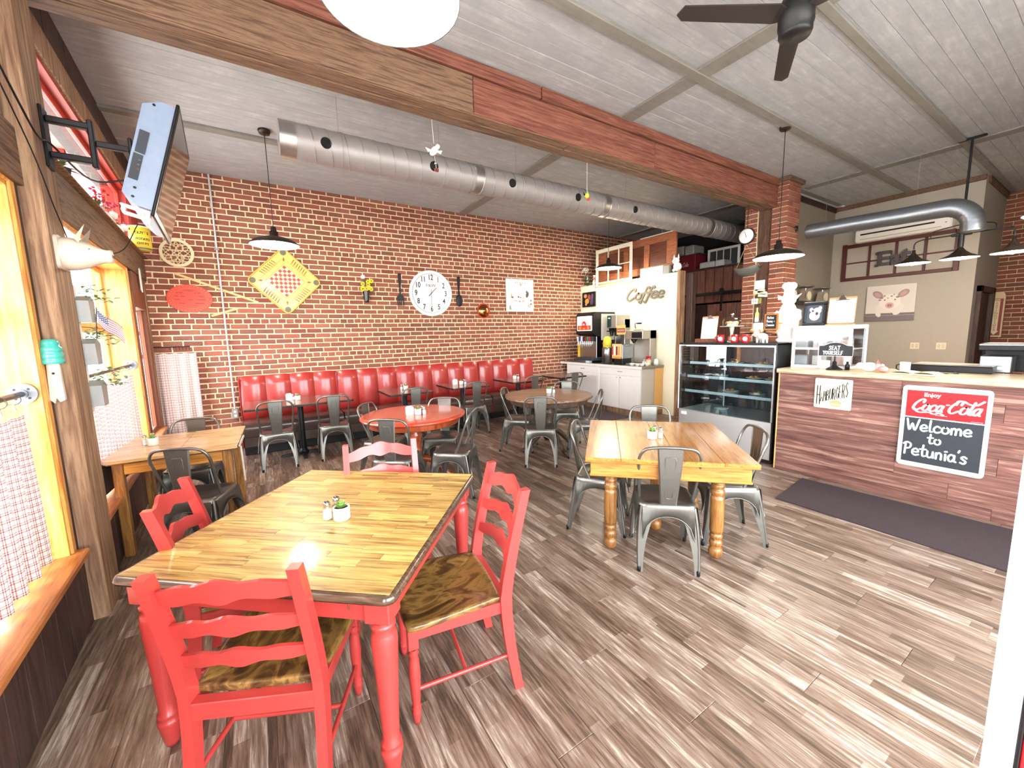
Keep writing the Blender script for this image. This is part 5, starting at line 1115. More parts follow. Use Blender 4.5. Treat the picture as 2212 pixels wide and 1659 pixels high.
t.l(c, df.inputs[0]); t.l(c, tl.inputs[0]); t.l(df.outputs[0], mx.inputs[1]); t.l(tl.outputs[0], mx.inputs[2]); t.l(mx.outputs[0], t.t.nodes['Material Output'].inputs[0])
m_plaid = t.m
def curtain(name, label, loc, rz, L, z0, z1, folds, amp=.022, seed=1):
    t = thing(name, label, 'curtain', loc, rz); r = random.Random(seed); S = int(folds * 8); V = 8; vs = []; uv = []
    ph = [r.uniform(-.5, .5) for _ in range(S + 1)]
    for a in range(V + 1):
        q = a / V
        for b in range(S + 1):
            p = b / S; w_ = math.sin(2 * PI * folds * p + .6 * math.sin(5 * p + q)) * amp * (.5 + .8 * (1 - q))
            vs.append((L * p + .3 * w_, w_ + .004 * ph[b], z0 + (z1 - z0) * q - (.012 * abs(math.sin(PI * folds * p)) if a == V else 0))); uv.append((L * 1.5 * p, (z1 - z0) * q))
    fs = []
    for a in range(V):
        for b in range(S): fs.append((a*(S+1)+b, a*(S+1)+b+1, (a+1)*(S+1)+b+1, (a+1)*(S+1)+b))
    o = MB().add(vs, fs, True).build('cloth', m_plaid, t); ul = o.data.uv_layers.new(name='uv')
    for lp_ in o.data.loops: ul.data[lp_.index].uv = uv[lp_.vertex_index]
    return t
def rod(t, L, z, n, flanges=(1, 0), r=.014):
    MB().tube([(-.05, 0, z), (L + .05, 0, z)], r, 10).build('rod', mat('iron_pipe', '#4A4C52', .4, .8), t)
    for k, e in enumerate((-.05, L + .05)):
        if flanges[k]:
            m = MB(T(e, 0, z) @ RY(PI/2)); m.cyl((0, 0), .052, -.012, .008, 20).cyl((0, 0), .022, -.02, .02, 14)
            f = m.build('flange', mat('iron_flange', '#6F7178', .4, .7), t)
            for j in range(4): a = PI/4 + j * PI/2; MB(T(e, 0, z) @ RY(PI/2)).cyl((.032 * math.cos(a), .032 * math.sin(a)), .006, -.008, .008, 8).build('screw_hole', m_black, f)
    for k in range(n):
        x = L * (k + .5) / n; MB().tube([(x + .004 * math.sin(a * 2), .026 * math.cos(a), z - .014 + .026 * math.sin(a)) for a in [2*PI*i/12 for i in range(12)]], .0018, 5, closed=True).build('curtain_ring', mat('iron_pipe', '#4A4C52', .4, .8), t)
        MB().tube([(x, 0, z - .04), (x, .004, z - .07)], .0035, 5).build('clip', m_chrome, t)
p = SW(4.195, -.045); c1 = curtain('cafe_curtain', 'red and white plaid cafe curtain on a pipe rod, in the nearest street window', (p.x, p.y, 0), WA, 2.1, .50, 1.27, 13, seed=2); rod(c1, 2.1, 1.36, 14, (1, 1))
p = SW(1.32, -.045); c2 = curtain('cafe_curtain', 'red and white plaid cafe curtain behind the window table, in the middle street window', (p.x, p.y, 0), WA, 2.2, .50, 1.27, 13, seed=5); rod(c2, 2.2, 1.36, 14, (1, 1))
c3 = curtain('cafe_curtain', 'long narrow plaid curtain hanging on a swing rod in the brick corner', (-1.20, 7.0, 0), 0, .46, .32, 1.45, 4, .016, seed=9)
MB().tube([(-.03, -.01, 1.53), (.40, 0, 1.53)], .008, 8).build('swing_rod', m_black, c3)
for k in range(7): x = .18 + .035 * k; MB().tube([(x, .024 * math.cos(a), 1.51 + .024 * math.sin(a)) for a in [2*PI*i/10 for i in range(10)]], .002, 5, closed=True).build('curtain_ring', m_black, c3)
def onpost(name, label, cat, u, s, z, rz=0): p = SW(u, s, z); return thing(name, label, cat, p, WA + rz)     # local x along wall, y into room
# ---- television on its arm
tv = onpost('television', 'silver-backed television seen edge-on, high on the window post arm', 'television', 3.78, 0, 2.72)
def tvp(u_, s_, z_): return (u_, s_, z_)
Mtv = T(0, .555, 0) @ RX(-.27) 
Mtv = Mtv @ Matrix.Diagonal((1, 1, .9, 1)); q = MB(Mtv); q.add([(.06, -.10, -.30), (.06, -.10, .30), (.06, -.02, .36), (.06, .045, .36), (.06, .045, -.36), (.06, -.02, -.36), (-.78, -.10, -.30), (-.78, -.10, .30), (-.78, -.02, .36), (-.78, .045, .36), (-.78, .045, -.36), (-.78, -.02, -.36)],
      [(0, 1, 2, 3, 4, 5)[::-1], (6, 7, 8, 9, 10, 11)] + [(i, (i+1) % 6, 6 + (i+1) % 6, 6 + i) for i in range(6)]); q.build('housing', mat('tv_silver_blue', '#8594A8', .4, .35), tv)
MB(Mtv).bb(-.80, .045, -.40, .08, .062, .385, b=.006).build('bezel', m_black, tv); MB(Mtv).box(-.77, .062, -.36, .05, .064, .355).build('screen', mat('tv_screen', '#1A1512', .08, coat=.6), tv)
MB(Mtv).box(.0605, -.085, -.02, .066, -.04, .13).box(.0605, -.088, -.20, .066, -.045, -.03).build('port_recess', mat('port_dark', '#2A3038', .6), tv)
for k in range(3): MB(Mtv @ T(.067, -.055, -.07 - .03 * k) @ RY(PI/2)).cyl((0, 0), .008, -.002, .006, 10).build('socket', m_chrome, tv)
for zz in (.32, -.25, -.31): MB(Mtv @ T(.061, -.05, zz) @ RY(PI/2)).cyl((0, 0), .008, 0, .002, 10).build('screw', m_black, tv)
MB(Mtv).bb(.0, -.10, -.385, .055, .03, -.37).bb(.0, .02, -.46, .055, .04, -.37).bb(.0, -.09, -.42, .055, -.075, -.37).bb(.0, -.085, -.43, .055, .035, -.415).build('white_bracket', mat('gloss_white', '#EDEFF2', .3), tv)
ar = tv; TA = T(.02, .10, 0)
MB(TA).bb(-.05, -.0, -.16, .05, .015, .16).bb(-.02, .015, .085, .02, .19, .12).bb(-.02, .015, -.10, .02, .19, -.065).bb(-.022, .175, -.12, .022, .20, .14).build('double_arm', m_black, ar)
MB(TA).bb(-.015, .20, -.0, .015, .355, .035).bb(-.03, .34, -.05, .03, .36, .08).build('single_arm', m_black, ar)
cbl = onpost('power_cable', 'thin dark cable drooping across the window post to the television', 'cable', 3.85, .0, 2.6)
MB().tube(cat_pts([(1.0, .11, .45), (.35, .12, .12), (.16, .125, .05), (0, .13, .08), (-.1, .25, -.05), (-.1, .42, -.02)], 6), .005, 6).tube(cat_pts([(.9, .11, .35), (.3, .12, -.05), (.0, .115, -.30), (-.25, .12, -.42), (-.3, .3, -.42), (-.2, .42, -.25)], 6), .003, 5).build('wire', m_black, cbl)
# ---- white ceramic pig head
ph_ = onpost('pig_head_mount', 'white ceramic pig head mounted on the window post, snout into the room', 'wall ornament', 3.86, .10, 2.10)
m_cer = mat('unglazed_white', '#C9BBA9', .45, coat=.15, var=.03)
MB().prism(rrect(-.085, -.09, .085, .09, .03), 0, .015, M=RX(-PI/2)).build('back_plate', m_cer, ph_)
hd = MB(RX(-PI/2)); hd.lathe([(.088, .01), (.09, .04), (.085, .07), (.072, .11), (.055, .14), (.042, .165), (.036, .19), (.038, .205), (.034, .212), (.0, .213)], 22)
hd.build('head', m_cer, ph_)
for sx in (-1, 1): 
    MB().add([(sx*.015, .085, .07), (sx*.085, .095, .05), (sx*.065, .125, .16), (sx*.05, .07, .08)], [(0, 1, 2), (2, 1, 0), (0, 2, 3), (3, 2, 1)]).build('ear', m_cer, ph_)
    MB(T(sx * .013, .214, 0)).sph((0, 0, 0), .007, 8, 6, (1, .3, 1.4)).build('nostril', mat('nostril', '#6A4A40', .7), ph_); MB().sph((sx * .052, .125, .025), .006, 8, 6).build('eye', m_black, ph_)
# ---- glass insulator hook
ins = onpost('glass_insulator', 'teal glass insulator on a weathered wooden peg hanging on the post', 'wall ornament', 4.05, .05, 1.47, PI / 2)
MB().lathe([(.0, .16), (.025, .158), (.036, .14), (.036, .12), (.044, .115), (.044, .095), (.038, .09), (.046, .082), (.047, .062), (.04, .056), (.046, .048), (.046, .03), (.03, .03)], 20).build('insulator', mat('teal_glass', '#3FA89A', .12, coat=.6, var=.25, ns=10), ins)
MB().prism([(-.028, -.16), (-.012, -.18), (-.004, -.15), (.006, -.175), (.026, -.165), (.024, .04), (-.022, .04)], -.018, .012, M=RX(PI/2)).build('wooden_peg', wood('driftwood', ['#8C7C68', '#C9BCA6', '#E4DAC8'], (20, 20, 2), .8), ins)
MB().sph((.0, -.018, -.02), .006, 8, 6).build('nail', m_black, ins)
# ---- galvanised wall pots
m_zinc = mat('aged_zinc', '#A3A5A3', .5, .5, var=.2, ns=14)
wr = onpost('hanging_board', 'pale narrow board hanging beside the post and carrying the zinc wall pots', 'board', 3.60, .085, 1.5)
MB().bb(-.02, -.012, -.33, .05, 0.0, .46).build('board', mat('board_white', '#E5E1DB', .6), wr)
for z, lab in ((1.73, 'top zinc wall pot with trailing greenery beside the window post'), (1.47, 'middle zinc wall pot with a small flag beside the window post'), (1.21, 'bottom zinc wall pot with trailing greenery beside the window post')):
    p_ = onpost('wall_pot', lab, 'plant pot', 3.60, .085, z); p_['group'] = 'zinc wall pots'; p_.scale = (1.25, 1.25, 1.3)
    MB().prism([(-.045, .0), (.045, 0), (.055, .10), (0, .125), (-.055, .10)], .0, .05, M=Matrix(((1,0,0,0),(0,0,1,0),(0,1,0,0),(0,0,0,1)))).build('pot', m_zinc, p_)
    g = MB(); r = random.Random(int(z * 100))
    for k in range(46):
        a = r.uniform(-.3, 2.6); L = r.uniform(.02, .13); leafmesh(g, (-.02 + r.uniform(-.05, .05) - L * .3, .02 + L * .9 * abs(math.sin(a)) , .11 + r.uniform(-.02, .07)), .028, .016, r.uniform(0, 6.28), r.uniform(-.3, 1), .3)
    o = g.build('foliage', mat('pale_foliage', '#6E8C58', .6, var=.3, ns=20), p_); o['kind'] = 'stuff'
fg = onpost('small_flag', 'small American flag on a stick in the middle wall pot', 'flag', 3.56, .13, 1.54); fg.scale = (1.3, 1.4, 1.3)
MB().tube([(0, 0, .0), (.0, .02, .22)], .002, 5).build('stick', m_black, fg)
def flagp(a, b): # a along fly 0..1, b down 0..1
    return (-.02 * a, .02 + .075 * a, .215 - .075 * b - .10 * a - .008 * math.sin(6 * a))
for k in range(13):
    b0, b1 = k / 13, (k + 1) / 13; vs = []; S = 8
    for i in range(S + 1): vs += [flagp(i / S, b0), flagp(i / S, b1)]
    fs = [(2*i, 2*i+1, 2*i+3, 2*i+2) for i in range(S)]
    q = MB().add(vs, fs, True).add([(a + .0012, b, c) for a, b, c in vs], [f[::-1] for f in fs], True); q.build('stripe', R2('#B22234' if k % 2 == 0 else '#F5F3F0'), fg)
vs = []; 
for i in range(4): vs += [tuple(Vector(flagp(i / 7.5, 0)) + Vector((.0022, 0, 0))), tuple(Vector(flagp(i / 7.5, .54)) + Vector((.0022, 0, 0)))]
cn = MB().add(vs, [(2*i, 2*i+1, 2*i+3, 2*i+2) for i in range(3)]).build('blue_canton', R2('#2E3566'), fg)
q = MB()
for i in range(5):
    for j in range(4): p = Vector(flagp(.04 + i * .075, .07 + j * .13)); q.add([p + Vector((.003, .0022 * math.cos(a), .0022 * math.sin(a))) for a in [2*PI*k/5 for k in range(5)]], [(0, 1, 2, 3, 4)])
q.build('stars', m_wht, cn)
# ---- pig silhouette, chip can, flowers on the header ledge
ps = onpost('pig_cutout', 'small white pig-shaped cutout on the header board near the brick corner', 'wall ornament', .62, .05, 2.34)
MB().prism([(x * .9, y) for x, y in [(.0, .14), (.03, .13), (.05, .08), (.055, .0), (.05, -.07), (.06, -.12), (.04, -.13), (.02, -.09), (-.01, -.10), (-.01, -.14), (-.03, -.14), (-.035, -.06), (-.04, .03), (-.03, .11)]], 0, .01, M=Matrix(((1,0,0,0),(0,0,1,0),(0,1,0,0),(0,0,0,1)))).build('cutout', m_white, ps)
cn_ = onpost('chip_can', 'large yellow potato chip can on the header ledge by the brick wall', 'can', .62, .10, 2.69)
_mm = MB().lathe([(.0, 0), (.10, 0), (.10, .25), (.0, .25)], 28, (0, 0, 0)); _mm.build('can_body', R2('#E3C83A'), cn_)
MB().lathe([(.103, .25), (.103, .265), (.0, .266)], 28).build('lid', R2('#EFE7B0'), cn_); MB().lathe([(.101, 0), (.102, .02)], 28).build('base_band', R2('#5A6A52'), cn_)
def cantext(s, zz, sz):
    W = len(s) * sz * .62
    for i, chh in enumerate(s):
        a = (i - (len(s) - 1) / 2) * sz * .62 / .10; a0 = .35
        th = a0 + a      # angle from +u towards the viewer
        o = text(chh, sz, 0, 0, 0, m_ink, cn_, bold=.001); d = Vector((math.cos(th - .0), math.sin(th), 0))
        o.rotation_euler = (PI / 2, 0, th + PI / 2); o.location = (d.x * .1015, d.y * .1015, zz)
cantext("GUY'S", .185, .042); cantext('POTATO', .115, .036); cantext('CHIPS', .065, .036)
led = onpost('ledge_shelf', 'narrow ledge shelf on top of the header board under the upper windows', 'shelf', 1.9, 0, 2.682); MB().bb(-1.9, -.12, 0.0, 1.75, .09, .008).build('shelf', m_barnz, led)
def flowerpot(u, z, col, lab, potc):
    p_ = onpost('flower_pot', lab, 'plant', u, .0, z); MB().lathe([(.0, 0), (.045, 0), (.06, .09), (.055, .09), (.0, .08)], 16).build('pot', R2(potc), p_); g = MB(); f_ = MB(); r = random.Random(int(u * 77))
    for k in range(40): leafmesh(g, (0, 0, .08), r.uniform(.05, .12), .02, r.uniform(0, 6.3), r.uniform(.1, 1.3), .4)
    o = g.build('leaves', mat('leaf_green', '#4E7A45', .6, var=.3), p_); o['kind'] = 'stuff'
    if col:
        for k in range(22): f_.sph((r.uniform(-.1, .1), r.uniform(-.03, .08), .12 + r.uniform(0, .12)), .014, 7, 5, (1, 1, .7))
        o = f_.build('blossoms', R2(col), p_); o['kind'] = 'stuff'
flowerpot(2.15, 2.69, '#C8102E', 'pot of bright red flowers on the ledge behind the television', '#E8E0D8'); flowerpot(1.7, 2.69, '#A3163F', 'pot of dark pink flowers on the ledge', '#E8E4DC'); flowerpot(1.25, 2.69, None, 'small leafy green plant on the ledge nearest the chip can', '#7F8F7A'); flowerpot(3.1, 2.69, None, 'leafy green plant in a dark pot on the ledge beside the window post', '#4A4540')
for u, lab, cl in ((1.45, 'white ceramic pig with a red nose on the ledge', '#EFEAE2'), (1.95, 'white ceramic pig face with pink cheeks on the ledge among the flowers', '#F4EEE6')):
    p_ = onpost('ceramic_pig', lab, 'figurine', u, .03, 2.69); MB().sph((0, 0, .05), .05, 14, 8, (1.3, .9, 1)).sph((.0, .05, .075), .035, 12, 8).build('body', R2(cl), p_); MB().sph((0, .085, .07), .013, 8, 6, (1.2, .6, 1)).build('nose', R2('#C8433C'), p_)
    MB().add([(-.02, .05, .10), (-.045, .05, .10), (-.03, .05, .135)], [(0, 1, 2), (2, 1, 0)]).add([(.02, .05, .10), (.045, .05, .10), (.03, .05, .135)], [(0, 1, 2), (2, 1, 0)]).build('ears', R2(cl), p_)
# ================================================================= BRICK WALL DECOR
WY = 7.096
gr = wallthing('carved_medallion', 'round cream openwork medallion at the left end of the brick wall', 'wall ornament', (-.825, WY, 2.79)); m_lat = mat('cream_resin', '#E3D3A8', .5)
def ringm(mb, r0, r1, z0, z1, n=40, cx=0, cy=0, a=1, b=1): 
    vs = []
    for (r, z) in ((r0, z0), (r1, z0), (r1, z1), (r0, z1)): vs += [(cx + a * r * math.cos(2*PI*i/n), cy + b * r * math.sin(2*PI*i/n), z) for i in range(n)]
    mb.add(vs, [(j*n+i, ((j+1) % 4)*n+i, ((j+1) % 4)*n+(i+1) % n, j*n+(i+1) % n) for j in range(4) for i in range(n)]); return mb
ringm(MB(), .150, .185, 0, .022).build('outer_ring', m_lat, gr); pt_ = MB(); ringm(pt_, .018, .028, .002, .018)
for k in range(6):
    a = PI * k / 3
    for s_ in (-1, 1): pt_.tube([(math.cos(a) * (.03 + .085 * q) - math.sin(a) * s_ * .032 * math.sin(PI * q), math.sin(a) * (.03 + .085 * q) + math.cos(a) * s_ * .032 * math.sin(PI * q), .010) for q in [i / 8 for i in range(9)]], .0055, 6)
    a2 = a + PI / 6
    for s_ in (-1, 1):
        pt_.tube([(math.cos(a2 + s_ * .32 * (1 - q)) * (.08 + .07 * q) , math.sin(a2 + s_ * .32 * (1 - q)) * (.08 + .07 * q), .010) for q in [i / 6 for i in range(7)]], .005, 6)
        pt_.tube([(math.cos(a + s_ * .26 * q) * (.115 + .035 * q), math.sin(a + s_ * .26 * q) * (.115 + .035 * q), .010) for q in [i / 5 for i in range(6)]], .0045, 6)
        pt_.tube([(math.cos(a2 + s_ * .15 * q) * (.05 + .05 * q), math.sin(a2 + s_ * .15 * q) * (.05 + .05 * q), .010) for q in [i / 5 for i in range(6)]], .0045, 6)
pt_.build('petal_tracery', m_lat, gr)
ov = wallthing('oval_sign', 'oval red wooden sign with carved lines of lettering, left of the conduit', 'sign', (-.745, WY, 2.185)); m_ovr = mat('bright_red_paint', '#D93A26', .45)
MB().prism(circ(0, 0, .25, .19, 40), 0, .02).build('oval_board', m_ovr, ov); ringm(MB(), .98, 1.0, .02, .0225, 44, 0, 0, .195, .14).build('inner_line', R2('#7E8A3A'), ov)
for yy, segs in ((.075, ((-.14, -.12), (-.11, -.07), (.05, .08), (.09, .12))), (.03, ((-.16, -.12), (-.10, -.05), (.09, .15))), (-.015, ((-.16, -.11), (-.02, .03), (.08, .17))), (-.065, ((-.12, -.06), (.05, .16)))):
    for a, b in segs: MB().box(a, yy - .005, .0195, b, yy + .005, .0225).build('carved_slot', R2('#8E1A14'), ov)
m_gold = R2('#C9A24A')
for i in range(34):
    a = 2 * PI * i / 34
    if abs(math.sin(a)) > .05: MB(T(.222 * math.cos(a), .165 * math.sin(a), .02) @ RZ(a)).bb(-.007, -.003, 0, .007, .003, .003, b=.0006).build('gilt_mark', m_gold, ov)
MB().prism([(-.07, .105), (-.02, .12), (.0, .125), (.02, .12), (.07, .105), (.02, .095), (-.02, .095)], .02, .023).build('winged_emblem', R2('#A3321E'), ov)
def stick(a, b, lab, wd=.03):
    A = Vector(a); B = Vector(b); L = (B - A).length; an = math.atan2(B.y - A.y, B.x - A.x)
    t = wallthing('yardstick', lab, 'ruler', ((A.x + B.x) / 2, WY, (A.y + B.y) / 2)); MB(RZ(an)).bb(-L/2, -wd/2, 0, L/2, wd/2, .006, b=.001).build('stick', R2('#D9B876'), t)
    q = MB(RZ(an))
    for k in range(int(L / .03)): q.box(-L/2 + .015 + k * .03, -wd/2 + .001, .006, -L/2 + .017 + k * .03, -wd/2 + .01, .0065)
    q.build('tick_marks', m_ink, t)
stick((-.88, 2.52), (.05, 2.15), 'long pale yardstick slanting down behind the conduit on the brick wall'); stick((-.53, 1.95), (-.21, 2.06), 'short pale ruler slanting up across the conduit below the yardstick')
bd = wallthing('carrom_board', 'yellow carrom board with red checkerboard hung as a diamond on the brick wall', 'game board', (.43, WY, 2.475)); Mb = RZ(PI / 4); h = .355; m_yel = mat('board_yellow', '#E6CF5E', .4, coat=.2, var=.06)
MB(Mb).prism(rrect(-h, -h, h, h, .07, 6), 0, .012).build('board_face', m_yel, bd)
rim_ = rrect(-h, -h, h, h, .07, 6); MB(Mb).tube([(*p, .016) for p in rim_], .012, 6, closed=True).build('rim', R2('#C9A64A'), bd)
q = MB(Mb).box(-.172, -.172, .012, .172, .172, .0128); q.build('check_field', R2('#F3E6A8'), bd); q = MB(Mb)
for i in range(8):
    for j in range(8):
        if (i + j) % 2 == 0: q.box(-.168 + i * .042, -.168 + j * .042, .0125, -.126 + i * .042, -.126 + j * .042, .0136)
q.build('red_squares', R2('#C8321E'), bd)
q = MB(Mb); 
for a in range(4): q.tube([tuple((RZ(a * PI/2) @ Vector((-.186, -.186, .013)))), tuple((RZ(a * PI/2) @ Vector((.186, -.186, .013))))], .0025, 4).tube([tuple((RZ(a * PI/2) @ Vector((-.25, -.25, .013)))), tuple((RZ(a * PI/2) @ Vector((.25, -.25, .013))))], .0022, 4)
q.build('border_lines', R2('#7A3A1A'), bd); q = MB(Mb)
for a in range(4):
    Ra = RZ(a * PI / 2)
    for k in range(7):
        x = -.115 + k * .038
        P0 = [(x - .016, -.262, .013), (x + .008, -.262, .013), (x + .02, -.325, .013)]
        q.tube([tuple(Ra @ Vector(p)) for p in P0], [.003, .004, .007], 4)
        q.add([tuple(Ra @ Vector(p)) for p in ((x + .012, -.33, .0135), (x + .03, -.325, .0135), (x + .012, -.30, .0135))], [(0, 1, 2)]); q.tube([tuple(Ra @ Vector((x + .008, -.30, .013))), tuple(Ra @ Vector((x + .008, -.235, .013)))], .003, 4)
    q.add([tuple(Ra @ Vector(p)) for p in ((-.25, -.25, .0135), (-.235, -.215, .0135), (-.205, -.205, .0135), (-.215, -.235, .0135))], [(0, 1, 2, 3)])
q.build('arrow_prints', R2('#A8321C'), bd)
for a in range(4): v_ = Mb @ RZ(a * PI / 2) @ Vector((h - .055, h - .055, 0)); MB().prism(circ(v_.x, v_.y, .042, n=20), .0125, .014).build('corner_pocket', mat('net_pocket', '#6E6A5C', .8, var=.4, ns=80), bd)
vs_ = wallthing('wall_vase', 'black ribbed wall vase with yellow daisies on the brick wall', 'vase', (1.60, WY, 2.18))
q = MB(RX(-PI/2)); q.lathe([(.0, 0), (.035, 0)] + [(.036 + .0035 * k + (.004 if k % 2 else 0), .02 + .026 * k) for k in range(8)], 16, (0, 0, 0)); 
for i in range(len(q.v)): q.v[i] = Vector((q.v[i].x, q.v[i].z if False else q.v[i].y, q.v[i].z))
q.v = [Vector((v_.x, v_.y, v_.z + .05)) for v_ in q.v]
q.build('ribbed_vase', mat('black_vase', '#15171A', .25, coat=.4), vs_)
r = random.Random(4)
for k in range(11):
    cx, cy, cz = r.uniform(-.10, .09), .26 + r.uniform(-.06, .12), .08 + r.uniform(0, .06); f_ = MB()
    for j in range(9): a = 2*PI*j/9; f_.add([(cx, cy, cz), (cx + .03*math.cos(a-.25), cy + .03*math.sin(a-.25), cz + .008), (cx + .040*math.cos(a), cy + .040*math.sin(a), cz + .006), (cx + .03*math.cos(a+.25), cy + .03*math.sin(a+.25), cz + .008)], [(0, 1, 2, 3)])
    o = f_.build('daisy', R2('#F2D62E'), vs_); MB().sph((cx, cy, cz + .006), .009, 8, 5).build('flower_centre', R2('#4A3A14'), o)
q = MB()
for k in range(50): leafmesh(q, (r.uniform(-.06, .12), .2 + r.uniform(-.05, .15), .05), .06, .012, r.uniform(0, 6.3), r.uniform(-.5, 1), .4)
o = q.build('greenery', R2('#5A5A32'), vs_); o['kind'] = 'stuff'; MB().prism(circ(-.05, .41, .035, n=6), .06, .12).build('paper_cup', R2('#D9C3C8'), vs_)
def profile_solid(name, lab, cat, loc, outline, z0, z1, m):
    t = wallthing(name, lab, cat, loc); MB().prism(outline, z0, z1).build(name + '_body', m, t); return t
fk = wallthing('giant_fork', 'oversized black fork hung left of the wall clock', 'wall ornament', (2.19, WY, 2.415)); hdl = [(-.028, .27), (-.02, .285), (.02, .285), (.028, .27), (.024, .16), (.010, .02), (.012, -.07), (.055, -.11), (.062, -.16), (-.062, -.16), (-.055, -.11), (-.012, -.07), (-.010, .02), (-.024, .16)]
MB().prism(hdl, 0, .02).build('handle', m_black, fk)
for k in range(4): x = -.052 + k * .0347; MB().prism([(x - .0085, -.15), (x + .0085, -.15), (x + .004, -.285), (x - .004, -.285)], .002, .016).build('tine', m_black, fk)
spn = wallthing('giant_spoon', 'oversized black spoon hung right of the wall clock', 'wall ornament', (3.325, WY, 2.42)); MB().prism([(-.028, .27), (-.02, .285), (.02, .285), (.028, .27), (.024, .16), (.010, .02), (.012, -.06), (-.012, -.06), (-.010, .02), (-.024, .16)], 0, .02).build('handle', m_black, spn)
MB().sph((0, -.165, .012), .1, 20, 10, (.68, 1.18, .16)).build('bowl', m_black, spn)
ckk = wallthing('wall_clock', 'large round white wall clock reading half past one, between the giant fork and spoon', 'clock', (2.76, WY, 2.37))
MB().lathe([(.0, 0), (.41, 0), (.415, .02), (.405, .035), (.385, .035), (.375, .022), (.0, .022)], 56).build('rim', mat('clock_white', '#F2F0EC', .4, var=.01), ckk); ringm(MB(), .352, .358, .0222, .0235, 60).build('dial_ring', R2('#5A6470'), ckk)
for k in range(1, 13): a = PI / 2 - k * PI / 6; text(str(k), .135, .285 * math.cos(a), .285 * math.sin(a), .0222, m_ink, ckk, 'numeral', bold=.0025, sx=.75)
text('F&W', .075, 0, .14, .0222, m_ink, ckk, sx=1.2); text('EST. 1898', .018, 0, -.20, .0222, R2('#8A8A88'), ckk, sp=1.3)
for L, a, w_ in ((.15, PI/2 - 1.5 * PI/6 , .014), (.24, -PI/2, .008)): MB(RZ(a)).prism([(-.07, -w_/2), (L, -w_/3), (L, w_/3), (-.07, w_/2)], .026, .028).build('hour_hand' if w_ > .01 else 'minute_hand', m_ink, ckk)
cm = wallthing('copper_mold', 'small domed copper jelly mould in a red ring under the giant spoon', 'wall ornament', (3.85, WY, 2.065)); MB().sph((0, 0, .01), .12, 24, 12, (1.05, 1.1, .5)).build('dome', mat('polished_copper', '#C9854A', .14, 1, var=.05), cm); ringm(MB(), .125, .14, 0, .02, 32, 0, 0, 1, 1.07).build('red_ring', R2('#C0341F'), cm); MB().prism([(-.03, .13), (0, .17), (.03, .13)], 0, .012).build('tab', R2('#C0341F'), cm)
cv_ = wallthing('farm_canvas', 'white canvas print of farm animals around a dinner table under a chandelier', 'picture', (4.725, WY, 2.39)); MB().bb(-.34, -.335, 0, .34, .335, .035, b=.004).build('canvas', mat('canvas_white', '#F4F3F0', .7, var=.01), cv_)
def dab(nm, col, *a): ell(nm, R2(col), cv_, *a, .035, .0362 + R_.random() * .0008, 12)
for k in range(5): x = -.10 + .05 * k; MB().tube([(.01, .24, .036), (x, .215, .036), (x * 1.15, .25, .036)], .003, 4).build('chandelier_arm', R2('#8A8468'), cv_); dab('candle', '#4A4438', x * 1.15, .26, .008, .01)
dab('chandelier_bowl', '#C9A45A', .01, .215, .022, .02)
for a in ((.175, .02, .035, .065, -.3), (.16, .08, .02, .025, 0)): ell('black_cow', R2('#2E2E30'), cv_, *a[:4], .035, .0366, 14, a[4])
for a, cl in (((-.22, .0, .02, .035), '#B9A56A'), ((-.2, -.04, .03, .02), '#4A4A48'), ((-.06, -.01, .045, .035), '#D8D4CC'), ((-.05, -.03, .02, .018), '#2E2E30'), ((.0, -.04, .022, .012), '#3A3A3C'), ((.08, -.05, .05, .035), '#E0B8AC'), ((.09, -.04, .02, .012), '#9A6A5A'), ((.25, -.06, .03, .03), '#D8D0C4'), ((.27, -.10, .02, .02), '#3E3A38'), ((-.12, -.11, .05, .008), '#8E8A80'), ((-.02, -.12, .03, .01), '#5A5650'), ((.07, -.11, .03, .018), '#D99A90'), ((-.26, -.25, .018, .05), '#6E7A48'), ((-.24, -.28, .02, .02), '#C9A24A'), ((.22, -.21, .05, .04), '#D9A09A'), ((.27, -.17, .022, .02), '#4A4648')): dab('painted_animal', cl, *a)
for k in range(8): MB().box(-.10 + k * .026, -.29, .035, -.094 + k * .026, -.21 - .02 * (k % 2), .0362).build('chair_stroke', R2('#8A8884'), cv_)
cd_ = thing('conduit', 'white electrical conduit running down the brick wall into an outlet box', 'conduit', (-.38, 7.07, 0)); MB().tube([(0, 0, .58), (0, 0, 3.87)], .012, 10).build('pipe', mat('conduit_white', '#C9CCCF', .4, .3), cd_)
ob_ = MB().bb(-.04, -.02, .45, .04, .026, .60, b=.006).build('outlet_box', m_galv, cd_)
for zz in (.495, .555): MB().bb(-.016, -.026, zz - .018, .016, -.02, zz + .018, b=.004).build('receptacle', m_white, ob_)
for zz in (1.6, 2.86): MB().bb(-.03, -.015, zz, .03, .026, zz + .025, b=.003).build('strap', m_galv, cd_)
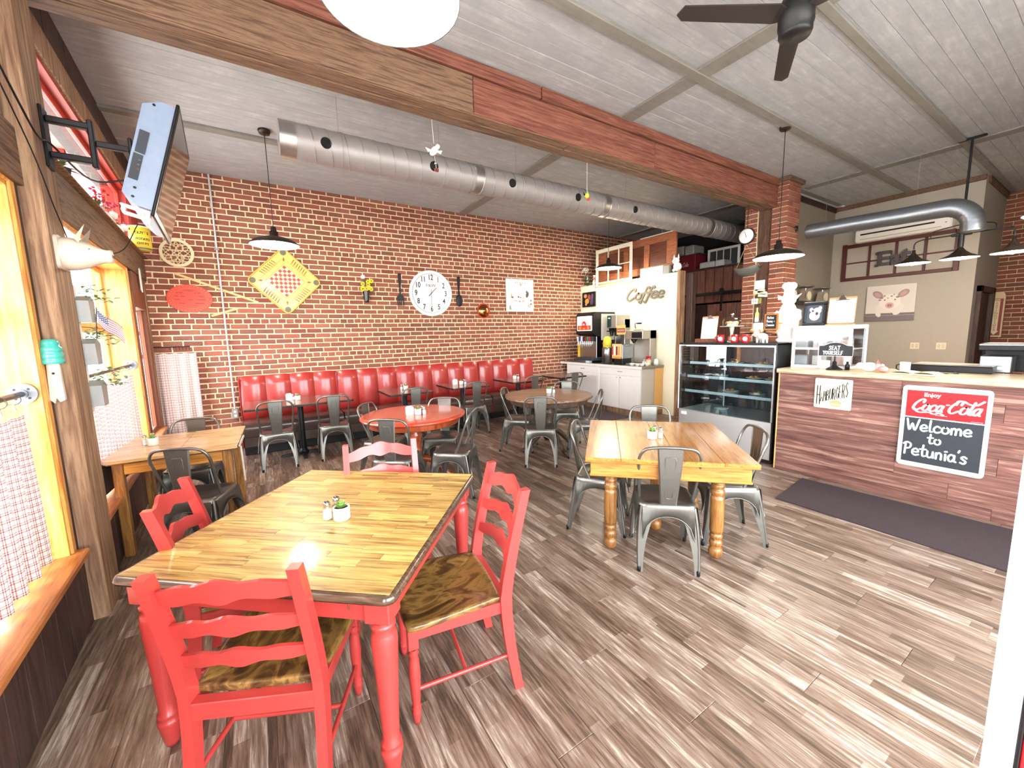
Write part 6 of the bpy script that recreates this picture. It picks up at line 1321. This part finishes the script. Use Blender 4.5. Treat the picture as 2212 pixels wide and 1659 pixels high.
# ================================================================= OVERHEAD
du = thing('spiral_duct', 'long grey spiral duct with round air holes hanging along the left ceiling', 'duct', (0, 4.3, 3.385)); DR = .152
def cylx(mb, x0, x1, r, n=32, r2=None): r2 = r2 or r; return mb.add([(x0, r*math.cos(2*PI*i/n), r*math.sin(2*PI*i/n)) for i in range(n)] + [(x1, r2*math.cos(2*PI*i/n), r2*math.sin(2*PI*i/n)) for i in range(n)], [(i, (i+1) % n, n+(i+1) % n, n+i) for i in range(n)], True)
for a, b, nm in ((.32, 2.28, 'duct_section'), (2.28, 4.30, 'duct_section'), (4.30, 6.85, 'duct_section'), (6.85, 9.1, 'duct_section')): cylx(MB(), a, b, DR).build(nm, m_galv, du)
cylx(MB(), .31, .44, DR + .003).build('end_collar', mat('bright_galv', '#B4B0AC', .35, .9), du); MB().add([(.312, DR*math.cos(2*PI*i/32), DR*math.sin(2*PI*i/32)) for i in range(32)], [list(range(32))[::-1]]).build('end_cap', mat('bright_galv', '#B4B0AC', .35, .9), du)
for x in (2.28, 4.30, 6.85):
    q = MB(); cylx(q, x - .05, x + .05, DR + .004); q.tube([(x + .05, (DR+.004)*math.cos(2*PI*i/32), (DR+.004)*math.sin(2*PI*i/32)) for i in range(32)], .006, 5, closed=True); q.build('coupling', mat('bright_galv', '#B4B0AC', .35, .9), du)
x = .50
while x < 9.0:
    MB().tube([(x + .145 * i / 28, (DR + .0015)*math.cos(2*PI*i/28), (DR + .0015)*math.sin(2*PI*i/28)) for i in range(29)], .0032, 4).build('spiral_seam', mat('seam_galv', '#A8A29E', .35, .9), du); x += .145
for x in (.68, 1.72, 2.70, 3.73, 4.84):
    q = MB(); a0 = math.radians(187); q.M = Matrix.Rotation(a0, 4, 'X') @ T(x, DR + .001, 0) @ RX(-PI / 2)
    q.prism(circ(0, 0, .047, n=24), -.012, .002).build('air_hole', mat('dark_opening', '#070707', .9), du); 
for x in (.82, 1.85, 2.85, 4.8, 6.7):
    o = MB().tube([(x, 0, DR), (x, .0, .49)], .0018, 5).tube([(x + .004, (DR + .003)*math.cos(2*PI*i/24), (DR + .003)*math.sin(2*PI*i/24)) for i in range(24)], .003, 5, closed=True).build('hanger_wire', m_galv, du)
d2 = thing('flexible_duct', 'small silver round duct with an elbow before the beige back wall', 'duct', (7.5, 0, 0)); path = [(0, 2.98, 3.09), (0, 2.4, 3.075), (0, 1.9, 3.055), (0, 1.48, 3.045)] + [(0, 1.48 - .26 * math.sin(a), 2.785 + .26 * math.cos(a)) for a in [PI/2 * i / 8 for i in range(1, 9)]] + [(0, 1.22, 2.70)]
P = []; 
for i in range(len(path) - 1):
    A, B = Vector(path[i]), Vector(path[i+1]); n = max(1, int((B - A).length / .012))
    for k in range(n): P.append(A.lerp(B, k / n))
MB().tube(P, [.108 + (.0025 if k % 2 else -.0015) for k in range(len(P))], 22).build('corrugated_pipe', mat('silver_foil', '#8E949B', .36, .85, var=.1), d2)
for yy in (2.75, 1.75): MB().tube([(0, yy, 3.15), (0, yy, 3.86)], .0015, 4).build('hanger_wire', m_galv, d2)
m_shade = mat('bronze_shade', '#3B322B', .35, .6); m_in = mat('glowing_white_enamel', '#FFFFFF', .5, var=0, emit=1.6); m_bulb = mat('glowing_bulb', '#FFF3DC', .5, var=0, emit=40)  # enamel lining emits by itself, standing in for bulb light on it
def lampshade(par, z, r, bulb=True):
    s_ = MB().lathe([(r, z), (r * .985, z + .012), (r * .86, z + .045), (r * .6, z + .075), (r * .3, z + .095), (.045, z + .10), (.045, z + .15), (.03, z + .16), (.028, z + .20), (.0, z + .2)], 36).build('shade', m_shade, par)
    MB().lathe([(r - .003, z + .0015), (r * .97, z + .010), (r * .85, z + .042), (r * .59, z + .072), (r * .3, z + .092), (.0, z + .095)], 36).build('shade_lining', m_in, s_); 
    MB().sph((0, 0, z + .035), .03, 14, 10, (1, 1, 1.25)).build('bulb', m_bulb, par)
def pend(x, y, z, r, lab, watts=40):
    t = thing('pendant_lamp', lab, 'lamp', (x, y, 0)); lampshade(t, z, r); MB().tube([(0, 0, z + .2), (0, 0, 3.85)], .004, 6).build('cord', m_black, t); MB().lathe([(.0, 3.83), (.05, 3.835), (.062, 3.86), (.062, 3.872)], 24).build('canopy', m_shade, t)
    
    if watts < 1: return t
    d = bpy.data.lights.new('bulb_light', 'POINT'); d.energy = watts; d.color = (1, .86, .68); d.shadow_soft_size = .14; o = bpy.data.objects.new('bulb_light', d); COL.objects.link(o); o.parent = t; o.location = (0, 0, z - .03)
pend(.253, 5.36, 2.655, .25, 'dark pendant lamp in front of the carrom board on the brick wall'); pend(5.295, 2.395, 2.42, .26, 'dark pendant lamp hanging before the brick pillar'); pend(5.9, 5.7, 2.82, .25, 'dark pendant lamp over the coffee counter', 50)
pend(.51, 1.566, 2.81, .25, 'pendant lamp right above the camera, only its bright white underside showing', 0); pend(6.9, .54, 2.68, .25, 'dark pendant lamp cut off by the right edge of the picture')
tl_ = thing('three_arm_lamp', 'black three-arm pipe lamp with small shades over the service counter', 'lamp', (7.66, 1.334, 0)); MB().tube([(0, 0, 2.64), (0, 0, 3.86)], .013, 8).build('stem', m_black, tl_); MB().bb(-.02, -.12, 3.845, .02, .12, 3.87).build('ceiling_bracket', m_black, tl_); MB().cyl((0, 0), .028, 2.56, 2.86, 12).build('hub', m_black, tl_)
MB().tube([(0, -.42, 2.72), (0, .35, 2.72)], .008, 8).tube(cat_pts([(0, .35, 2.72), (0, .41, 2.70), (0, .43, 2.66), (0, .43, 2.61)], 4), .008, 8).tube(cat_pts([(0, -.35, 2.72), (0, -.41, 2.70), (0, -.43, 2.66), (0, -.43, 2.61)], 4), .008, 8).tube(cat_pts([(0, .28, 2.73), (0, .26, 2.80), (0, .1, 2.83), (0, 0, 2.84), (0, -.1, 2.83), (0, -.26, 2.80), (0, -.28, 2.73)], 4), .006, 8).bb(-.02, -.09, 2.70, .02, .09, 2.735).build('arm', m_black, tl_)
for yy in (-.43, 0, .43):
    s_ = MB().lathe([(.18, 2.42), (.17, 2.435), (.10, 2.47), (.055, 2.51), (.04, 2.53), (.02, 2.56), (.018, 2.60), (0, 2.6)], 28, (0, yy, 0)).build('small_shade', m_shade, tl_); MB().lathe([(.177, 2.421), (.165, 2.434), (.098, 2.466), (.0, 2.48)], 28, (0, yy, 0)).build('shade_lining', m_in, s_); MB().sph((0, yy, 2.43), .032, 12, 8).build('bulb', m_bulb, tl_)
    d = bpy.data.lights.new('bulb_light', 'POINT'); d.energy = 20; d.color = (1, .78, .52); d.shadow_soft_size = .14; o = bpy.data.objects.new('bulb_light', d); COL.objects.link(o); o.parent = tl_; o.location = (0, yy, 2.37)
fn = thing('ceiling_fan', 'black three-blade ceiling fan at the top of the picture', 'fan', (2.97, 1.32, 0)); MB().lathe([(.0, 3.38), (.082, 3.38), (.09, 3.40), (.09, 3.44), (.096, 3.445), (.096, 3.56), (.08, 3.60), (.04, 3.63)], 36).build('motor_housing', mat('satin_black', '#101114', .45), fn); MB().cyl((0, 0), .016, 3.6, 3.84, 12).build('downrod', m_black, fn); MB().lathe([(.02, 3.80), (.07, 3.84), (.075, 3.872)], 24).build('canopy', m_black, fn)
for k in range(3):
    a = math.radians(150 - 120 * k); m = MB(RZ(a)); m.add([(.06, -.04, 3.50), (.12, -.055, 3.50), (.70, -.045, 3.505), (.745, -.01, 3.51), (.72, .045, 3.52), (.14, .06, 3.525), (.09, .04, 3.52)], [list(range(7))]); m.add([(p_[0], p_[1], p_[2]) for p_ in [(.09, -.045, 3.492), (.12, -.055, 3.492), (.70, -.045, 3.497), (.745, -.01, 3.502), (.72, .045, 3.512), (.14, .06, 3.517), (.09, .04, 3.512)]], [list(range(7))[::-1]])
    m.add([(.06, -.04, 3.50), (.12, -.055, 3.50), (.70, -.045, 3.505), (.745, -.01, 3.51), (.72, .045, 3.52), (.14, .06, 3.525), (.09, .04, 3.52), (.09, -.045, 3.492), (.12, -.055, 3.492), (.70, -.045, 3.497), (.745, -.01, 3.502), (.72, .045, 3.512), (.14, .06, 3.517), (.09, .04, 3.512)], [(i, (i+1) % 7, 7 + (i+1) % 7, 7 + i) for i in range(7)]); m.build('blade', mat('dark_walnut_blade', '#2B2321', .5), fn)
sp_ = thing('ceiling_speaker', 'small black cylinder fixture under the duct on the ceiling', 'speaker', (3.4, 5.55, 3.6)); MB().cyl((0, 0), .055, 0.12, .27, 18).build('body', m_black, sp_); MB().bb(-.05, -.05, .26, .75, .05, .272).build('mount_bar', m_shade, sp_)
fp = thing('flying_pig', 'white flying pig mobile hanging on a thread before the duct', 'mobile', (1.44, 3.46, 3.2)); MB().tube([(0, 0, .06), (-.01, 0, .256)], .0015, 4).build('thread', m_wht, fp); MB(RY(.7)).sph((0, 0, 0), .035, 12, 8, (.8, .7, 1.5)).sph((0, 0, .055), .02, 10, 6).build('body', m_pig, fp)
MB().add([(0, .0, .0), (-.07, .03, .03), (-.05, .02, -.01)], [(0, 1, 2), (2, 1, 0)]).add([(0, 0, 0), (.06, -.04, .0), (.05, -.03, -.03)], [(0, 1, 2), (2, 1, 0)]).build('wings', m_pig, fp); MB().sph((.01, 0, -.10), .013, 10, 6).build('glass_bead', m_chrome, fp); MB().tube([(0, 0, -.04), (.015, 0, -.14)], .0012, 4).build('lower_thread', m_wht, fp); MB().bb(-.005, -.01, -.17, .035, .01, -.14).build('wooden_charm', R2('#6A2A1E'), fp)
fq = thing('hanging_rooster', 'small yellow and red hanging ornament on a thread before the duct', 'mobile', (3.22, 3.44, 3.1)); MB().tube([(0, 0, .03), (0, 0, .35)], .0015, 4).build('thread', m_wht, fq); MB().sph((0, 0, 0), .028, 12, 8, (1, .8, 1)).build('yellow_body', R2('#E8C53A'), fq); MB().sph((.02, 0, -.035), .018, 10, 6).build('red_body', R2('#C8303A'), fq); MB().add([(-.02, 0, .0), (-.06, 0, .035), (-.05, 0, -.005)], [(0, 1, 2), (2, 1, 0)]).build('wing', m_pig, fq); MB().sph((.012, 0, .035), .012, 8, 6).build('green_head', R2('#4E9A5A'), fq)
# ================================================================= PARTITION AND PILLAR DECOR
co = wallthing('coffee_letters', 'grey metal script letters spelling Coffee on the cream partition', 'sign', (6.438, 5.22, 2.27), F); q = MB(); m_let = mat('weathered_letter_grey', '#5E584A', .6)
strokes('Coffee', -.50, -.06, .22, .036, .0, .02, q, shear=.28, sx=1.42, sp=-.035); q.build('lettering', m_let, co)
atp = wallthing('pig_painting', 'small dark square picture of three pigs on the cream partition', 'picture', (6.44, 6.80, 2.33), F); MB().bb(-.21, -.165, 0, .21, .165, .03, b=.004).build('canvas', m_black, atp)
for a, cl in (((-.10, .08, .05, .045), '#C98A5A'), ((.02, .05, .05, .06), '#8A4A3A'), ((.12, .06, .035, .06), '#6A4A6E'), ((-.05, -.04, .065, .06), '#D9933A'), ((.10, -.05, .05, .08), '#4E4268'), ((-.08, -.11, .03, .025), '#C9A08A')): ell('painted_pig', R2(cl), atp, *a, .03, .0312 + R_.random() * .0008, 14)
sw2 = wallthing('old_window_sash', 'old six-pane white window sash leaning on top of the cream partition', 'window sash', (6.43, 6.06, 2.575), F)
for a, b, c_, d_ in ((-.5, 0, -.44, .78), (.44, 0, .5, .78), (-.44, 0, .44, .09), (-.44, .70, .44, .78)): MB().bb(a, b, .0, c_, d_, .035).build('sash_rail', mat('aged_white', '#E6DFC8', .6, var=.12, ns=12), sw2)
for x in (-.155, .135): MB().bb(x, .09, .005, x + .025, .70, .03).build('glazing_bar', mat('aged_white', '#E6DFC8', .6), sw2)
MB().bb(-.44, .385, .006, .44, .405, .028).build('glazing_bar', mat('aged_white', '#E6DFC8', .6), sw2); MB().bb(-.42, .02, .035, .3, .055, .038, b=.001).build('bare_wood_patch', R2('#D08A48'), sw2)
for i in range(3):
    for j in range(2): MB().box(-.44 + i * .29 + .0, .09 + j * .315, .014, -.44 + i * .29 + .285, .385 + j * .315, .018).build('pane', m_pane, sw2)
hd_ = thing('hanging_door_panel', 'reddish-brown panelled door hung on its side from the ceiling above the partition', 'door', (6.60, 5.73, 2.70)); m_mahd = wood('mahogany_recess_shade', ['#3E1C10', '#5A2C1A', '#703A24'], (12, 1.5, 12), .5)  # recess wood is a darker copy, shade put into the colour
m_mah = wood('mahogany_panel', ['#6A3A24', '#8E5234', '#A4643F', '#8A4E32'], (12, 1.5, 12), .45, coat=.15)
for a, b, c_, d_ in ((-1.02, 0, 1.02, .14), (-1.02, .56, 1.02, .70), (-1.02, .14, -.82, .56), (-.42, .14, -.3, .56), (.10, .14, .22, .56), (.72, .14, 1.02, .56)): MB().bb(0, a, b, .045, c_, d_, b=.004).build('stile', m_mah, hd_)
for a, b in ((-.82, -.42), (-.3, .10), (.22, .72)): MB().bb(.028, a, .14, .04, b, .56, b=.002).build('recessed_panel', m_mahd, hd_)
MB().bb(-.004, -.98, .70, .03, -.2, .715).build('white_strip', m_white, hd_)
for yy in (-.7, .7): MB().tube([(.02, yy, .7), (.02, yy, 1.16)], .004, 5).build('hanger_rod', m_galv, hd_)
bxx = thing('long_white_box', 'long white carton with small print lying on top of the partition', 'box', (6.50, 5.13, 2.632)); MB().bb(-.05, -.26, 0, .06, .26, .16).build('carton', R2('#E9E7E4'), bxx)
for k in range(4): MB().box(-.0515, .16 - k * .11, .05, -.05, .20 - k * .11, .075).box(-.0515, .16 - k * .11, .09, -.05, .21 - k * .11, .10).build('small_print', R2('#77756F'), bxx)
bx3 = thing('paper_pack', 'grey wrapped pack on the partition top beside the cat-eared figure', 'box', (6.50, 4.80, 2.632)); MB().bb(-.05, -.06, 0, .05, .06, .15).build('pack', R2('#8E8B86'), bx3)
ctf = thing('eared_figurine', 'white figurine with tall pointed ears at the end of the partition top', 'figurine', (6.52, 4.61, 2.652), PI); MB().sph((0, 0, .08), .07, 16, 10, (1.1, 1, 1.15)).sph((.05, 0, .18), .06, 16, 10, (.9, 1.1, 1)).cyl((0, 0), .022, 0, .03, 12, M=T(.095, 0, .165) @ RY(PI/2)).sph((.06, .03, .02), .03, 10, 6).sph((.06, -.03, .02), .03, 10, 6).build('body', m_pig, ctf)
for s_ in (-1, 1): MB().lathe([(.02, 0), (.012, .05), (.0, .09)], 10, (.04, s_ * .045, .215)).build('ear', m_pig, ctf); MB().sph((.105, s_ * .025, .19), .006, 8, 6).build('eye', m_black, ctf)
vf = thing('flower_vase', 'tall vase of white flowers with trailing greenery on the partition by the brick wall', 'vase', (6.50, 6.93, 2.646)); MB().lathe([(.0, 0), (.035, 0), (.04, .1), (.03, .2), (.05, .25)], 16).build('glass_vase', m_sglass, vf); q = MB(); r = random.Random(8)
for k in range(90): leafmesh(q, (r.uniform(-.05, .03), r.uniform(-.09, .09), r.uniform(-.02, .28)), .06, .012, r.uniform(0, 6.3), r.uniform(-1.4, .6), .4)
o = q.build('greenery', R2('#4E6A3E'), vf); o['kind'] = 'stuff'
for k in range(6):
    f_ = MB(); cx, cy, cz = -.06 + r.uniform(-.02, .03), -.09 + .036 * k, .32 + r.uniform(-.05, .06)
    for j in range(7): a = 2*PI*j/7; f_.add([(cx, cy, cz), (cx - .01, cy + .03*math.cos(a-.4), cz + .03*math.sin(a-.4)), (cx - .012, cy + .04*math.cos(a), cz + .04*math.sin(a)), (cx - .01, cy + .03*math.cos(a+.4), cz + .03*math.sin(a+.4))], [(0, 1, 2, 3), (3, 2, 1, 0)])
    o = f_.build('white_flower', R2('#EDEBDF'), vf); MB().sph((cx - .008, cy, cz), .011, 8, 6).build('flower_centre', m_black, o)
cp_ = thing('chef_pig_figurine', 'small pink and white chef pig figurine beside the sash on the partition', 'figurine', (6.50, 6.70, 2.646), PI); MB().lathe([(.0, 0), (.045, 0), (.05, .06), (.03, .11), (.0, .12)], 16).build('apron_body', m_pig, cp_); MB().sph((0, 0, .15), .035, 12, 8).cyl((0, 0), .012, 0, .02, 10, M=T(.028, 0, .145) @ RY(PI/2)).build('pink_head', m_pink, cp_); MB().lathe([(.028, .17), (.03, .20), (.038, .215), (.0, .22)], 14).build('chef_hat', m_pig, cp_)
# loft goods
ck_ = thing('cola_crate', 'dark red cola box on the loft shelf', 'box', (8.25, 5.53, 2.88)); MB().bb(-.1, -.2, 0, .3, .2, .335).build('carton', R2('#6E0E1A'), ck_); q = MB(T(-.102, .12, .10) @ Matrix(((0, 0, -1, 0), (-1, 0, 0, 0), (0, 1, 0, 0), (0, 0, 0, 1)))); strokes('Cola', 0, 0, .09, .012, -.001, .001, q, shear=.3, sx=.85, sp=.0, taper=True); q.build('lettering', R2('#C9B4B4'), ck_)
for (y, z, L, lab, cl) in ((5.78, 3.26, .24, 'grey shrink-wrapped pack high on the left of the loft', '#8F8D8A'), (5.52, 3.24, .22, 'second grey shrink-wrapped pack high on the loft', '#A3A19D'), (5.10, 2.88, .34, 'long white carton lying on the loft shelf', '#C9C8C4'), (4.82, 2.88, .2, 'white plastic-wrapped pack on the loft shelf beside the carton', '#D5D3CF')):
    o = thing('storage_pack', lab, 'pack', (8.3, y, z)); MB().bb(-.1, -L/2, 0, .3, L/2, .2 if z > 3 else .14, b=.02).build('pack', mat('pack_' + cl.strip('#'), cl, .3, var=.3, ns=14), o)
sh_ = thing('loft_upper_shelf', 'dark upper shelf carrying wrapped packs in the loft', 'shelf', (8.2, 5.62, 3.22)); MB().bb(0, -.35, 0, .5, .35, .02).build('shelf_board', m_dark, sh_); MB().bb(.4, -.35, -.34, .44, -.31, 0).bb(.4, .31, -.34, .44, .35, 0).build('upright', m_dark, sh_)
vn = wallthing('loft_window', 'white-framed four-pane window leaning in the loft behind the cartons', 'window sash', (8.5, 4.90, 2.89), F)
for a, b, c_, d_ in ((-.35, 0, -.30, .42), (.30, 0, .35, .42), (-.30, 0, .30, .05), (-.30, .37, .30, .42)): MB().bb(a, b, 0, c_, d_, .03).build('frame_bar', m_white, vn)
for x in (-.15, .0, .15): MB().bb(x - .008, .05, .005, x + .008, .37, .025).build('glazing_bar', m_white, vn)
MB().box(-.30, .05, .008, .30, .37, .012).build('pane', R2('#3A3B3A'), vn)
# hanging scale before the pillar
hc = wallthing('hanging_scale', 'round white dial scale on a chain before the brick pillar, grey pan below', 'scale', (6.5, 3.385, 3.0), F)
MB().lathe([(.0, 0), (.118, 0), (.125, .02), (.115, .05), (.108, .045), (.0, .042)], 36).build('case', mat('dark_scale_case', '#2B1A16', .4), hc); MB().lathe([(.0, .0435), (.106, .0435), (.106, .046), (.0, .0465)], 36).build('dial', m_paper, hc); MB(RZ(1.9)).prism([(-.02, -.004), (.075, -.0015), (.075, .0015), (-.02, .004)], .048, .050).build('pointer', m_ink, hc)
q = MB()
for k in range(12): q.tube([(.010 * math.cos(a) * (1 if k % 2 else .3), .135 + .046 * k + .026 * math.sin(a), .02 + .010 * math.cos(a) * (.3 if k % 2 else 1)) for a in [2*PI*i/8 for i in range(8)]], .0035, 5, closed=True)
q.build('chain', m_black, hc)
q = MB(); 
S = 14; vs = []
for i in range(S + 1):
    a = -1.15 + 2.3 * i / S
    for zz, sc_ in ((-.16, .55), (-.08, .95), (.0, 1.0), (.10, .9), (.19, .5)): vs.append((zz * 1.0 + .02, -.50 - .20 * sc_ * math.cos(a) + .09, .02 + .16 * sc_ * math.sin(a)))
q.add(vs, [(i*5+j, (i+1)*5+j, (i+1)*5+j+1, i*5+j+1) for i in range(S) for j in range(4)], True); q.build('scoop_pan', mat('pan_grey', '#70746F', .5, .5), hc)
MB().tube([(0, -.12, .02), (-.14, -.47, .02)], .003, 5).tube([(.0, -.12, .02), (.2, -.47, .02)], .003, 5).tube([(0, -.12, .02), (.02, -.16, .02)], .006, 5).build('bail_wire', R2('#B9A56A'), hc)
PXW = 7.02
sn = wallthing('blank_note', 'blank white note pinned on the dark post beside the pillar', 'note', (PXW, 3.445, 2.30), F); MB().box(-.10, -.07, 0, .10, .07, .004).build('paper', m_paper, sn)
ars = wallthing('arrow_signs', 'cluster of small pale wooden arrow signs on the dark post', 'sign', (PXW - .01, 3.42, 2.12), F)
for dx, dy, a, wd, cl in ((-.10, .02, .5, .2, '#D0A878'), (.02, .05, -.15, .24, '#EFE6C8'), (.10, .0, -.1, .22, '#EFE6C8'), (.04, .08, .1, .12, '#E9DDB9')):
    MB(T(dx, dy, 0) @ RZ(a)).prism([(-wd/2, -.025), (wd/2 - .03, -.025), (wd/2, 0), (wd/2 - .03, .025), (-wd/2, .025)], .004 * (dx > 0), .012 + .006 * (dx > 0)).build('arrow_board', R2(cl), ars)
dcl = wallthing('day_block', 'small white block calendar reading 15 under the arrow signs', 'calendar', (PXW - .02, 3.45, 2.035), F); MB().bb(-.07, -.045, 0, .03, .045, .03).build('block', m_paper, dcl); text('15', .06, -.02, 0, .03, m_ink, dcl); MB().bb(.035, -.045, 0, .08, .05, .03).build('green_block', R2('#8E8A3E'), dcl)
thm = wallthing('bottle_plaque', 'dark framed plaque with a pale bottle shape on the dark post', 'plaque', (PXW, 3.43, 1.83), F); MB().bb(-.05, -.15, 0, .055, .12, .02).build('frame', m_post, thm); MB().prism([(-.03, -.13), (.03, -.13), (.03, .0), (.012, .04), (.012, .10), (-.012, .10), (-.012, .04), (-.03, .0)], .02, .026).build('bottle_shape', R2('#D9D68A'), thm); MB().bb(-.03, -.135, .026, .03, -.06, .03).build('label', m_paper, thm)
spk = thing('pillar_port', 'black oval socket on the side of the brick pillar', 'fixture', (7.28, 3.055, 3.13)); MB(RX(PI/2)).lathe([(.0, .02), (.04, .02), (.045, .0)], 20).build('socket', m_black, spk)
# ================================================================= BACK WALL
bf = wallthing('brown_window_frame', 'long dark-red eight-pane window frame hung on the beige back wall', 'window frame', (9.735, 2.465, 2.78), F); m_mar = mat('maroon_frame', '#4E1F1A', .45)
for a, b, c_, d_ in ((-.78, -.33, -.71, .36), (.71, -.33, .78, .33), (-.71, -.33, .71, -.27), (-.71, .28, .71, .345)): MB().bb(a, b, 0, c_, d_, .03).build('frame_rail', m_mar, bf)
for x in (-.37, .0, .37): MB().bb(x - .018, -.27, .0, x + .018, .28, .025).build('glazing_bar', m_mar, bf)
MB().bb(-.71, -.012, .002, .71, .012, .02).build('glazing_bar', m_mar, bf)
et = wallthing('eat_letters', 'grey metal letters spelling Eat across the brown window frame', 'sign', (9.70, 2.49, 2.78), F); m_eat = mat('letter_iron', '#4E454A', .5, .4)
text('E', .34, -.14, .0, .0, m_eat, et, 'letter', ext=.012, bold=.012, sx=1.1); text('a', .32, .03, -.005, .0, m_eat, et, 'letter', ext=.012, bold=.014); text('t', .34, .155, .02, .0, m_eat, et, 'letter', ext=.012, bold=.014, sx=1.1)
q = MB().bb(-.25, .085, 0, -.20, .135, .024).bb(-.25, -.125, 0, -.20, -.085, .024).bb(-.04, .06, 0, -.018, .135, .024).bb(-.04, -.125, 0, -.018, -.05, .024); q.build('serif', m_eat, et)
pgc = wallthing('piglet_canvas', 'large canvas print of a spotted piglet resting its head over a rail', 'picture', (9.735, 2.485, 1.99), F); MB().bb(-.335, -.32, 0, .335, .32, .03, b=.003).build('canvas', R2('#CFC6BE'), pgc)
def pe(nm, col, x, y, a, b, z, rot=0): ell(nm, R2(col), pgc, x, y, a, b, .03, .031 + z * .0006, 22, rot)
MB().box(-.335, -.32, .03, .335, -.18, .0312).build('painted_rail', R2('#6E6262'), pgc); MB().box(-.335, -.225, .0312, .335, -.218, .0318).build('rail_line', R2('#A39A98'), pgc)
pe('piglet_body', '#D8CCC2', .0, -.08, .20, .10, 1); pe('piglet_head', '#E0D3C8', .0, .02, .145, .14, 2); 
for s_ in (-1, 1): pe('ear', '#9A8480', s_ * .175, .16, .085, .055, 3, s_ * .7); pe('inner_ear', '#B98E88', s_ * .175, .155, .055, .032, 4, s_ * .7); pe('eye', '#3A2E2C', s_ * .07, .055, .012, .009, 6)
pe('snout', '#CBA79E', .0, -.045, .06, .055, 5); pe('snout_disc', '#B4857E', .0, -.045, .038, .033, 6); pe('nostril', '#6E4A48', -.014, -.045, .007, .010, 7); pe('nostril', '#6E4A48', .014, -.045, .007, .010, 7); pe('trotter', '#D8CCC2', -.15, -.19, .035, .06, 3, .4); pe('trotter', '#D8CCC2', .10, -.18, .05, .035, 3, .3)
for x, y, a in ((-.12, .10, .03), (-.08, .13, .018), (.02, .12, .016), (.10, .10, .024), (-.14, .06, .02), (.05, .145, .012), (-.03, .09, .012)): pe('dark_spot', '#8A7E78', x, y, a, a * .7, 4)
ac = thing('wall_air_conditioner', 'long white wall air conditioner under the silver duct on the back wall', 'air conditioner', (9.74, 2.40, 3.22)); MB().bb(-.20, -.62, -.10, 0, .62, .12, b=.02).build('housing', m_white, ac); MB().bb(-.206, -.42, .02, -.198, .54, .045, b=.002).build('air_slot', m_black, ac); MB().bb(-.206, -.50, -.06, -.198, .54, -.05, b=.001).build('lower_line', R2('#A8A49E'), ac); MB().box(-.203, -.56, .0, -.199, -.54, .01).build('indicator', m_ink, ac)
for y, lab in ((2.11, 'beige double switch plate on the back wall, left'), (1.79, 'beige double outlet plate on the back wall, right')):
    o = wallthing('wall_plate', lab, 'outlet', (9.748, y, 1.22), F); MB().bb(-.06, -.058, 0, .06, .058, .008, b=.003).build('plate', R2('#D8CDB8'), o)
    for s_ in (-.025, .025): MB().bb(s_ - .014, -.03, .008, s_ + .014, .03, .013, b=.003).build('outlet_face', R2('#C9BDA6'), o)
sc2 = thing('scale_shelf', 'black shelf carrying old kitchen scales on the grey return wall', 'shelf', (8.3, 3.40, 2.0)); MB().bb(-.9, -.26, 0, 1.3, .01, .04).bb(-.5, -.2, -.12, -.46, .0, 0).bb(.9, -.2, -.12, .94, 0, 0).build('shelf_board', m_black, sc2)
for k, (x, cl, lab) in enumerate(((7.75, '#4A4542', 'dark old kitchen scale at the left of the black shelf'), (8.30, '#8A7A6A', 'brown old kitchen scale in the middle of the black shelf'), (9.0, '#8E8474', 'tan old kitchen scale at the right of the black shelf'))):
    o = thing('kitchen_scale', lab, 'scale', (x, 3.27, 2.04)); MB().add([(-.09, -.07, 0), (.09, -.07, 0), (.09, .07, 0), (-.09, .07, 0), (-.05, -.05, .20), (.05, -.05, .20), (.05, .05, .20), (-.05, .05, .20)], [(0,3,2,1),(4,5,6,7),(0,1,5,4),(1,2,6,5),(2,3,7,6),(3,0,4,7)]).build('body', R2(cl), o)
    MB(T(-.03, -.06, .10) @ RX(PI/2)).cyl((0, 0), .075, 0, .02, 24).build('dial', R2('#C9BFA8'), o); MB().lathe([(.0, .24), (.10, .24), (.13, .262), (.13, .268), (.0, .25)], 24).cyl((0, 0), .012, .2, .24, 8).build('weighing_pan', m_steel, o)
fx = wallthing('extinguisher_sign', 'tan and red angled sign reading FIRE EXTINGUISHER by the passage', 'sign', (11.42, 1.44, 1.74), F)
MB().prism([(-.09, -.41), (.09, -.41), (.09, .33), (.06, .40), (-.06, .40), (-.09, .33)], .0, .06).build('sign_box', R2('#D8BE8E'), fx); MB().box(-.07, -.38, .06, .07, .28, .062).build('red_panel', R2('#8E2A20'), fx); MB().prism([(-.035, .27), (.035, .27), (.035, -.30), (.055, -.30), (0, -.37), (-.055, -.30), (-.035, -.30)], .062, .064).build('arrow', R2('#E6D2A8'), fx)
text('FIRE', .045, 0, .245, .064, R2('#8E2A20'), fx)
for k, chh in enumerate('EXTINGUISHER'): text(chh, .05, 0, .195 - k * .0435, .064, R2('#8E2A20'), fx)
